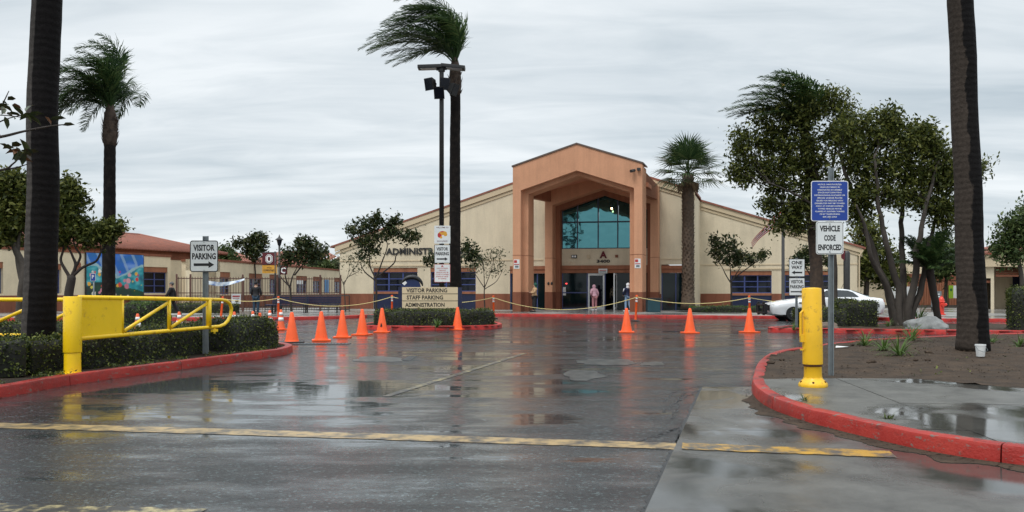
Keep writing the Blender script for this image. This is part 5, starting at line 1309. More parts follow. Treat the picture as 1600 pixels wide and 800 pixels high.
# --- hedges and ground plants
def hedge(label, pts, w, h, seed, z0=.12, dens=1500, size=.045, group='clipped hedges along the left kerb', mat='hedge', round_=.12):
    P = crom([(p[0], p[1], 0) for p in pts], 8); base = Vector((P[0].x, P[0].y, z0)); t = thing('hedge', label, 'hedge', base, 0, group)
    r_ = np.random.default_rng(seed); lv = Leaves(seed)
    a = offset_path(P, w/2, False); b = offset_path(P, -w/2, False); core = MB(); prof = []
    K = [(-1,0),(-1.0,.55),(-.97,.86),(-.80,.99),(0,1.02),(.80,.99),(.97,.86),(1.0,.55),(1,0)]
    rows = []
    for i, p in enumerate(P):
        row = []
        e = 1.0 if 0 < i < len(P)-1 else .82
        for (u, v) in K:
            q = p.lerp(a[i], u*e) if u >= 0 else p.lerp(b[i], -u*e)
            n1 = mnoise.noise(Vector((q.x*1.6, q.y*1.6, v*2+seed)))*.20; n2 = mnoise.noise(Vector((q.x*5, q.y*5, v*4)))*.09
            o = (q-p); row.append(Vector((q.x, q.y, z0)) + o*(n1+n2)*.8 + Vector((0,0,h*v*(1+n1*1.2+n2))))
        rows.append(row)
    k = len(K); vs = [v for r2 in rows for v in r2]
    fs = [(i*k+j, i*k+j+1, (i+1)*k+j+1, (i+1)*k+j) for i in range(len(P)-1) for j in range(k-1)] + [tuple(range(k))[::-1], tuple((len(P)-1)*k+j for j in range(k))]
    core.add(vs, fs); core.build('twigs', M['hedge_core'], t, smooth=True, off=base)
    pts_ = []
    for f in fs:
        q = [vs[x] for x in f]
        if len(q) > 4:
            c = sum(q, Vector())/len(q); A = w*h
            for _ in range(int(A*dens)):
                x = r_.integers(0, len(q)); u1, u2 = r_.random(2); u1 = math.sqrt(u1); pts_.append(tuple(c*(1-u1)+q[x]*(u1*(1-u2))+q[(x+1)%len(q)]*(u1*u2)))
        else:
            A = ((q[1]-q[0]).cross(q[3]-q[0])).length
            for _ in range(max(2, int(A*dens))):
                u1, u2 = r_.random(2); pts_.append(tuple(q[0].lerp(q[1], u1).lerp(q[3].lerp(q[2], u1), u2)))
    pts_ = np.array(pts_); pts_ += r_.normal(0, .024, pts_.shape); lv.at(pts_, size, .6); up_ = pts_[pts_[:,2] > z0+h*.85]; up_ = up_[r_.random(len(up_)) < .15]; up_ = up_ + np.array([0,0,1])*r_.uniform(.0,.09,(len(up_),1)); lv.at(up_, size*1.1, .5)
    lv.build('foliage', M[mat], t, base); return t
hedge('clipped hedge at the left frame edge, in front of the dark palm', [(-9.6,10.9),(-8.3,11.6),(-7.25,12.35)], .75, .56, 1)
hedge('low dark hedge piece between the dark palm and the yellow gate post', [(-7.5,12.6),(-7.3,12.9),(-7.2,13.2)], .8, .44, 2)
hedge('long clipped hedge running under the open yellow gate arm', [(-7.15,13.3),(-6.95,14.4),(-6.72,15.7),(-6.5,16.8)], .85, .53, 3)
hedge('clipped hedge end at the tip of the gate arm by the kerb corner', [(-6.15,17.0),(-5.85,17.8),(-5.75,18.8)], 1.0, .60, 4)
hedge('clipped hedge in the shade far behind the dark palm trunk', [(-13.5,17.0),(-11.0,17.3),(-9.2,17.6)], .9, .55, 5)
hedge('dark hedge block around the visitor parking sign, on the centre island', [(-4.85,30.3),(-3.2,30.0),(-1.9,30.1),(-.85,30.6)], 1.1, .52, 6, group='hedges on the islands', dens=900, size=.055)
hedge('dark low hedge in front of the white patrol car', [(9.85,29.0),(10.5,28.9),(11.5,28.8)], .9, .60, 7, group='hedges on the islands', dens=900, size=.055)
hedge('taller dark hedge beside the grey stems, in front of the patrol car', [(11.4,29.3),(12.0,29.2),(12.6,29.2)], 1.2, .86, 8, group='hedges on the islands', dens=900, size=.055)
hedge('tall dense hedge at the right edge behind the red island kerb', [(15.9,26.6),(17.2,26.1),(19.5,25.6),(22,25.2)], 1.2, 1.30, 9, group='hedges on the islands', dens=800, size=.055)
hedge('low green shrub strip at the foot of the right gable wall', [(10.2,47.6),(12.2,47.4),(14.2,47.0),(15.4,46.7)], .9, .32, 10, group='shrubs by the walls', dens=500, size=.07, mat='grass', z0=.14)
hedge('dark shrub strip below the fence beside the dark clad walker', [(-18.8,46.2),(-16.9,46.0),(-15.2,46.1)], .8, .5, 11, group='shrubs by the walls', dens=500, size=.07, z0=.14)
hedge('pale round shrub in front of the mural, left of the first striped cone', [(-16.0,35.0),(-15.0,34.8),(-14.4,34.9)], 1.3, .85, 12, group='shrubs by the walls', dens=500, size=.08, z0=.0, mat='grass')

def strap_plant(label, base, n, l, w, seed, mat='grass', group='strap leafed plants', spread=1.0, dead=0):
    rr = random.Random(seed); base = Vector(base); t = thing('plant', label, 'plant', base, 0, group)
    for k in range(n):
        a = rr.uniform(0, 6.28); el = rr.uniform(.35, 1.35); d = Vector((math.cos(a)*math.cos(el)*spread, math.sin(a)*math.cos(el)*spread, math.sin(el))); L_ = l*rr.uniform(.6,1.15); m = MB(); vs = []
        sd = Vector((-math.sin(a), math.cos(a), 0)); p = Vector((rr.uniform(-.03,.03), rr.uniform(-.03,.03), -.01))
        isd = k < dead
        if isd: d = Vector((math.cos(a), math.sin(a), .15))
        for i in range(6):
            f = i/5; ww = w*(.6+.8*f if f < .4 else 1.0-.95*(f-.4)/.6)
            vs += [p-sd*ww/2, p+sd*ww/2]; p = p + d*L_/5; d = (d+Vector((0,0,-.20-.25*f))).normalized()
        m.add(vs, [(2*i,2*i+1,2*i+3,2*i+2) for i in range(5)]); m.build('leaf', M['dead'] if isd else M[mat], t)
    return t
for k, (x, y, n, l, lab) in enumerate([(1405,556,26,.34,'agapanthus clump with pale dead leaves in the bare soil'),(1352,541,20,.30,'low strap leafed clump nearest the far kerb of the soil bed'),(1380,548,20,.28,'green strap leafed clump between two others in the soil bed'),
        (1425,533,24,.42,'tall bright green strap leafed clump left of the leaning palm'),(1550,536,16,.24,'small green clump just right of the leaning palm'),(1592,542,14,.22,'small weedy clump at the right edge of the soil bed')]):
    strap_plant(lab, G(x, y, .13), int(n*2.6), l*1.75, .026, 60+k, dead=14 if k == 0 else 6, group='strap leafed plants in the soil bed')
strap_plant('feathery bright green clump between the grey stems and the boulder', G(1436,508,.13), 60, 1.05, .03, 70, group='plants on the right island')
strap_plant('feathery green clump left of the grey stems', G(1388,510,.13), 24, .5, .03, 71, group='plants on the right island')
strap_plant('yellowish low clump at the foot of the patrol car hedge', G(1240,515,.13), 18, .3, .03, 72, group='plants on the right island')
strap_plant('small tuft under the one way sign', G(1262,514,.13), 16, .3, .03, 73, group='plants on the right island')
strap_plant('green tuft sprouting right of the gate post', G(150,566,.12), 16, .42, .035, 74, group='tufts in the left planter')
strap_plant('lighter green tuft in the island hedge left of the middle', G(683,511.5,.12), 40, .5, .03, 75, group='plants on the centre island')
strap_plant('small tuft at the right end of the island hedge', G(745,508.5,.12), 26, .34, .03, 76, group='plants on the centre island')
strap_plant('green tuft above the left end of the island hedge', G(607,501,.12), 24, .8, .03, 77, group='plants on the centre island')
for k, (x, y, lab) in enumerate([(1257,625,'little dark weed on the curved kerb nearest the yellow bollard'),(1390,655,'little dark weed on the kerb top beside the puddle')]):
    strap_plant(lab, G(x, y, .146), 22, .11, .014, 80+k, mat='hedge', group='weeds growing in the kerb joint', spread=1.3)
# low weeds in the left planter
lv = Leaves(90); rr = random.Random(90); cs = []
for k in range(700):
    q = lk[rr.randrange(18, 62)]; o = abs(rr.gauss(.25, .12))+.12
    x, y = q[0]-o*1.0, q[1]+o*.2
    if mnoise.noise(Vector((x*1.2, y*1.2, 3))) > .05: cs.append((x, y, .15))
lv.cloud(cs, 4, (.05,.05,.02), .05); o = lv.build('weeds', M['hedge'], None, (0,0,0)); stuff(o)
lv = Leaves(91); cs = []
for k in range(500):
    x, y = rr.uniform(3.6, 16), rr.uniform(12, 23)
    if pip(x, y, RP) and mnoise.noise(Vector((x*.9, y*.9, 8))) > .18: cs.append((x, y, .15))
lv.cloud(cs, 3, (.06,.06,.012), .045); o = lv.build('weeds', M['hedge'], None, (0,0,0)); stuff(o)
rr = random.Random(93); m = MB()
for k in range(900):
    x, y = rr.uniform(3.4, 14), rr.uniform(11.2, 22)
    if not pip(x, y, RP): continue
    s = rr.uniform(.006, .018); m.box((x, y, .147), (s*rr.uniform(.6,1.6), s, s*.7), rr.uniform(0,3))
stuff(m.build('mulch_chips', M['soil'], None))

# dead leaves and clods on the bare soil
rr = random.Random(97); m = MB()
for k in range(1100):
    x, y = rr.uniform(3.4, 14), rr.uniform(11.3, 22)
    if not pip(x, y, RP) or mnoise.noise(Vector((x*.8, y*.8, 2))) < -.12: continue
    s = rr.uniform(.012, .04); a = rr.uniform(0, 6.3); z = .155+rr.uniform(0,.012); c, d = math.cos(a)*s, math.sin(a)*s
    m.add([(x-c,y-d,z),(x+d*.45,y-c*.45,z+.008),(x+c,y+d,z),(x-d*.45,y+c*.45,z+.008)], [(0,1,2,3)], k % 2)
stuff(m.build('leaf_litter', [M['bark_b'], M['dead']], None))
m = MB()
for k in range(30):
    x, y = rr.uniform(4.2, 13), rr.uniform(11.8, 20)
    if not pip(x, y, RP): continue
    bm = bmesh.new(); bmesh.ops.create_icosphere(bm, subdivisions=2, radius=1.0); r_ = rr.uniform(.03,.075)
    for v in bm.verts: kk = 1+.35*mnoise.noise(v.co*1.7+Vector((k,0,0))); v.co = Vector((v.co.x*r_*kk*1.3, v.co.y*r_*kk, v.co.z*r_*kk*.6))
    bm.verts.index_update(); m.add([v.co+Vector((x,y,.15)) for v in bm.verts], [[v.index for v in f.verts] for f in bm.faces]); bm.free()
stuff(m.build('soil_clods', M['soil'], None))

def rock(label, c, r, seed, mat):
    bm = bmesh.new(); bmesh.ops.create_icosphere(bm, subdivisions=4, radius=1.0)
    for v in bm.verts:
        d = v.co.normalized(); k = 1+.22*mnoise.noise(d*1.3+Vector((seed,0,0)))+.10*mnoise.noise(d*3.1+Vector((0,seed,0)))+.03*mnoise.noise(d*9)
        v.co = Vector((d.x*r[0]*k, d.y*r[1]*k, max(-.2, d.z)*r[2]*k))
    me = bpy.data.meshes.new('boulder'); bm.to_mesh(me); bm.free(); me.materials.append(mat); me.polygons.foreach_set('use_smooth', [True]*len(me.polygons)); me.set_sharp_from_angle(angle=R(28))
    o = link('boulder', me, None, c); tag(o, label, 'boulder')
rock('pale grey boulder lying behind the red island kerb', G(1448,514,.12), (.70,.45,.42), 3, M['rock'])
rock('low brown boulder beside the one way sign hedge', G(1292,513,.12), (.40,.3,.22), 5, M['rock2'])
# ------------------------------------------------------------------ yellow swing gates and bollard
gt = thing('barrier_gate', 'yellow swing gate with solid panel, standing open along the left kerb', 'gate', (-6.55, 12.4, .115))
def GA(t, z, o=0.0): return Vector((.85*t + .98*o, 4.5*t - .185*o, z))
def gz(t, z): return z
ztop = lambda t: 1.145 - .085*t
zbot = lambda t: .52 + .02*t
m = MB(); m.lathe([(.155,0),(.155,.02),(.118,.03),(.114,.32)], 24); m.build('post_sleeve', M['yellow'], gt, smooth=True, sharp=40)
m = MB(); m.lathe([(.124,.325),(.127,.335),(.127,1.145),(.119,1.158)], 24); m.build('post', M['yellow'], gt, smooth=True, sharp=40)
m = MB(); m.tube([GA(.03,ztop(.03)), GA(.85,ztop(.85))] + [GA(.90,ztop(.9)), GA(.95,ztop(.95)-.015), GA(.985,ztop(1)-.07), GA(1.0,ztop(1)-.17), GA(.995,zbot(1)+.22), GA(.97,zbot(1)+.10), GA(.94,zbot(1)+.03), GA(.90,zbot(.91)), GA(.03,zbot(.03))], .034, 12); m.build('frame_tube', M['yellow'], gt, smooth=True)
for tt, r_ in ((.25,.028),(.532,.033),(.815,.052)):
    m = MB(); m.tube([GA(tt,zbot(tt)), GA(tt,ztop(tt))], r_, 10); m.build('upright', M['yellow'], gt, smooth=True)
for a, b in ((.26,.52),(.545,.80)):
    m = MB(); m.tube([GA(a,zbot(a)+.06), GA(b,ztop(b)-.08)], .028, 10); m.build('brace', M['yellow'], gt, smooth=True)
m = MB(); m.hexa([GA(.03,zbot(0)+.03,-.012),GA(.245,zbot(.2)+.03,-.012),GA(.245,zbot(.2)+.03,.012),GA(.03,zbot(0)+.03,.012),GA(.03,ztop(0)-.03,-.012),GA(.245,ztop(.2)-.03,-.012),GA(.245,ztop(.2)-.03,.012),GA(.03,ztop(0)-.03,.012)]); m.build('panel', M['yellow'], gt)
m = MB(); m.box(GA(.86,zbot(.86)-.07), (.05,.18,.05), R(-11)); m.tube([GA(.86,zbot(.86)-.03),GA(.86,zbot(.86)-.13)], .02, 8); m.build('latch', M['yellow'], gt)
for s in (0,1):
    m = MB(); a = s*math.pi + .4; m.box((.16*math.cos(a), -.16*abs(math.sin(a)), .015), (.09,.06,.025)); m.build('anchor_lug', M['yellow'], gt)
# second gate arm behind
g2 = thing('barrier_gate', 'yellow gate arm passing behind the thick dark palm trunk at the left edge', 'gate', (-12.4, 15.2, .1)); 
m = MB(); m.lathe([(.165,0),(.165,.02),(.128,.03),(.128,1.2),(.12,1.21)], 20); m.build('post', M['yellow'], g2, smooth=True, sharp=40)
def GB(x, z): return Vector((x, -.10*x, z))
m = MB(); m.tube([GB(.05,1.10), GB(5.0,1.10), GB(5.16,1.06), GB(5.22,.95), GB(5.22,.62), GB(5.16,.50), GB(5.0,.46), GB(.05,.46)], .037, 10); m.build('frame_tube', M['yellow'], g2, smooth=True)
for x in (1.15, 2.5):
    m = MB(); m.tube([GB(x,.46), GB(x,1.1)], .035, 8); m.build('upright', M['yellow'], g2, smooth=True)
for a in (.1, 1.2):
    m = MB(); m.tube([GB(a,.5), GB(a+1.1,1.04)], .032, 8); m.build('brace', M['yellow'], g2, smooth=True)
for a, b in ((2.66,4.05),(3.75,4.9)):
    m = MB(); m.tube([GB(a,.48), GB(b,1.06)], .032, 8); m.build('brace', M['yellow'], g2, smooth=True)

bl = thing('bollard', 'single yellow gate post with bolted flange standing on the wet right-hand walk', 'bollard', (3.80, 10.5, .147)); bl.rotation_euler = (0, R(-.9), 0)
m = MB(); m.lathe([(.175,0),(.178,.02),(.172,.045),(.145,.075),(.118,.10),(.112,.12)], 10, rot=.3); m.build('flange', M['yellow_d'], bl, smooth=True, sharp=35)
for k in range(5):
    a = k*1.2566+.62; m = MB(); m.lathe([(.014,0),(.014,.022)], 6, (.148*math.cos(a), .148*math.sin(a), .052)); m.build('bolt', M['rust'], bl)
m = MB(); m.lathe([(.110,.115),(.106,.25),(.110,.256)], 20); m.build('post_sleeve', M['yellow_d'], bl, smooth=True, sharp=40)
m = MB(); m.lathe([(.1145,.257),(.1155,.284)], 20); m.build('rust_ring', M['rust'], bl, smooth=True)
m = MB(); m.lathe([(.122,.285),(.123,.30),(.119,1.23),(.112,1.242),(.03,1.25)], 22); m.build('post', M['yellow_d'], bl, smooth=True, sharp=40)
m = MB(); m.tube([(-.118,-.02,.96),(-.150,-.02,.93),(-.155,-.02,.64),(-.125,-.02,.60)], .016, 8); m.box((-.135,-.02,.615),(.05,.05,.10)); m.build('latch_bracket', M['yellow_d'], bl)
m = MB(); m.box((-.135,-.02,.47),(.05,.03,.02)); m.build('lug', M['yellow_d'], bl)

# ------------------------------------------------------------------ traffic cones
def cone(label, p, h=.80, black=False, worn=False, rz=0.0, base=.50, group='orange traffic cones across the drive'):
    t = thing('traffic_cone', label, 'traffic cone', p, rz, group)
    m = MB(); m.bbox((0,0,.02), (base,base,.04) if not black else (base+.12,base+.12,.035), .012); m.build('base', M['rubber'] if black else M['cone'], t)
    k = h/.80; r0 = base*.36
    m = MB(); m.lathe([(r0*1.06,.035),(r0,.06),(r0*.93,.10*k),(.040*k+.005,h-.02),(.034*k,h-.004),(.022*k,h)], 24); m.build('body', M['cone2'] if worn else M['cone'], t, smooth=True, sharp=40)
    return t
big = [(456,537,'leftmost big orange traffic cone, on a wide black rubber base by the kerb tip',True),(502,534,'second big orange cone from the left in the diagonal row',False),(535,529,'third orange cone of the diagonal row, in front of the hedge gap',False),
       (566,525,'fourth orange cone of the diagonal row, left of the worn one',False),(597,521,'scuffed orange cone with a dark torn mark at the island kerb',False),(715,517,'orange traffic cone in front of the visitor parking sign island',False),
       (979,521,'orange traffic cone in line with the entrance doors',False),(1078,522,'orange traffic cone below the stout fan palm',False),(1171,521,'rightmost orange traffic cone, before the striped post by the patrol car',False)]
for x, y, lab, bk in big:
    c = cone(lab, G(x, y-1.5, 0), black=bk, rz=R((x*7) % 40-20))
    if x == 597:
        m = MB(); m.plate([(-.035,.20),(.03,.18),(.02,.28),(-.005,.33)], -.158, -.15); o = m.build('torn_mark', M['rubber'], c)
def striped(label, p, h=.70, rz=0.0):
    t = cone(label, p, h, False, True, rz, .40, 'white banded traffic cones by the left kerb')
    t['category'] = 'traffic cone'; k = h/.8; r0 = .40*.36
    def rad(z): f = (z-.10*k)/(h-.02-.10*k); return r0*.93+(.040*k+.005-r0*.93)*f+.003
    for (a, b) in ((.30,.43),(.50,.60)):
        m = MB(); m.lathe([(rad(a*h/.7),a*h/.7),(rad(b*h/.7),b*h/.7)], 24); m.build('reflective_band', M['refl'], t, smooth=True)
    return t
for x, yt, Y, lab in [(215,490,24.4,'white banded cone seen through the gate panel end'),(280,487,25.6,'white banded cone seen under the second gate brace'),(366,487,26.2,'white banded cone just right of the gate arm tip'),(395,486,27.4,'white banded cone left of the unbanded small cone'),
        (421.5,484.5,28.7,'white banded cone with a dirty lower band right of the unbanded small cone'),(439,483.5,29.0,'rightmost white banded cone, behind the leftmost big orange cone')]:
    p = W(x, 0, Y); striped(lab, (p.x, p.y, 0), h=1.35+(HOR-yt)/FPX*Y, rz=R(x % 50))
p = W(406,0,25.0); cone('small unbanded orange cone standing among the white banded cones', (p.x, p.y, 0), .70, worn=False, base=.40)

# ------------------------------------------------------------------ delineator posts with a rope
posts = [(345,499,463.5,5,'tilted orange delineator post seen beyond the gate tip'),(435,500,463,0,'orange delineator post under the lamp post banner'),(612.5,497,461,0,'orange delineator post left of the visitor parking sign'),(771.5,498,462,-1,'orange delineator post at the right end of the sign island'),
         (993,502,461,3,'orange delineator post beside the navy jacketed person'),(1172,502,462,-2,'striped orange delineator post behind the rightmost cone')]
tops = []
for x, yb, yt, tilt, lab in posts:
    p = G(x, yb); h = 1.35+(HOR-yt)/FPX*p.y
    t = thing('delineator_post', lab, 'delineator post', (p.x, p.y, 0), 0, 'roped orange delineator posts'); t.rotation_euler = (0, R(tilt), 0)
    m = MB(); m.lathe([(.22,0),(.22,.03),(.10,.06),(.06,.07)], 8, rot=.39); m.build('base', M['rubber'], t)
    m = MB(); m.lathe([(.058,.06),(.050,.12),(.048,h-.08),(.056,h-.07),(.056,h-.02),(.03,h)], 14); m.build('tube', M['cone'], t, smooth=True, sharp=40)
    for z in (h-.32, h-.20):
        m = MB(); m.lathe([(.0505,z),(.0505,z+.08)], 14); m.build('reflective_band', M['refl'], t, smooth=True)
    tops.append(Vector((p.x + math.sin(R(tilt))*h, p.y, h*math.cos(R(tilt))-.09)))
rp = thing('rope', 'yellow caution rope sagging from post to post in front of the buildings', 'rope', tops[2])
def span(a, b, sag):
    P = [a.lerp(b, i/20) - Vector((0,0,sag*4*(i/20)*(1-i/20))) for i in range(21)]
    m = MB(); m.tube([q + Vector((0,-.055,0)) for q in P], .016, 5); m.build('rope_span', M['rope'], rp, off=tops[2])
sg = [.14,.42,.30,.58,.28]
for i in range(5): span(tops[i], tops[i+1], sg[i])
span(tops[5], W(1256,474,40.5), .06)

# ------------------------------------------------------------------ road signs
def rounded(w, h, r, n=5):
    out = []
    for cx, cz, a0 in ((w/2-r, h/2-r, 0), (-w/2+r, h/2-r, 90), (-w/2+r, -h/2+r, 180), (w/2-r, -h/2+r, 270)):
        for i in range(n+1): a = R(a0+90*i/n); out.append((cx+r*math.cos(a), cz+r*math.sin(a)))
    return out
def sign_plate(parent, c, w, h, face, border=None, bw=.012, rz=0.0, y=0.0, r=.035, name='sign_plate'):
    """plate facing -Y at local centre c"""
    m = MB(); m.plate(rounded(w, h, r), -.0015, .0015); pl = m.build(name, face if border is None else border, parent); pl.location = c
    m = MB(); m.plate(rounded(w-2*bw, h-2*bw, max(.005, r-bw)), -.0035, -.0016); f = m.build('sign_face', face, pl)
    m = MB(); m.plate(rounded(w-.004, h-.004, r), .0016, .003); m.build('sign_back', M['galv'], pl)
    for s in (-1, 1):
        m = MB(); m.lathe([(.009,0),(.007,.006)], 8); b = m.build('bolt', M['galv'], pl); b.rotation_euler = (R(90),0,0); b.location = (0,-.004,s*(h/2-.035))
    return pl
def lines(pl, rows, mat, bold=0.0):
    for (s, z, h, w) in rows: put_text(s, h, mat, pl, (0, -.0036, z), w=w, depth=.002, bold=bold)
def arrow(pl, z, w, h, mat, left=False, name='arrow'):
    s = -1 if left else 1; m = MB(); m.plate([(-s*w/2,z-h*.2),(s*(w/2-h*.85),z-h*.2),(s*(w/2-h*.85),z-h*.5),(s*w/2,z),(s*(w/2-h*.85),z+h*.5),(s*(w/2-h*.85),z+h*.2),(-s*w/2,z+h*.2)], -.006, -.0036); m.build(name, mat, pl)
# right: blue notice over VEHICLE CODE ENFORCED
sp1 = thing('street_sign', 'blue accessible parking tow notice above a white VEHICLE CODE ENFORCED plate', 'sign', (4.60, 12.0, .13))
def uchannel(t, h, w=.075):
    m = MB(); m.box((-w/2+.008,0,h/2), (.016,.03,h)); m.box((w/2-.008,0,h/2), (.016,.03,h)); m.box((0,.012,h/2), (w-.033,.007,h)); return m.build('post', M['galv'], t)
uchannel(sp1, 3.0)
k = 12/FPX
def sz(py, Y=12.0, base=.13): return EYE+(HOR-py)/FPX*Y-base
pl = sign_plate(sp1, (-.03,-.03,sz(314.5)), 58*k, 63*k, M['sign_b'], M['refl'], .011)
bl_ = ['NOTICE: UNAUTHORIZED','VEHICLES PARKED IN','DESIGNATED ACCESSIBLE','SPACES NOT DISPLAYING','DISTINGUISHING PLACARDS OR','SPECIAL LICENSE PLATES','ISSUED FOR PERSONS WITH','DISABILITIES MAY BE TOWED',"AWAY AT OWNER'S EXPENSE.",'TOWED VEHICLES MAY BE','CLAIMED AT: ANYPARK TOWING','OR BY TELEPHONING','805 385-2763']
wd = [.34,.29,.35,.34,.44,.36,.38,.43,.40,.34,.42,.29,.20]
lines(pl, [(s, .238-.0388*i, .0205, wd[i]) for i, s in enumerate(bl_)], M['refl'], .012)
pl = sign_plate(sp1, (-.03,-.034,sz(372)), 43*k, 51*k, M['sign_w'], M['sign_w'], .01)
m = MB(); fo_ = rounded(43*k-.02, 51*k-.02, .03); fi_ = rounded(43*k-.03, 51*k-.03, .026); n_ = len(fo_)
m.add([(a[0],-.0042,a[1]) for a in fo_]+[(a[0],-.0042,a[1]) for a in fi_], [(i,(i+1)%n_,n_+(i+1)%n_,n_+i) for i in range(n_)]); m.build('border_line', M['ink'], pl)
lines(pl, [('VEHICLE',.135,.085,.29),('CODE',.0,.085,.165),('ENFORCED',-.135,.085,.335)], M['ink'], .035)
# left: VISITOR PARKING
sp2 = thing('street_sign', 'white VISITOR PARKING sign with arrow on a steel post behind the gate arm', 'sign', (-6.02, 16.35, .12))
Y2 = 16.35; k = Y2/FPX
uchannel(sp2, sz(369,Y2,.12), .11)
pl = sign_plate(sp2, (-.0+ (W(320,0,Y2).x+6.02),-.04,sz(400.5,Y2,.12)), 44*k, 49*k, M['sign_w'], M['dmetal'], .018, r=.05)
lines(pl, [('VISITOR',.165,.125,.42),('PARKING',.0,.125,.465)], M['ink'], .035); arrow(pl, -.165, .40, .13, M['ink'])
# one way + visitor parking
Y3 = 28.3; k = Y3/FPX
sp3 = thing('street_sign', 'ONE WAY sign over a small VISITOR PARKING sign on the right island', 'sign', (W(1244.5,0,Y3).x, Y3, .13))
uchannel(sp3, sz(403,Y3), .08)
pl = sign_plate(sp3, (0,-.04,sz(418.5,Y3)), 25*k, 28*k, M['sign_w'], M['dmetal'], .018, r=.04); lines(pl, [('ONE',.175,.12,.37),('WAY',.015,.12,.38)], M['ink'], .035); arrow(pl, -.16, .36, .13, M['ink'], True)
pl = sign_plate(sp3, (0,-.04,sz(448,Y3)), 25*k, 28*k, M['sign_w'], M['dmetal'], .018, r=.04); lines(pl, [('VISITOR',.17,.12,.42),('PARKING',.0,.12,.46)], M['ink'], .03); arrow(pl, -.17, .42, .10, M['ink'])
# small blue sign before the mural
t = thing('street_sign', 'small blue plate on a thin post in front of the mural', 'sign', (W(146.5,0,33).x, 33, 0)); m = MB(); m.tube([(0,0,0),(0,0,2.15)], .03, 8); m.build('post', M['galv'], t, smooth=True)
pl = sign_plate(t, (0,-.05,1.90), .20, .30, M['sign_b'], M['refl'], .012, r=.02); put_text('P', .14, M['refl'], pl, (0,-.0036,.02), depth=.002, bold=.02)

# area light pole with three plates
YP = 31.6; k = YP/FPX
lp = thing('light_pole', 'tall dark area light pole carrying floodlights and three stacked white plates', 'light pole', (W(690,0,YP).x, YP, .12))
hz_ = lambda py: EYE+(HOR-py)/FPX*YP-.12
m = MB(); m.lathe([(.26,0),(.26,.55),(.24,.58),(.09,.60)], 20); m.build('footing', M['trim'], lp, smooth=True, sharp=40)
m = MB(); m.lathe([(.095,.55),(.085,hz_(110)),(.085,hz_(107))], 12); m.build('pole', M['dmetal'], lp, smooth=True)
m = MB(); m.lathe([(.13,0),(.13,.12)], 12, (0,0,hz_(112))); m.build('pole_cap', M['dmetal'], lp)
for s in (-1, 1):
    m = MB(); m.bbox((0,0,0), (.92,.42,.13), .03); m.box((-s*.3,0,-.08), (.12,.1,.1)); o = m.build('lamp_head', M['dmetal'], lp); o.location = (s*.44+ (.0), 0, hz_(105)); o.rotation_euler = (0, R(4*s+2), 0)
    q = MB(); q.box((s*.05,0,-.072), (.6,.32,.01)); q.build('lens', M['refl'], o)
def flood(x, z, rz, tilt):
    m = MB(); w, d, h = .40, .30, .46
    m.hexa([(-w/2,-d/2,-h/2),(w/2,-d/2,-h/2),(w*.3,d/2,-h*.3),(-w*.3,d/2,-h*.3),(-w/2,-d/2,h/2),(w/2,-d/2,h/2),(w*.3,d/2,h*.3),(-w*.3,d/2,h*.3)]); o = m.build('floodlight', M['dmetal'], lp); o.location = (x,-.16,z); o.rotation_euler = (R(tilt), 0, R(rz))
    q = MB(); q.box((0,-d/2-.006,0), (w*.86,.01,h*.86)); q.build('lens', M['dglass'], o)
    q = MB(); q.box((0,d/2+.06,0), (.06,.16,.06)); q.build('bracket', M['dmetal'], o)
flood(-.38, hz_(133), -35, 12); flood(.10, hz_(133), 20, 10); flood(-.05, hz_(146), -8, 18); flood(.42, hz_(140), 60, 25)
dxs = W(691.5,0,YP).x - lp.location.x
pl = sign_plate(lp, (dxs,-.12,hz_(367)), 25*k, 28*k, M['sign_w'], M['sign_w'], .01, r=.02)
put_text('WELCOME TO', .05, M['maroon'], pl, (0,-.0036,.27), w=.46, depth=.002, bold=.01); put_text('OXNARD', .055, M['maroon'], pl, (0,-.0036,-.245), w=.40, depth=.002, bold=.01)
for (x, z, rx, rz_, mt) in [(.02,.06,.16,.08,'gold'),(-.10,-.02,.08,.10,'sign_red'),(.12,.0,.07,.06,'gold'),(.0,.10,.10,.035,'sign_red'),(-.05,-.10,.05,.05,'gold')]:
    m = MB(); m.ball((x,-.004,z), (rx,.002,rz_), 12, 6); m.build('emblem', M[mt], pl)
pl = sign_plate(lp, (dxs,-.12,hz_(397)), 25*k, 29*k, M['sign_w'], M['dmetal'], .02, r=.03); lines(pl, [('VISITOR',.19,.13,.44),('PARKING',.01,.13,.50)], M['ink'], .035); arrow(pl, -.19, .42, .13, M['ink'])
pl = sign_plate(lp, (dxs,-.12,hz_(427)), 25*k, 28*k, M['sign_w'], M['sign_red'], .014, r=.02)
m = MB(); m.plate([(-.05,.24),(.05,.24),(0,.31)], -.006, -.0036); m.build('warning_mark', M['sign_red'], pl)
lines(pl, [(s, .185-.078*i, .048, w_) for i, (s, w_) in enumerate([('UNAUTHORIZED',.42),('PARKING',.26),('VEHICLES WILL BE',.46),('TOWED AT OWNERS',.48),('EXPENSE BY ORDER',.46),('OF OXNARD',.32)])], M['sign_red'], .012)

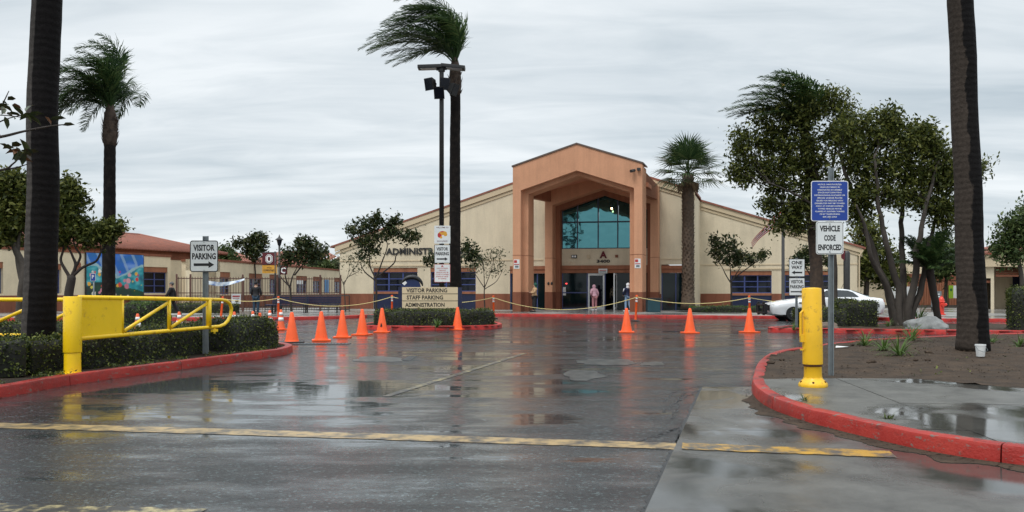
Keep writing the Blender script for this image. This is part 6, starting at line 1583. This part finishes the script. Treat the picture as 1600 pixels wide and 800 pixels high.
# monument sign on the island
ms = thing('monument_sign', 'tan board sign reading VISITOR PARKING, STAFF PARKING, ADMINISTRATION between navy posts', 'sign', (W(672,0,31.3).x, 31.3, .12)); Y4 = 31.3; k = Y4/FPX
mz = lambda py: EYE+(HOR-py)/FPX*Y4-.12
wv = 87*k
for s in (-1, 1):
    m = MB(); m.box((s*(wv/2+.075),.04,(mz(449))/2), (.145,.18,mz(449))); m.build('post', M['navy'], ms)
rows = [(449,459,'VISITOR PARKING',1.63),(460,470,'STAFF PARKING',1.45),(471,482,'ADMINISTRATION',1.57)]
for a, b, s, w_ in rows:
    z0, z1 = mz(b)+.008, mz(a)+.008; m = MB(); m.box((0,0,(z0+z1)/2), (wv,.10,z1-z0)); bd = m.build('board', M['board'], ms)
    put_text(s, .155, M['ink'], bd, (-.19 if s != 'VISITOR PARKING' else -.12, -.0505, (z0+z1)/2), w=w_*.94, depth=.006, bold=.02)
m = MB(); m.box((0,.03,mz(466)), (wv-.02,.03,.8)); m.build('back_panel', M['navy'], ms)
cx = W(642,0,Y4).x-ms.location.x
m = MB(); n = 18; P = [(cx+.37*math.cos(math.pi*i/n), mz(449)+.36*math.sin(math.pi*i/n)) for i in range(n+1)]; m.plate(P, -.03, .05); m.build('crest', flat('crest_blue', (.008,.022,.085), .35), ms)
m = MB(); Q = [(cx+.04+.40*math.cos(math.pi*(i/n*.92+.02)), mz(448)+.36*math.sin(math.pi*(i/n*.92+.02))) for i in range(n+1)]; m.tube([(x,0,z) for x, z in Q], [.02+.07*math.sin(math.pi*i/n) for i in range(n+1)], 8); m.build('crest_rim', M['ink'], ms, smooth=True)
m = MB(); m.plate([(cx-.33,mz(442.5)),(cx-.20,mz(439)),(cx-.14,mz(442)),(cx-.24,mz(446))], -.036, -.0301); m.build('crest_flash', M['refl'], ms)

# ------------------------------------------------------------------ lamp post, banners, courtyard
lm = thing('lamp_post', 'dark lantern lamp post with a small maroon letter banner behind the tree', 'lamp post', (W(436.5,0,50).x, 50, .147)); bz = lambda py, Y: EYE+(HOR-py)/FPX*Y-.147
m = MB(); m.lathe([(.18,0),(.18,.35),(.10,.5),(.075,.6),(.06,bz(384,50))], 12); m.build('pole', M['dmetal'], lm, smooth=True)
m = MB(); z = bz(384,50); m.lathe([(.07,z),(.10,z+.05),(.17,z+.33),(.18,z+.35)], 6); m.build('lantern_glass', M['dglass'], lm)
m = MB(); m.lathe([(.25,z+.35),(.24,z+.38),(.08,z+.5),(.03,z+.6),(.01,z+.68)], 12); m.build('lantern_cap', M['dmetal'], lm)
def banner(t, x0, x1, y0, y1, Y, dx, col, letter, lc, cuts=None):
    b = thing
    k = Y/FPX; m = MB(); n = 6; xs = [dx+(x0+(x1-x0)*i/n)*k for i in range(n+1)]; z1, z0 = bz(y0,Y), bz(y1,Y)
    vs = [];
    for i, x in enumerate(xs): q = .05*math.sin(i*1.1); vs += [(x,q-.03,z0),(x,q*.6-.03,z1)]
    m.add(vs, [(2*i,2*i+2,2*i+3,2*i+1) for i in range(n)]); o = m.build('banner', col, t, smooth=True)
    m = MB(); m.tube([(min(xs[0],0),0,z1+.02),(max(xs[-1],0),0,z1+.02)], .02, 6); m.build('banner_arm', M['dmetal'], t)
    return o, (xs[0]+xs[-1])/2, z0, z1
o, cxb, z0, z1 = banner(lm, 1, 12.5, 416, 429, 50, 0, M['maroon'], 'C', None)
put_text('C', .36, M['refl'], o, (cxb,-.09,(z0+z1)/2), depth=.004, bold=.03)
bp = thing('lamp_post', 'post with a maroon banner bearing a white block letter O and gold lower panel', 'banner post', (W(430,0,47).x, 47, .147))
m = MB(); m.tube([(0,0,0),(0,0,bz(393,47))], .055, 10); m.build('pole', M['dmetal'], bp, smooth=True)
o, cxb, z0, z1 = banner(bp, -20, 2.5, 395, 414, 47, 0, M['maroon'], 'O', None)
h = z1-z0; cz = (z0+z1)/2
def octo(w, h_, c): return [(cxb-w/2+c,cz-h_/2),(cxb+w/2-c,cz-h_/2),(cxb+w/2,cz-h_/2+c),(cxb+w/2,cz+h_/2-c),(cxb+w/2-c,cz+h_/2),(cxb-w/2+c,cz+h_/2),(cxb-w/2,cz+h_/2-c),(cxb-w/2,cz-h_/2+c)]
m = MB(); m.plate(octo(.40,.50,.12), -.096, -.088); m.build('letter', M['refl'], o)
m = MB(); m.plate(octo(.34,.44,.10), -.102, -.0965); m.build('letter_inset', M['maroon'], o)
m = MB(); m.plate(octo(.29,.39,.09), -.108, -.1025); m.build('letter', M['refl'], o)
m = MB(); m.plate(octo(.13,.23,.04), -.114, -.1085); m.build('letter_hole', M['maroon'], o)
o2, cxb, z0, z1 = banner(bp, -20, 2.5, 414.3, 427, 47, 0, M['gold'], '', None)
put_text('HIGH', .08, M['bark_b'], o2, (cxb,-.09,z1-.14), depth=.003, bold=.02); put_text('ELEMENTARY', .10, M['bark_b'], o2, (cxb,-.09,z1-.29), w=.62, depth=.003, bold=.02)
# benches and railing
def bench(label, px, Y, w=2.0, rz=0.0):
    t = thing('bench', label, 'bench', (W(px,0,Y).x, Y, .147), rz, 'dark blue benches by the fence')
    for i in range(4):
        m = MB(); m.bbox((0,-.2+.11*i,.45), (w,.09,.04), .01); m.build('seat_slat', M['navy'], t)
    for i in range(4):
        m = MB(); m.bbox((0,.22+.03*i,.56+.10*i), (w,.035,.085), .01); m.build('back_slat', M['navy'], t)
    for s in (-1, 1):
        m = MB(); m.box((s*w*.42,-.02,.215), (.05,.40,.03)); m.tube([(s*w*.42,-.18,0),(s*w*.42,-.18,.43)], .025, 6); m.tube([(s*w*.42,.17,0),(s*w*.42,.2,.5),(s*w*.42,.32,.92)], .025, 6); m.build('leg', M['dmetal'], t)
    return t
bench('dark blue bench right of the lamp post, left one of the pair', 452, 45.5, 2.0); bench('dark blue bench near the gable wall corner, right one of the pair', 503, 46.2, 2.0)
t = thing('bench', 'dark single seat beside the striped cones and the orange post', 'bench', (W(425,0,44.6).x, 44.6, .147), 0, 'dark blue benches by the fence')
m = MB(); m.bbox((0,0,.46), (.6,.5,.06), .02); m.build('seat', M['navy'], t); m = MB(); m.tube([(0,0,0),(0,0,.44)], .05, 8); m.lathe([(.2,0),(.2,.02)], 12); m.build('pedestal', M['dmetal'], t)
rl = thing('railing', 'low dark steel railing between the benches and the fence', 'railing', (W(500,0,48.4).x, 48.4, .147)); 
for z in (.95, .15): m = MB(); m.tube([(-3.2,0,z),(1.7,0,z)], .025, 6); m.build('rail', M['dmetal'], rl)
for i in range(5): m = MB(); m.tube([(-3.2+1.225*i,0,0),(-3.2+1.225*i,0,.95)], .025, 6); m.build('upright', M['dmetal'], rl)
def bin_(label, px, Y, w, h, col):
    t = thing('litter_bin', label, 'litter bin', (W(px,0,Y).x, Y, .147)); m = MB(); m.bbox((0,0,h/2), (w,w,h), .04); m.build('body', col, t)
    m = MB(); m.bbox((0,0,h+.05), (w+.04,w+.04,.10), .03); m.build('lid', M['dmetal'], t); m = MB(); m.box((0,-w/2-.022,h+.04), (w*.6,.01,.05)); m.build('slot', M['ink'], t); return t
tealp = pm('dark_teal_plastic', (.012,.05,.065), .5, .15, 3, 0)
bin_('dark teal litter bin at the foot of the right portico column', 1020.5, 47.6, .74, .72, tealp)
bin_('dark blue litter bin below the right edge of the mural', 227, 46, .70, .80, M['navy'])

# ------------------------------------------------------------------ hydrant, bucket, flagpole, hatch
hy = thing('fire_hydrant', 'red fire hydrant on the pale plaza beyond the boulder', 'fire hydrant', G(1471,492,.147)); redp = pm('hydrant_red', (.70,.05,.03), .4, .1, 4, 0)
m = MB(); m.lathe([(.20,0),(.20,.05),(.13,.06),(.12,.62),(.17,.64),(.17,.68),(.14,.70),(.13,.80),(.07,.90),(.04,.92),(.04,.97)], 16); m.build('barrel', redp, hy, smooth=True, sharp=35)
for d_ in ((-1,0),(1,0),(0,-1)):
    m = MB(); r_ = .075 if d_[1] == 0 else .10; m.tube([(d_[0]*.1,d_[1]*.1,.52),(d_[0]*.25,d_[1]*.25,.52)], r_, 10); m.tube([(d_[0]*.25,d_[1]*.25,.52),(d_[0]*.29,d_[1]*.29,.52)], .03, 6); m.build('nozzle', redp, hy)
bk = thing('bucket', 'small white plastic bucket at the foot of the leaning palm trunk', 'bucket', G(1532,557,.14))
m = MB(); m.lathe([(.070,0),(.072,.005),(.088,.20),(.094,.20),(.094,.225),(.086,.225),(.070,.02)], 20); m.build('body', M['white'], bk, smooth=True, sharp=35); m = MB(); m.lathe([(.0835,.186),(.0845,.198)], 16); m.build('soil_fill', M['mulch'], bk)
m = MB(); m.tube([(-.092,0,.19),(-.085,-.09,.12),(0,-.115,.09),(.085,-.09,.12),(.092,0,.19)], .004, 5); m.build('handle', M['galv'], bk)
fp = thing('flagpole', 'dark flagpole above the one way sign, seen through the tree', 'flagpole', (W(1245,0,39.5).x, 39.5+2, .0))
m = MB(); m.lathe([(.20,0),(.20,.08),(.085,.10),(.06,11.5)], 12); m.build('pole', M['dmetal'], fp, smooth=True); m = MB(); m.ball((0,0,11.6), .12); m.build('finial', M['gold'], fp)
fl = thing('flag', 'red and white striped flag drooping behind the tree foliage', 'flag', fp.location+Vector((0,0,6.5)))
def flag(parent, w, h, z, sag):
    stripes = 7
    for j in range(stripes):
        m = MB(); n = 12; vs = []
        for i in range(n+1):
            f = i/n; x = -.08-w*f; y = .16*math.sin(f*9+j*.25); dz = -sag*f**1.3
            vs += [(x,y,z+dz+h*(1-.55*f)*(1-j/stripes)),(x,y+.02,z+dz+h*(1-.55*f)*(1-(j+1)/stripes))]
        m.add(vs, [(2*i+1,2*i+3,2*i+2,2*i) for i in range(n)]); m.build('stripe', M['sign_red'] if j % 2 == 0 else M['white'], parent, smooth=True)
flag(fl, 1.5, .60, -1.75, 1.25)
p2 = thing('flagpole', 'short dark pole with a small red flag tip behind the VEHICLE CODE plate', 'flagpole', (W(1323,0,44).x, 44, 0)); m = MB(); m.lathe([(.20,0),(.17,1.0),(.17,EYE+(HOR-395)/FPX*44),(.1,EYE+(HOR-392)/FPX*44)], 10); m.build('pole', M['dmetal'], p2, smooth=True)
m = MB(); m.add([(-.15,-.2,3.5),(-.40,-.25,3.45),(-.38,-.22,3.1),(-.2,-.2,2.95)], [(0,1,2,3),(3,2,1,0)]); m.build('flag', M['maroon'], p2)
dg_ = thing('drain_grate', 'iron drain grate flush with the wet asphalt under the cone row', 'drain grate', G(500,537.5)); 
m = MB()
for s in (-1, 1): m.box((0,s*.2,.004), (1.5,.05,.014)); m.box((s*.725,0,.004), (.05,.35,.013))
m.build('frame', M['dmetal'], dg_)
for i in range(16): m = MB(); m.box((-.66+.088*i,0,.003), (.035,.35,.012)); m.build('bar', M['galv'], dg_)
for x, y, lab in [(893,492,'small white scrap of paper by the kerb before the entrance')]:
    m = MB(); m.add([(-.09,-.06,0),(.08,-.05,.02),(.10,.06,.0),(-.06,.08,.05)], [(0,1,2,3)]); o = m.build('paper_scrap', M['white'], None); o.location = G(x, y+3)+Vector((0,0,.01)); tag(o, lab, 'litter')
m = MB(); m.add([(-.16,-.05,.0),(.12,-.07,.02),(.18,.06,.01),(-.10,.08,.03)], [(0,1,2,3)]); o = m.build('paper_scrap', M['white'], None); o.location = G(1316,543.5,.15)+Vector((0,0,.01)); tag(o, 'flattened white litter on the far kerb of the soil bed', 'litter')

# ------------------------------------------------------------------ white patrol car
def car():
    p = W(1198,0,37.8); L = 5.15; x0 = p.x + .30; yc = 38.75; hw = .93
    t = thing('patrol_car', 'white police patrol car with black push bumper parked behind the island hedge', 'car', (x0+L/2, yc, 0)); o = Vector((x0+L/2, yc, 0))
    # sections along the length: x, z_low, z_side (widest), z_top, half width at sill / belt / top edge
    S = [(0,.38,.60,.70,.62,.70,.60),(.08,.26,.58,.78,.78,.84,.74),(.35,.22,.60,.85,.86,.90,.78),(.9,.22,.62,.94,.90,.925,.80),(1.45,.22,.64,1.00,.91,.93,.82),(1.75,.22,.66,1.03,.91,.935,.84),
         (2.6,.22,.68,1.04,.915,.94,.86),(3.4,.22,.70,1.05,.915,.94,.86),(4.1,.22,.72,1.06,.91,.935,.84),(4.7,.25,.72,1.06,.89,.92,.80),(5.05,.32,.70,1.02,.82,.86,.74),(5.15,.44,.66,.94,.74,.78,.66)]
    m = MB(); rows = []
    for (x, zl, zs, zt, a, b, c) in S:
        half = [(.0,zl-.01),(a*.85,zl),(a,zl+.06),(b,zs),(b*.985,(zs+zt)/2+.02),(c+.03,zt-.03),(c*.9,zt),(0,zt+.025)]
        rows.append([(x-L/2, -y, z) for y, z in half] + [(x-L/2, y, z) for y, z in half[::-1][1:-1]])
    k = len(rows[0]); vs = [v for r_ in rows for v in r_]
    fs = [(i*k+j, i*k+(j+1)%k, (i+1)*k+(j+1)%k, (i+1)*k+j) for i in range(len(rows)-1) for j in range(k)] + [tuple(range(k))[::-1], tuple((len(rows)-1)*k+j for j in range(k))]
    m.add(vs, fs); carp = pm('white_car_paint', (.78,.79,.80), .22, .03, 2, 0, coat=.6)
    body = m.build('body', carp, None, smooth=True, sharp=50); bm = bmesh.new(); bm.from_mesh(body.data); bmesh.ops.recalc_face_normals(bm, faces=bm.faces[:]); bm.to_mesh(body.data); bm.free()
    cut = MB(); wx = [.93-L/2, 4.02-L/2]
    for x in wx:
        for s in (-1, 1): cut.tube([(x, s*1.1, .335), (x, s*.62, .335)], .385, 28)
    co = cut.build('cutter', M['black'], None)
    bo = body.modifiers.new('b', 'BOOLEAN'); bo.object = co; bo.operation = 'DIFFERENCE'; bo.solver = 'EXACT'
    me = bake(body); bpy.data.objects.remove(co); bd = link('body', me, t)
    # cabin
    C = [(1.62,1.02,.80),(2.35,1.40,.62),(2.75,1.465,.60),(3.3,1.46,.60),(3.7,1.40,.60),(4.55,1.06,.76)]
    m = MB(); rows = []
    for i, (x, z, w) in enumerate(C): rows.append([(x-L/2,-.84 if 0<i<5 else -.80,1.02),(x-L/2,-w,z-.03),(x-L/2,-w*.88,z),(x-L/2,w*.88,z),(x-L/2,w,z-.03),(x-L/2,.84 if 0<i<5 else .80,1.02)])
    k = 6; vs = [v for r_ in rows for v in r_]; m.add(vs, [(i*k+j, i*k+j+1, (i+1)*k+j+1, (i+1)*k+j)[::-1] for i in range(5) for j in range(k-1)])
    m.build('cabin', carp, t, smooth=True, sharp=30)
    gl = flat('car_glass', (.012,.018,.022), .05, spec=.7); gl2 = flat('rear_screen_glass', (.25,.45,.47), .05, metal=.6)
    def yside(x, z): # outer cabin side at height z
        return None
    for s in (-1, 1):
        def q(pts, name, mat):
            m = MB(); P = []
            for x, z in pts: f = (z-1.02)/(1.44-1.02); y = .84+(.615-.84)*f + .012; P.append((x-L/2, s*y, z))
            n = len(P); m.add(P + [(a[0], a[1]-s*.008, a[2]) for a in P], [tuple(range(n)), tuple(range(n,2*n))[::-1]]+[(i,(i+1)%n,n+(i+1)%n,n+i) for i in range(n)]); return m.build(name, mat, t)
        q([(2.0,1.08),(2.92,1.09),(2.92,1.40),(2.52,1.38)], 'side_window', gl); q([(2.99,1.09),(3.95,1.10),(3.72,1.30),(3.50,1.38),(2.99,1.405)], 'side_window', gl)
        m = MB(); m.bbox((2.12-L/2, s*1.0, 1.08), (.12,.20,.15), .03); m.build('mirror', M['black'], t)
        for x in (2.75, 3.72): m = MB(); m.bbox((x-L/2, s*.945, .86), (.20,.03,.035), .008); m.build('door_handle', M['black'], t)
        for x in (1.78, 2.90, 3.85):
            m = MB(); m.box((x-L/2, s*.934, .66), (.012,.012,.62)); m.build('door_seam', M['black'], t)
        m = MB(); m.box((1.35-L/2, s*.925, .82), (.32,.02,.05)); m.build('side_vent', M['black'], t)
    def pane(P, name, mat):
        m = MB(); n = len(P); m.add(P, [tuple(range(n))]); m.build(name, mat, t)
    pane([(1.68-L/2,-.74,1.07),(1.68-L/2,.74,1.07),(2.30-L/2,.56,1.395),(2.30-L/2,-.56,1.395)], 'windscreen', gl)
    pane([(4.48-L/2,.70,1.115),(4.48-L/2,-.70,1.115),(3.76-L/2,-.54,1.395),(3.76-L/2,.54,1.395)], 'rear_window', gl2)
    lb = MB(); lb.bbox((2.72-L/2,0,1.535), (.30,1.2,.10), .03); lb.box((2.72-L/2,-.5,1.475),(.1,.04,.05)); lb.box((2.72-L/2,.5,1.475),(.1,.04,.05)); lb.build('light_bar', M['black'], t)
    m = MB(); m.tube([(3.5-L/2,.1,1.46),(3.62-L/2,.1,1.72)], .01, 5); m.build('aerial', M['black'], t)
    for s in (-1, 1):
        m = MB(); m.bbox((.16-L/2, s*.68, .70), (.22,.24,.12), .03); m.build('headlight', M['refl'], t)
        m = MB(); m.bbox((5.06-L/2, s*.66, .86), (.14,.26,.13), .03); m.build('tail_light', M['sign_red'], t)
    m = MB(); m.bbox((-.02-L/2,0,.62), (.06,.9,.20), .02); m.build('grille', M['black'], t)
    pb_ = MB()
    for z in (.35,.72): pb_.tube([(-.24-L/2,-.62,z),(-.30-L/2,-.3,z),(-.30-L/2,.3,z),(-.24-L/2,.62,z)], .05, 8)
    for y in (-.4,.4): pb_.bbox((-.27-L/2,y,.56), (.10,.12,.62), .02); pb_.box((-.12-L/2,y,.5),(.3,.06,.08))
    pb_.bbox((-.25-L/2,-.66,.55), (.12,.10,.45), .02); pb_.bbox((-.25-L/2,.66,.55), (.12,.10,.45), .02); pb_.build('push_bumper', M['black'], t)
    for x in wx:
        for s in (-1, 1):
            w = MB(); w.tube([(x, s*.93, .335), (x, s*.90, .335), (x, s*.72, .335), (x, s*.69, .335)], [.315,.335,.335,.315], 28); wh = w.build('wheel', M['rubber'], t, smooth=True, sharp=40)
            w = MB(); w.tube([(x, s*.94, .335), (x, s*.90, .335)], [.20,.215], 20); w.build('rim', M['black'], wh)
            w = MB(); w.tube([(x, s*.955, .335), (x, s*.93, .335)], [.085,.10], 14); w.build('hub_cap', M['refl'], wh)
            for j in range(8):
                a = j*.7854; w = MB(); w.box((x+.15*math.cos(a), s*.941, .335+.15*math.sin(a)), (.045,.008,.045)); w.build('rim_slot', M['galv'], wh)
            w = MB(); w.tube([(x, s*.60, .335), (x, s*.64, .335)], .37, 20); w.build('arch_liner', M['black'], t)
    m = MB(); m.bbox((0,0,.25), (L-1.0,1.7,.12), .03); m.build('underbody', M['black'], t)
    m = MB()
    for j in range(5): m.box((4.45-L/2+.09*j, -.938+.004*j, .70), (.045,.012,.24-.02*j))
    m.build('decal', M['ink'], t)
car()

# ------------------------------------------------------------------ people
def skin_mesh(V, E, mat, root=0, sub=2):
    """V: [(x,y,z,r)] or (x,y,z,rx,ry)"""
    me = bpy.data.meshes.new('body'); me.from_pydata([v[:3] for v in V], E, []); o = bpy.data.objects.new('body', me); COL.objects.link(o)
    o.modifiers.new('skin', 'SKIN'); sk = me.skin_vertices[0].data
    for i, v in enumerate(V): sk[i].radius = (v[3], v[4] if len(v) > 4 else v[3]); sk[i].use_root = (i == root)
    ss = o.modifiers.new('sub', 'SUBSURF'); ss.levels = sub; ss.render_levels = sub
    r_ = bake(o); r_.materials.clear(); r_.materials.append(mat); r_.polygons.foreach_set('use_smooth', [True]*len(r_.polygons)); return r_
def person(label, loc, rz, top, legs, jacket=None, hat=None, lean=0.0, armL=None, armR=None, stride=.0, h=1.70, shoes=None, hair=None, hood=None, bend=0.0, name='person'):
    """local frame: the person faces -Y"""
    k = h/1.70; t = thing(name, label, 'person', loc, rz)
    def T(x, y, z):                  # lean and bend the upper body
        if z > .95:
            d = z-.95; y -= math.sin(bend)*d; z = .95+math.cos(bend)*d
        return (x*k, (y - lean*z)*k, z*k)
    V = []; E = []
    def v(x, y, z, rx, ry=None): q = T(x, y, z); V.append((*q, rx*k, (ry or rx)*k)); return len(V)-1
    pel = v(0,0,.95,.135,.105); wa = v(0,-.01,1.10,.125,.095); ch = v(0,.0,1.28,.155,.11); up = v(0,.01,1.40,.12,.085); nk = v(0,.0,1.48,.055); jaw = v(0,-.02,1.555,.068,.082); hd = v(0,-.005,1.63,.078,.098); cr = v(0,0,1.685,.045,.06)
    E += [(pel,wa),(wa,ch),(ch,up),(up,nk),(nk,jaw),(jaw,hd),(hd,cr)]
    nose = v(0,-.115,1.595,.012); E.append((jaw,nose))
    arms = []
    for s, ar in ((-1, armL), (1, armR)):
        ar = ar or [(s*.235,.02,1.13),(s*.25,-.06,.90)]
        sh = v(s*.175,.01,1.40,.058); el = v(*ar[0],.043); wr = v(*ar[1],.029); E += [(up,sh),(sh,el),(el,wr)]
        a = Vector(ar[1])-Vector(ar[0]); a.normalize(); wp_ = Vector(ar[1]); pm_ = wp_+a*.075; pi_ = v(*pm_,.036,.018); E.append((wr,pi_)); arms.append((sh,el,wr))
        sd = Vector((0,1,0)) if abs(a.y) < .8 else Vector((0,0,1)); sd = (sd - a*sd.dot(a)).normalized(); cu = a.cross(sd)*-s
        for f, (o_, l_) in enumerate([(-.03,.065),(-.01,.075),(.01,.072),(.03,.055)]):
            b = pm_+sd*o_*.9+a*.02; m1 = b+a*l_*.5+cu*.008; m2 = b+a*l_*.9+cu*.03
            i1 = v(*b,.0095); i2 = v(*m1,.0085); i3 = v(*m2,.007); E += [(pi_,i1),(i1,i2),(i2,i3)]
        tb = pm_-a*.03-sd*.035; i1 = v(*tb,.011); i2 = v(*(tb+a*.04-sd*.022),.009); E += [(pi_,i1),(i1,i2)]
    legj = []
    for s in (-1, 1):
        st = stride*s; hp = v(s*.09,0,.90,.088,.095); kn = v(s*.10,-.02-st*.5,.50,.058); an = v(s*.10,.02-st*1.0+(.06 if st < 0 else 0),.09,.040); to = v(s*.115,-.13-st*1.0,.035,.034,.03); E += [(pel,hp),(hp,kn),(kn,an),(an,to)]; legj.append((hp,kn,an,to))
    me = skin_mesh(V, E, M['skin'], pel, 1); link('body', me, t)
    def garment(name_, ids, edges, grow, mat):
        W_ = [(*V[i][:3], V[i][3]+g_, V[i][4]+g_) for i, g_ in zip(ids, grow)]; mp = {a: b for b, a in enumerate(ids)}
        return link(name_, skin_mesh(W_, [(mp[a],mp[b]) for a, b in edges], mat, 0, 1), t)
    (s1,e1,w1),(s2,e2,w2) = arms
    garment('jacket', [wa,pel,ch,up,s1,e1,w1,s2,e2,w2], [(wa,pel),(wa,ch),(ch,up),(up,s1),(s1,e1),(e1,w1),(up,s2),(s2,e2),(e2,w2)], [.045,.045,.045,.035,.035,.030,.022,.035,.030,.022], jacket or top)
    g_ = []; ids = [pel]; ed = []
    for (a,b,c,d_) in legj: ids += [a,b,c]; ed += [(pel,a),(a,b),(b,c)]
    garment('trousers', ids, ed, [.022]+[.022,.028,.03]*2, legs)
    for (a,b,c,d_) in legj:
        A, D = Vector(V[c][:3]), Vector(V[d_][:3]); m = MB(); mid = (A+D)/2; dr_ = (D-A); m.bbox((0,0,0), (.10*k,.28*k,.085*k), .03, 0); o = m.build('shoe', shoes or M['black'], t, smooth=True); o.location = (mid.x, mid.y-.01, .045*k); o.rotation_euler = (0,0,0)
    H = Vector(V[hd][:3])
    if hat or hair:
        m = MB(); m.ball((H.x, H.y+.018*k, H.z+.018*k), (.092*k,.108*k,.098*k), 14, 9); o = m.build('hat' if hat else 'hair', hat or hair, t, smooth=True)
    if hood:
        m = MB(); m.ball((H.x, H.y+.03*k, H.z), (.118*k,.118*k,.135*k), 14, 9); m.ball((H.x, H.y+.04*k, H.z-.15*k), (.13*k,.10*k,.09*k), 12, 7); m.build('hood', hood, t, smooth=True)
    for s in (-1, 1):
        m = MB(); m.ball((H.x+s*.033*k, H.y-.097*k, H.z-.005*k), .011*k, 8, 5); m.build('eye', M['ink'], t)
        m = MB(); m.ball((H.x+s*.082*k, H.y+.005*k, H.z-.02*k), (.014*k,.024*k,.034*k), 8, 5); m.build('ear', M['skin'], t)
    m = MB(); m.ball((H.x, H.y-.095*k, H.z-.075*k), (.026*k,.012*k,.008*k), 8, 5); m.build('mouth', flat('lips', (.30,.10,.08)), t)
    return t
zp = .147
denim = cloth('blue_denim', (.25,.38,.55)); navyc = cloth('navy_cloth', (.012,.018,.055)); blk = cloth('black_cloth', (.012,.012,.014)); pink = cloth('pale_pink_fleece', (.72,.42,.50)); dpink = cloth('dusty_pink_cloth', (.50,.22,.24))
tan = cloth('tan_cloth', (.48,.30,.16)); dgreen = cloth('dark_green_knit', (.01,.07,.05)); grey = cloth('grey_knit', (.10,.10,.10)); whitec = cloth('white_cloth', (.72,.72,.74)); dblue = cloth('dark_blue_cloth', (.02,.045,.075)); cream = cloth('cream_plaid_cloth', (.36,.30,.20))
# the coat of the person inside is woven in checks
pmt, nt, bs = new_mat('plaid_check'); tt = nd(nt,'ShaderNodeTexCoord').outputs['Object']; ck = nd(nt,'ShaderNodeTexChecker',{'Vector':tt,'Scale':9.0,1:(.42,.34,.22,1),2:(.05,.05,.05,1)}).outputs[0]; nt.links.new(ck, bs.inputs['Base Color']); bs.inputs['Roughness'].default_value = .9
def at_px(px, py): q = G(px, py, zp); return (q.x, q.y, zp)
person('person in a tan jacket and green hood leaning on the left portico column', at_px(834,487.2), R(-75), tan, blk, hood=dgreen, armL=[(-.22,-.10,1.15),(-.05,-.26,1.20)], armR=[(.22,-.10,1.15),(.05,-.25,1.16)], h=1.64, lean=-.05)
person('person in pale pink hooded top and pink trousers bending at the doors', at_px(929,485.0), R(195), pink, dpink, hood=pink, bend=.18, armL=[(-.25,.04,1.15),(-.27,-.10,.95)], armR=[(.27,.08,1.18),(.20,-.14,1.02)], h=1.58, shoes=whitec)
person('person in a checked coat standing inside the dark doorway', tuple(B(.90,7.2,zp)), R(180), pmt, blk, hat=blk, h=1.60)
nv = person('person in navy jacket with white hood, pale sleeves and blue jeans by the right column', at_px(981,487.0), R(200), navyc, denim, hood=whitec, armL=[(-.28,-.02,1.14),(-.20,-.20,1.0)], armR=[(.28,-.02,1.14),(.20,-.20,1.0)], h=1.64, stride=.10, shoes=whitec)
person('person in a dark jacket and blue trousers standing by the fence, back turned', at_px(400,491.0), R(178), blk, dblue, hair=blk, armL=[(-.26,0,1.13),(-.22,-.16,.98)], armR=[(.26,0,1.13),(.22,-.16,.98)], h=1.68)
person('dark clad walker with a grey cap striding left behind the gate braces', at_px(268,495.5), R(-80), blk, blk, hat=grey, stride=.36, armL=[(-.24,.12,1.14),(-.24,.10,.92)], armR=[(.24,-.12,1.14),(.22,-.26,.96)], h=1.60)
for s in (-1, 1):           # pale sleeve stripes
    m = MB(); m.tube([(s*.215,.015,1.36),(s*.268,.01,1.18)], .032, 8); o = m.build('sleeve_panel', whitec, nv, smooth=True); o.location = (s*.035, .0, 0)

bpy.data.scenes.remove(tmp)
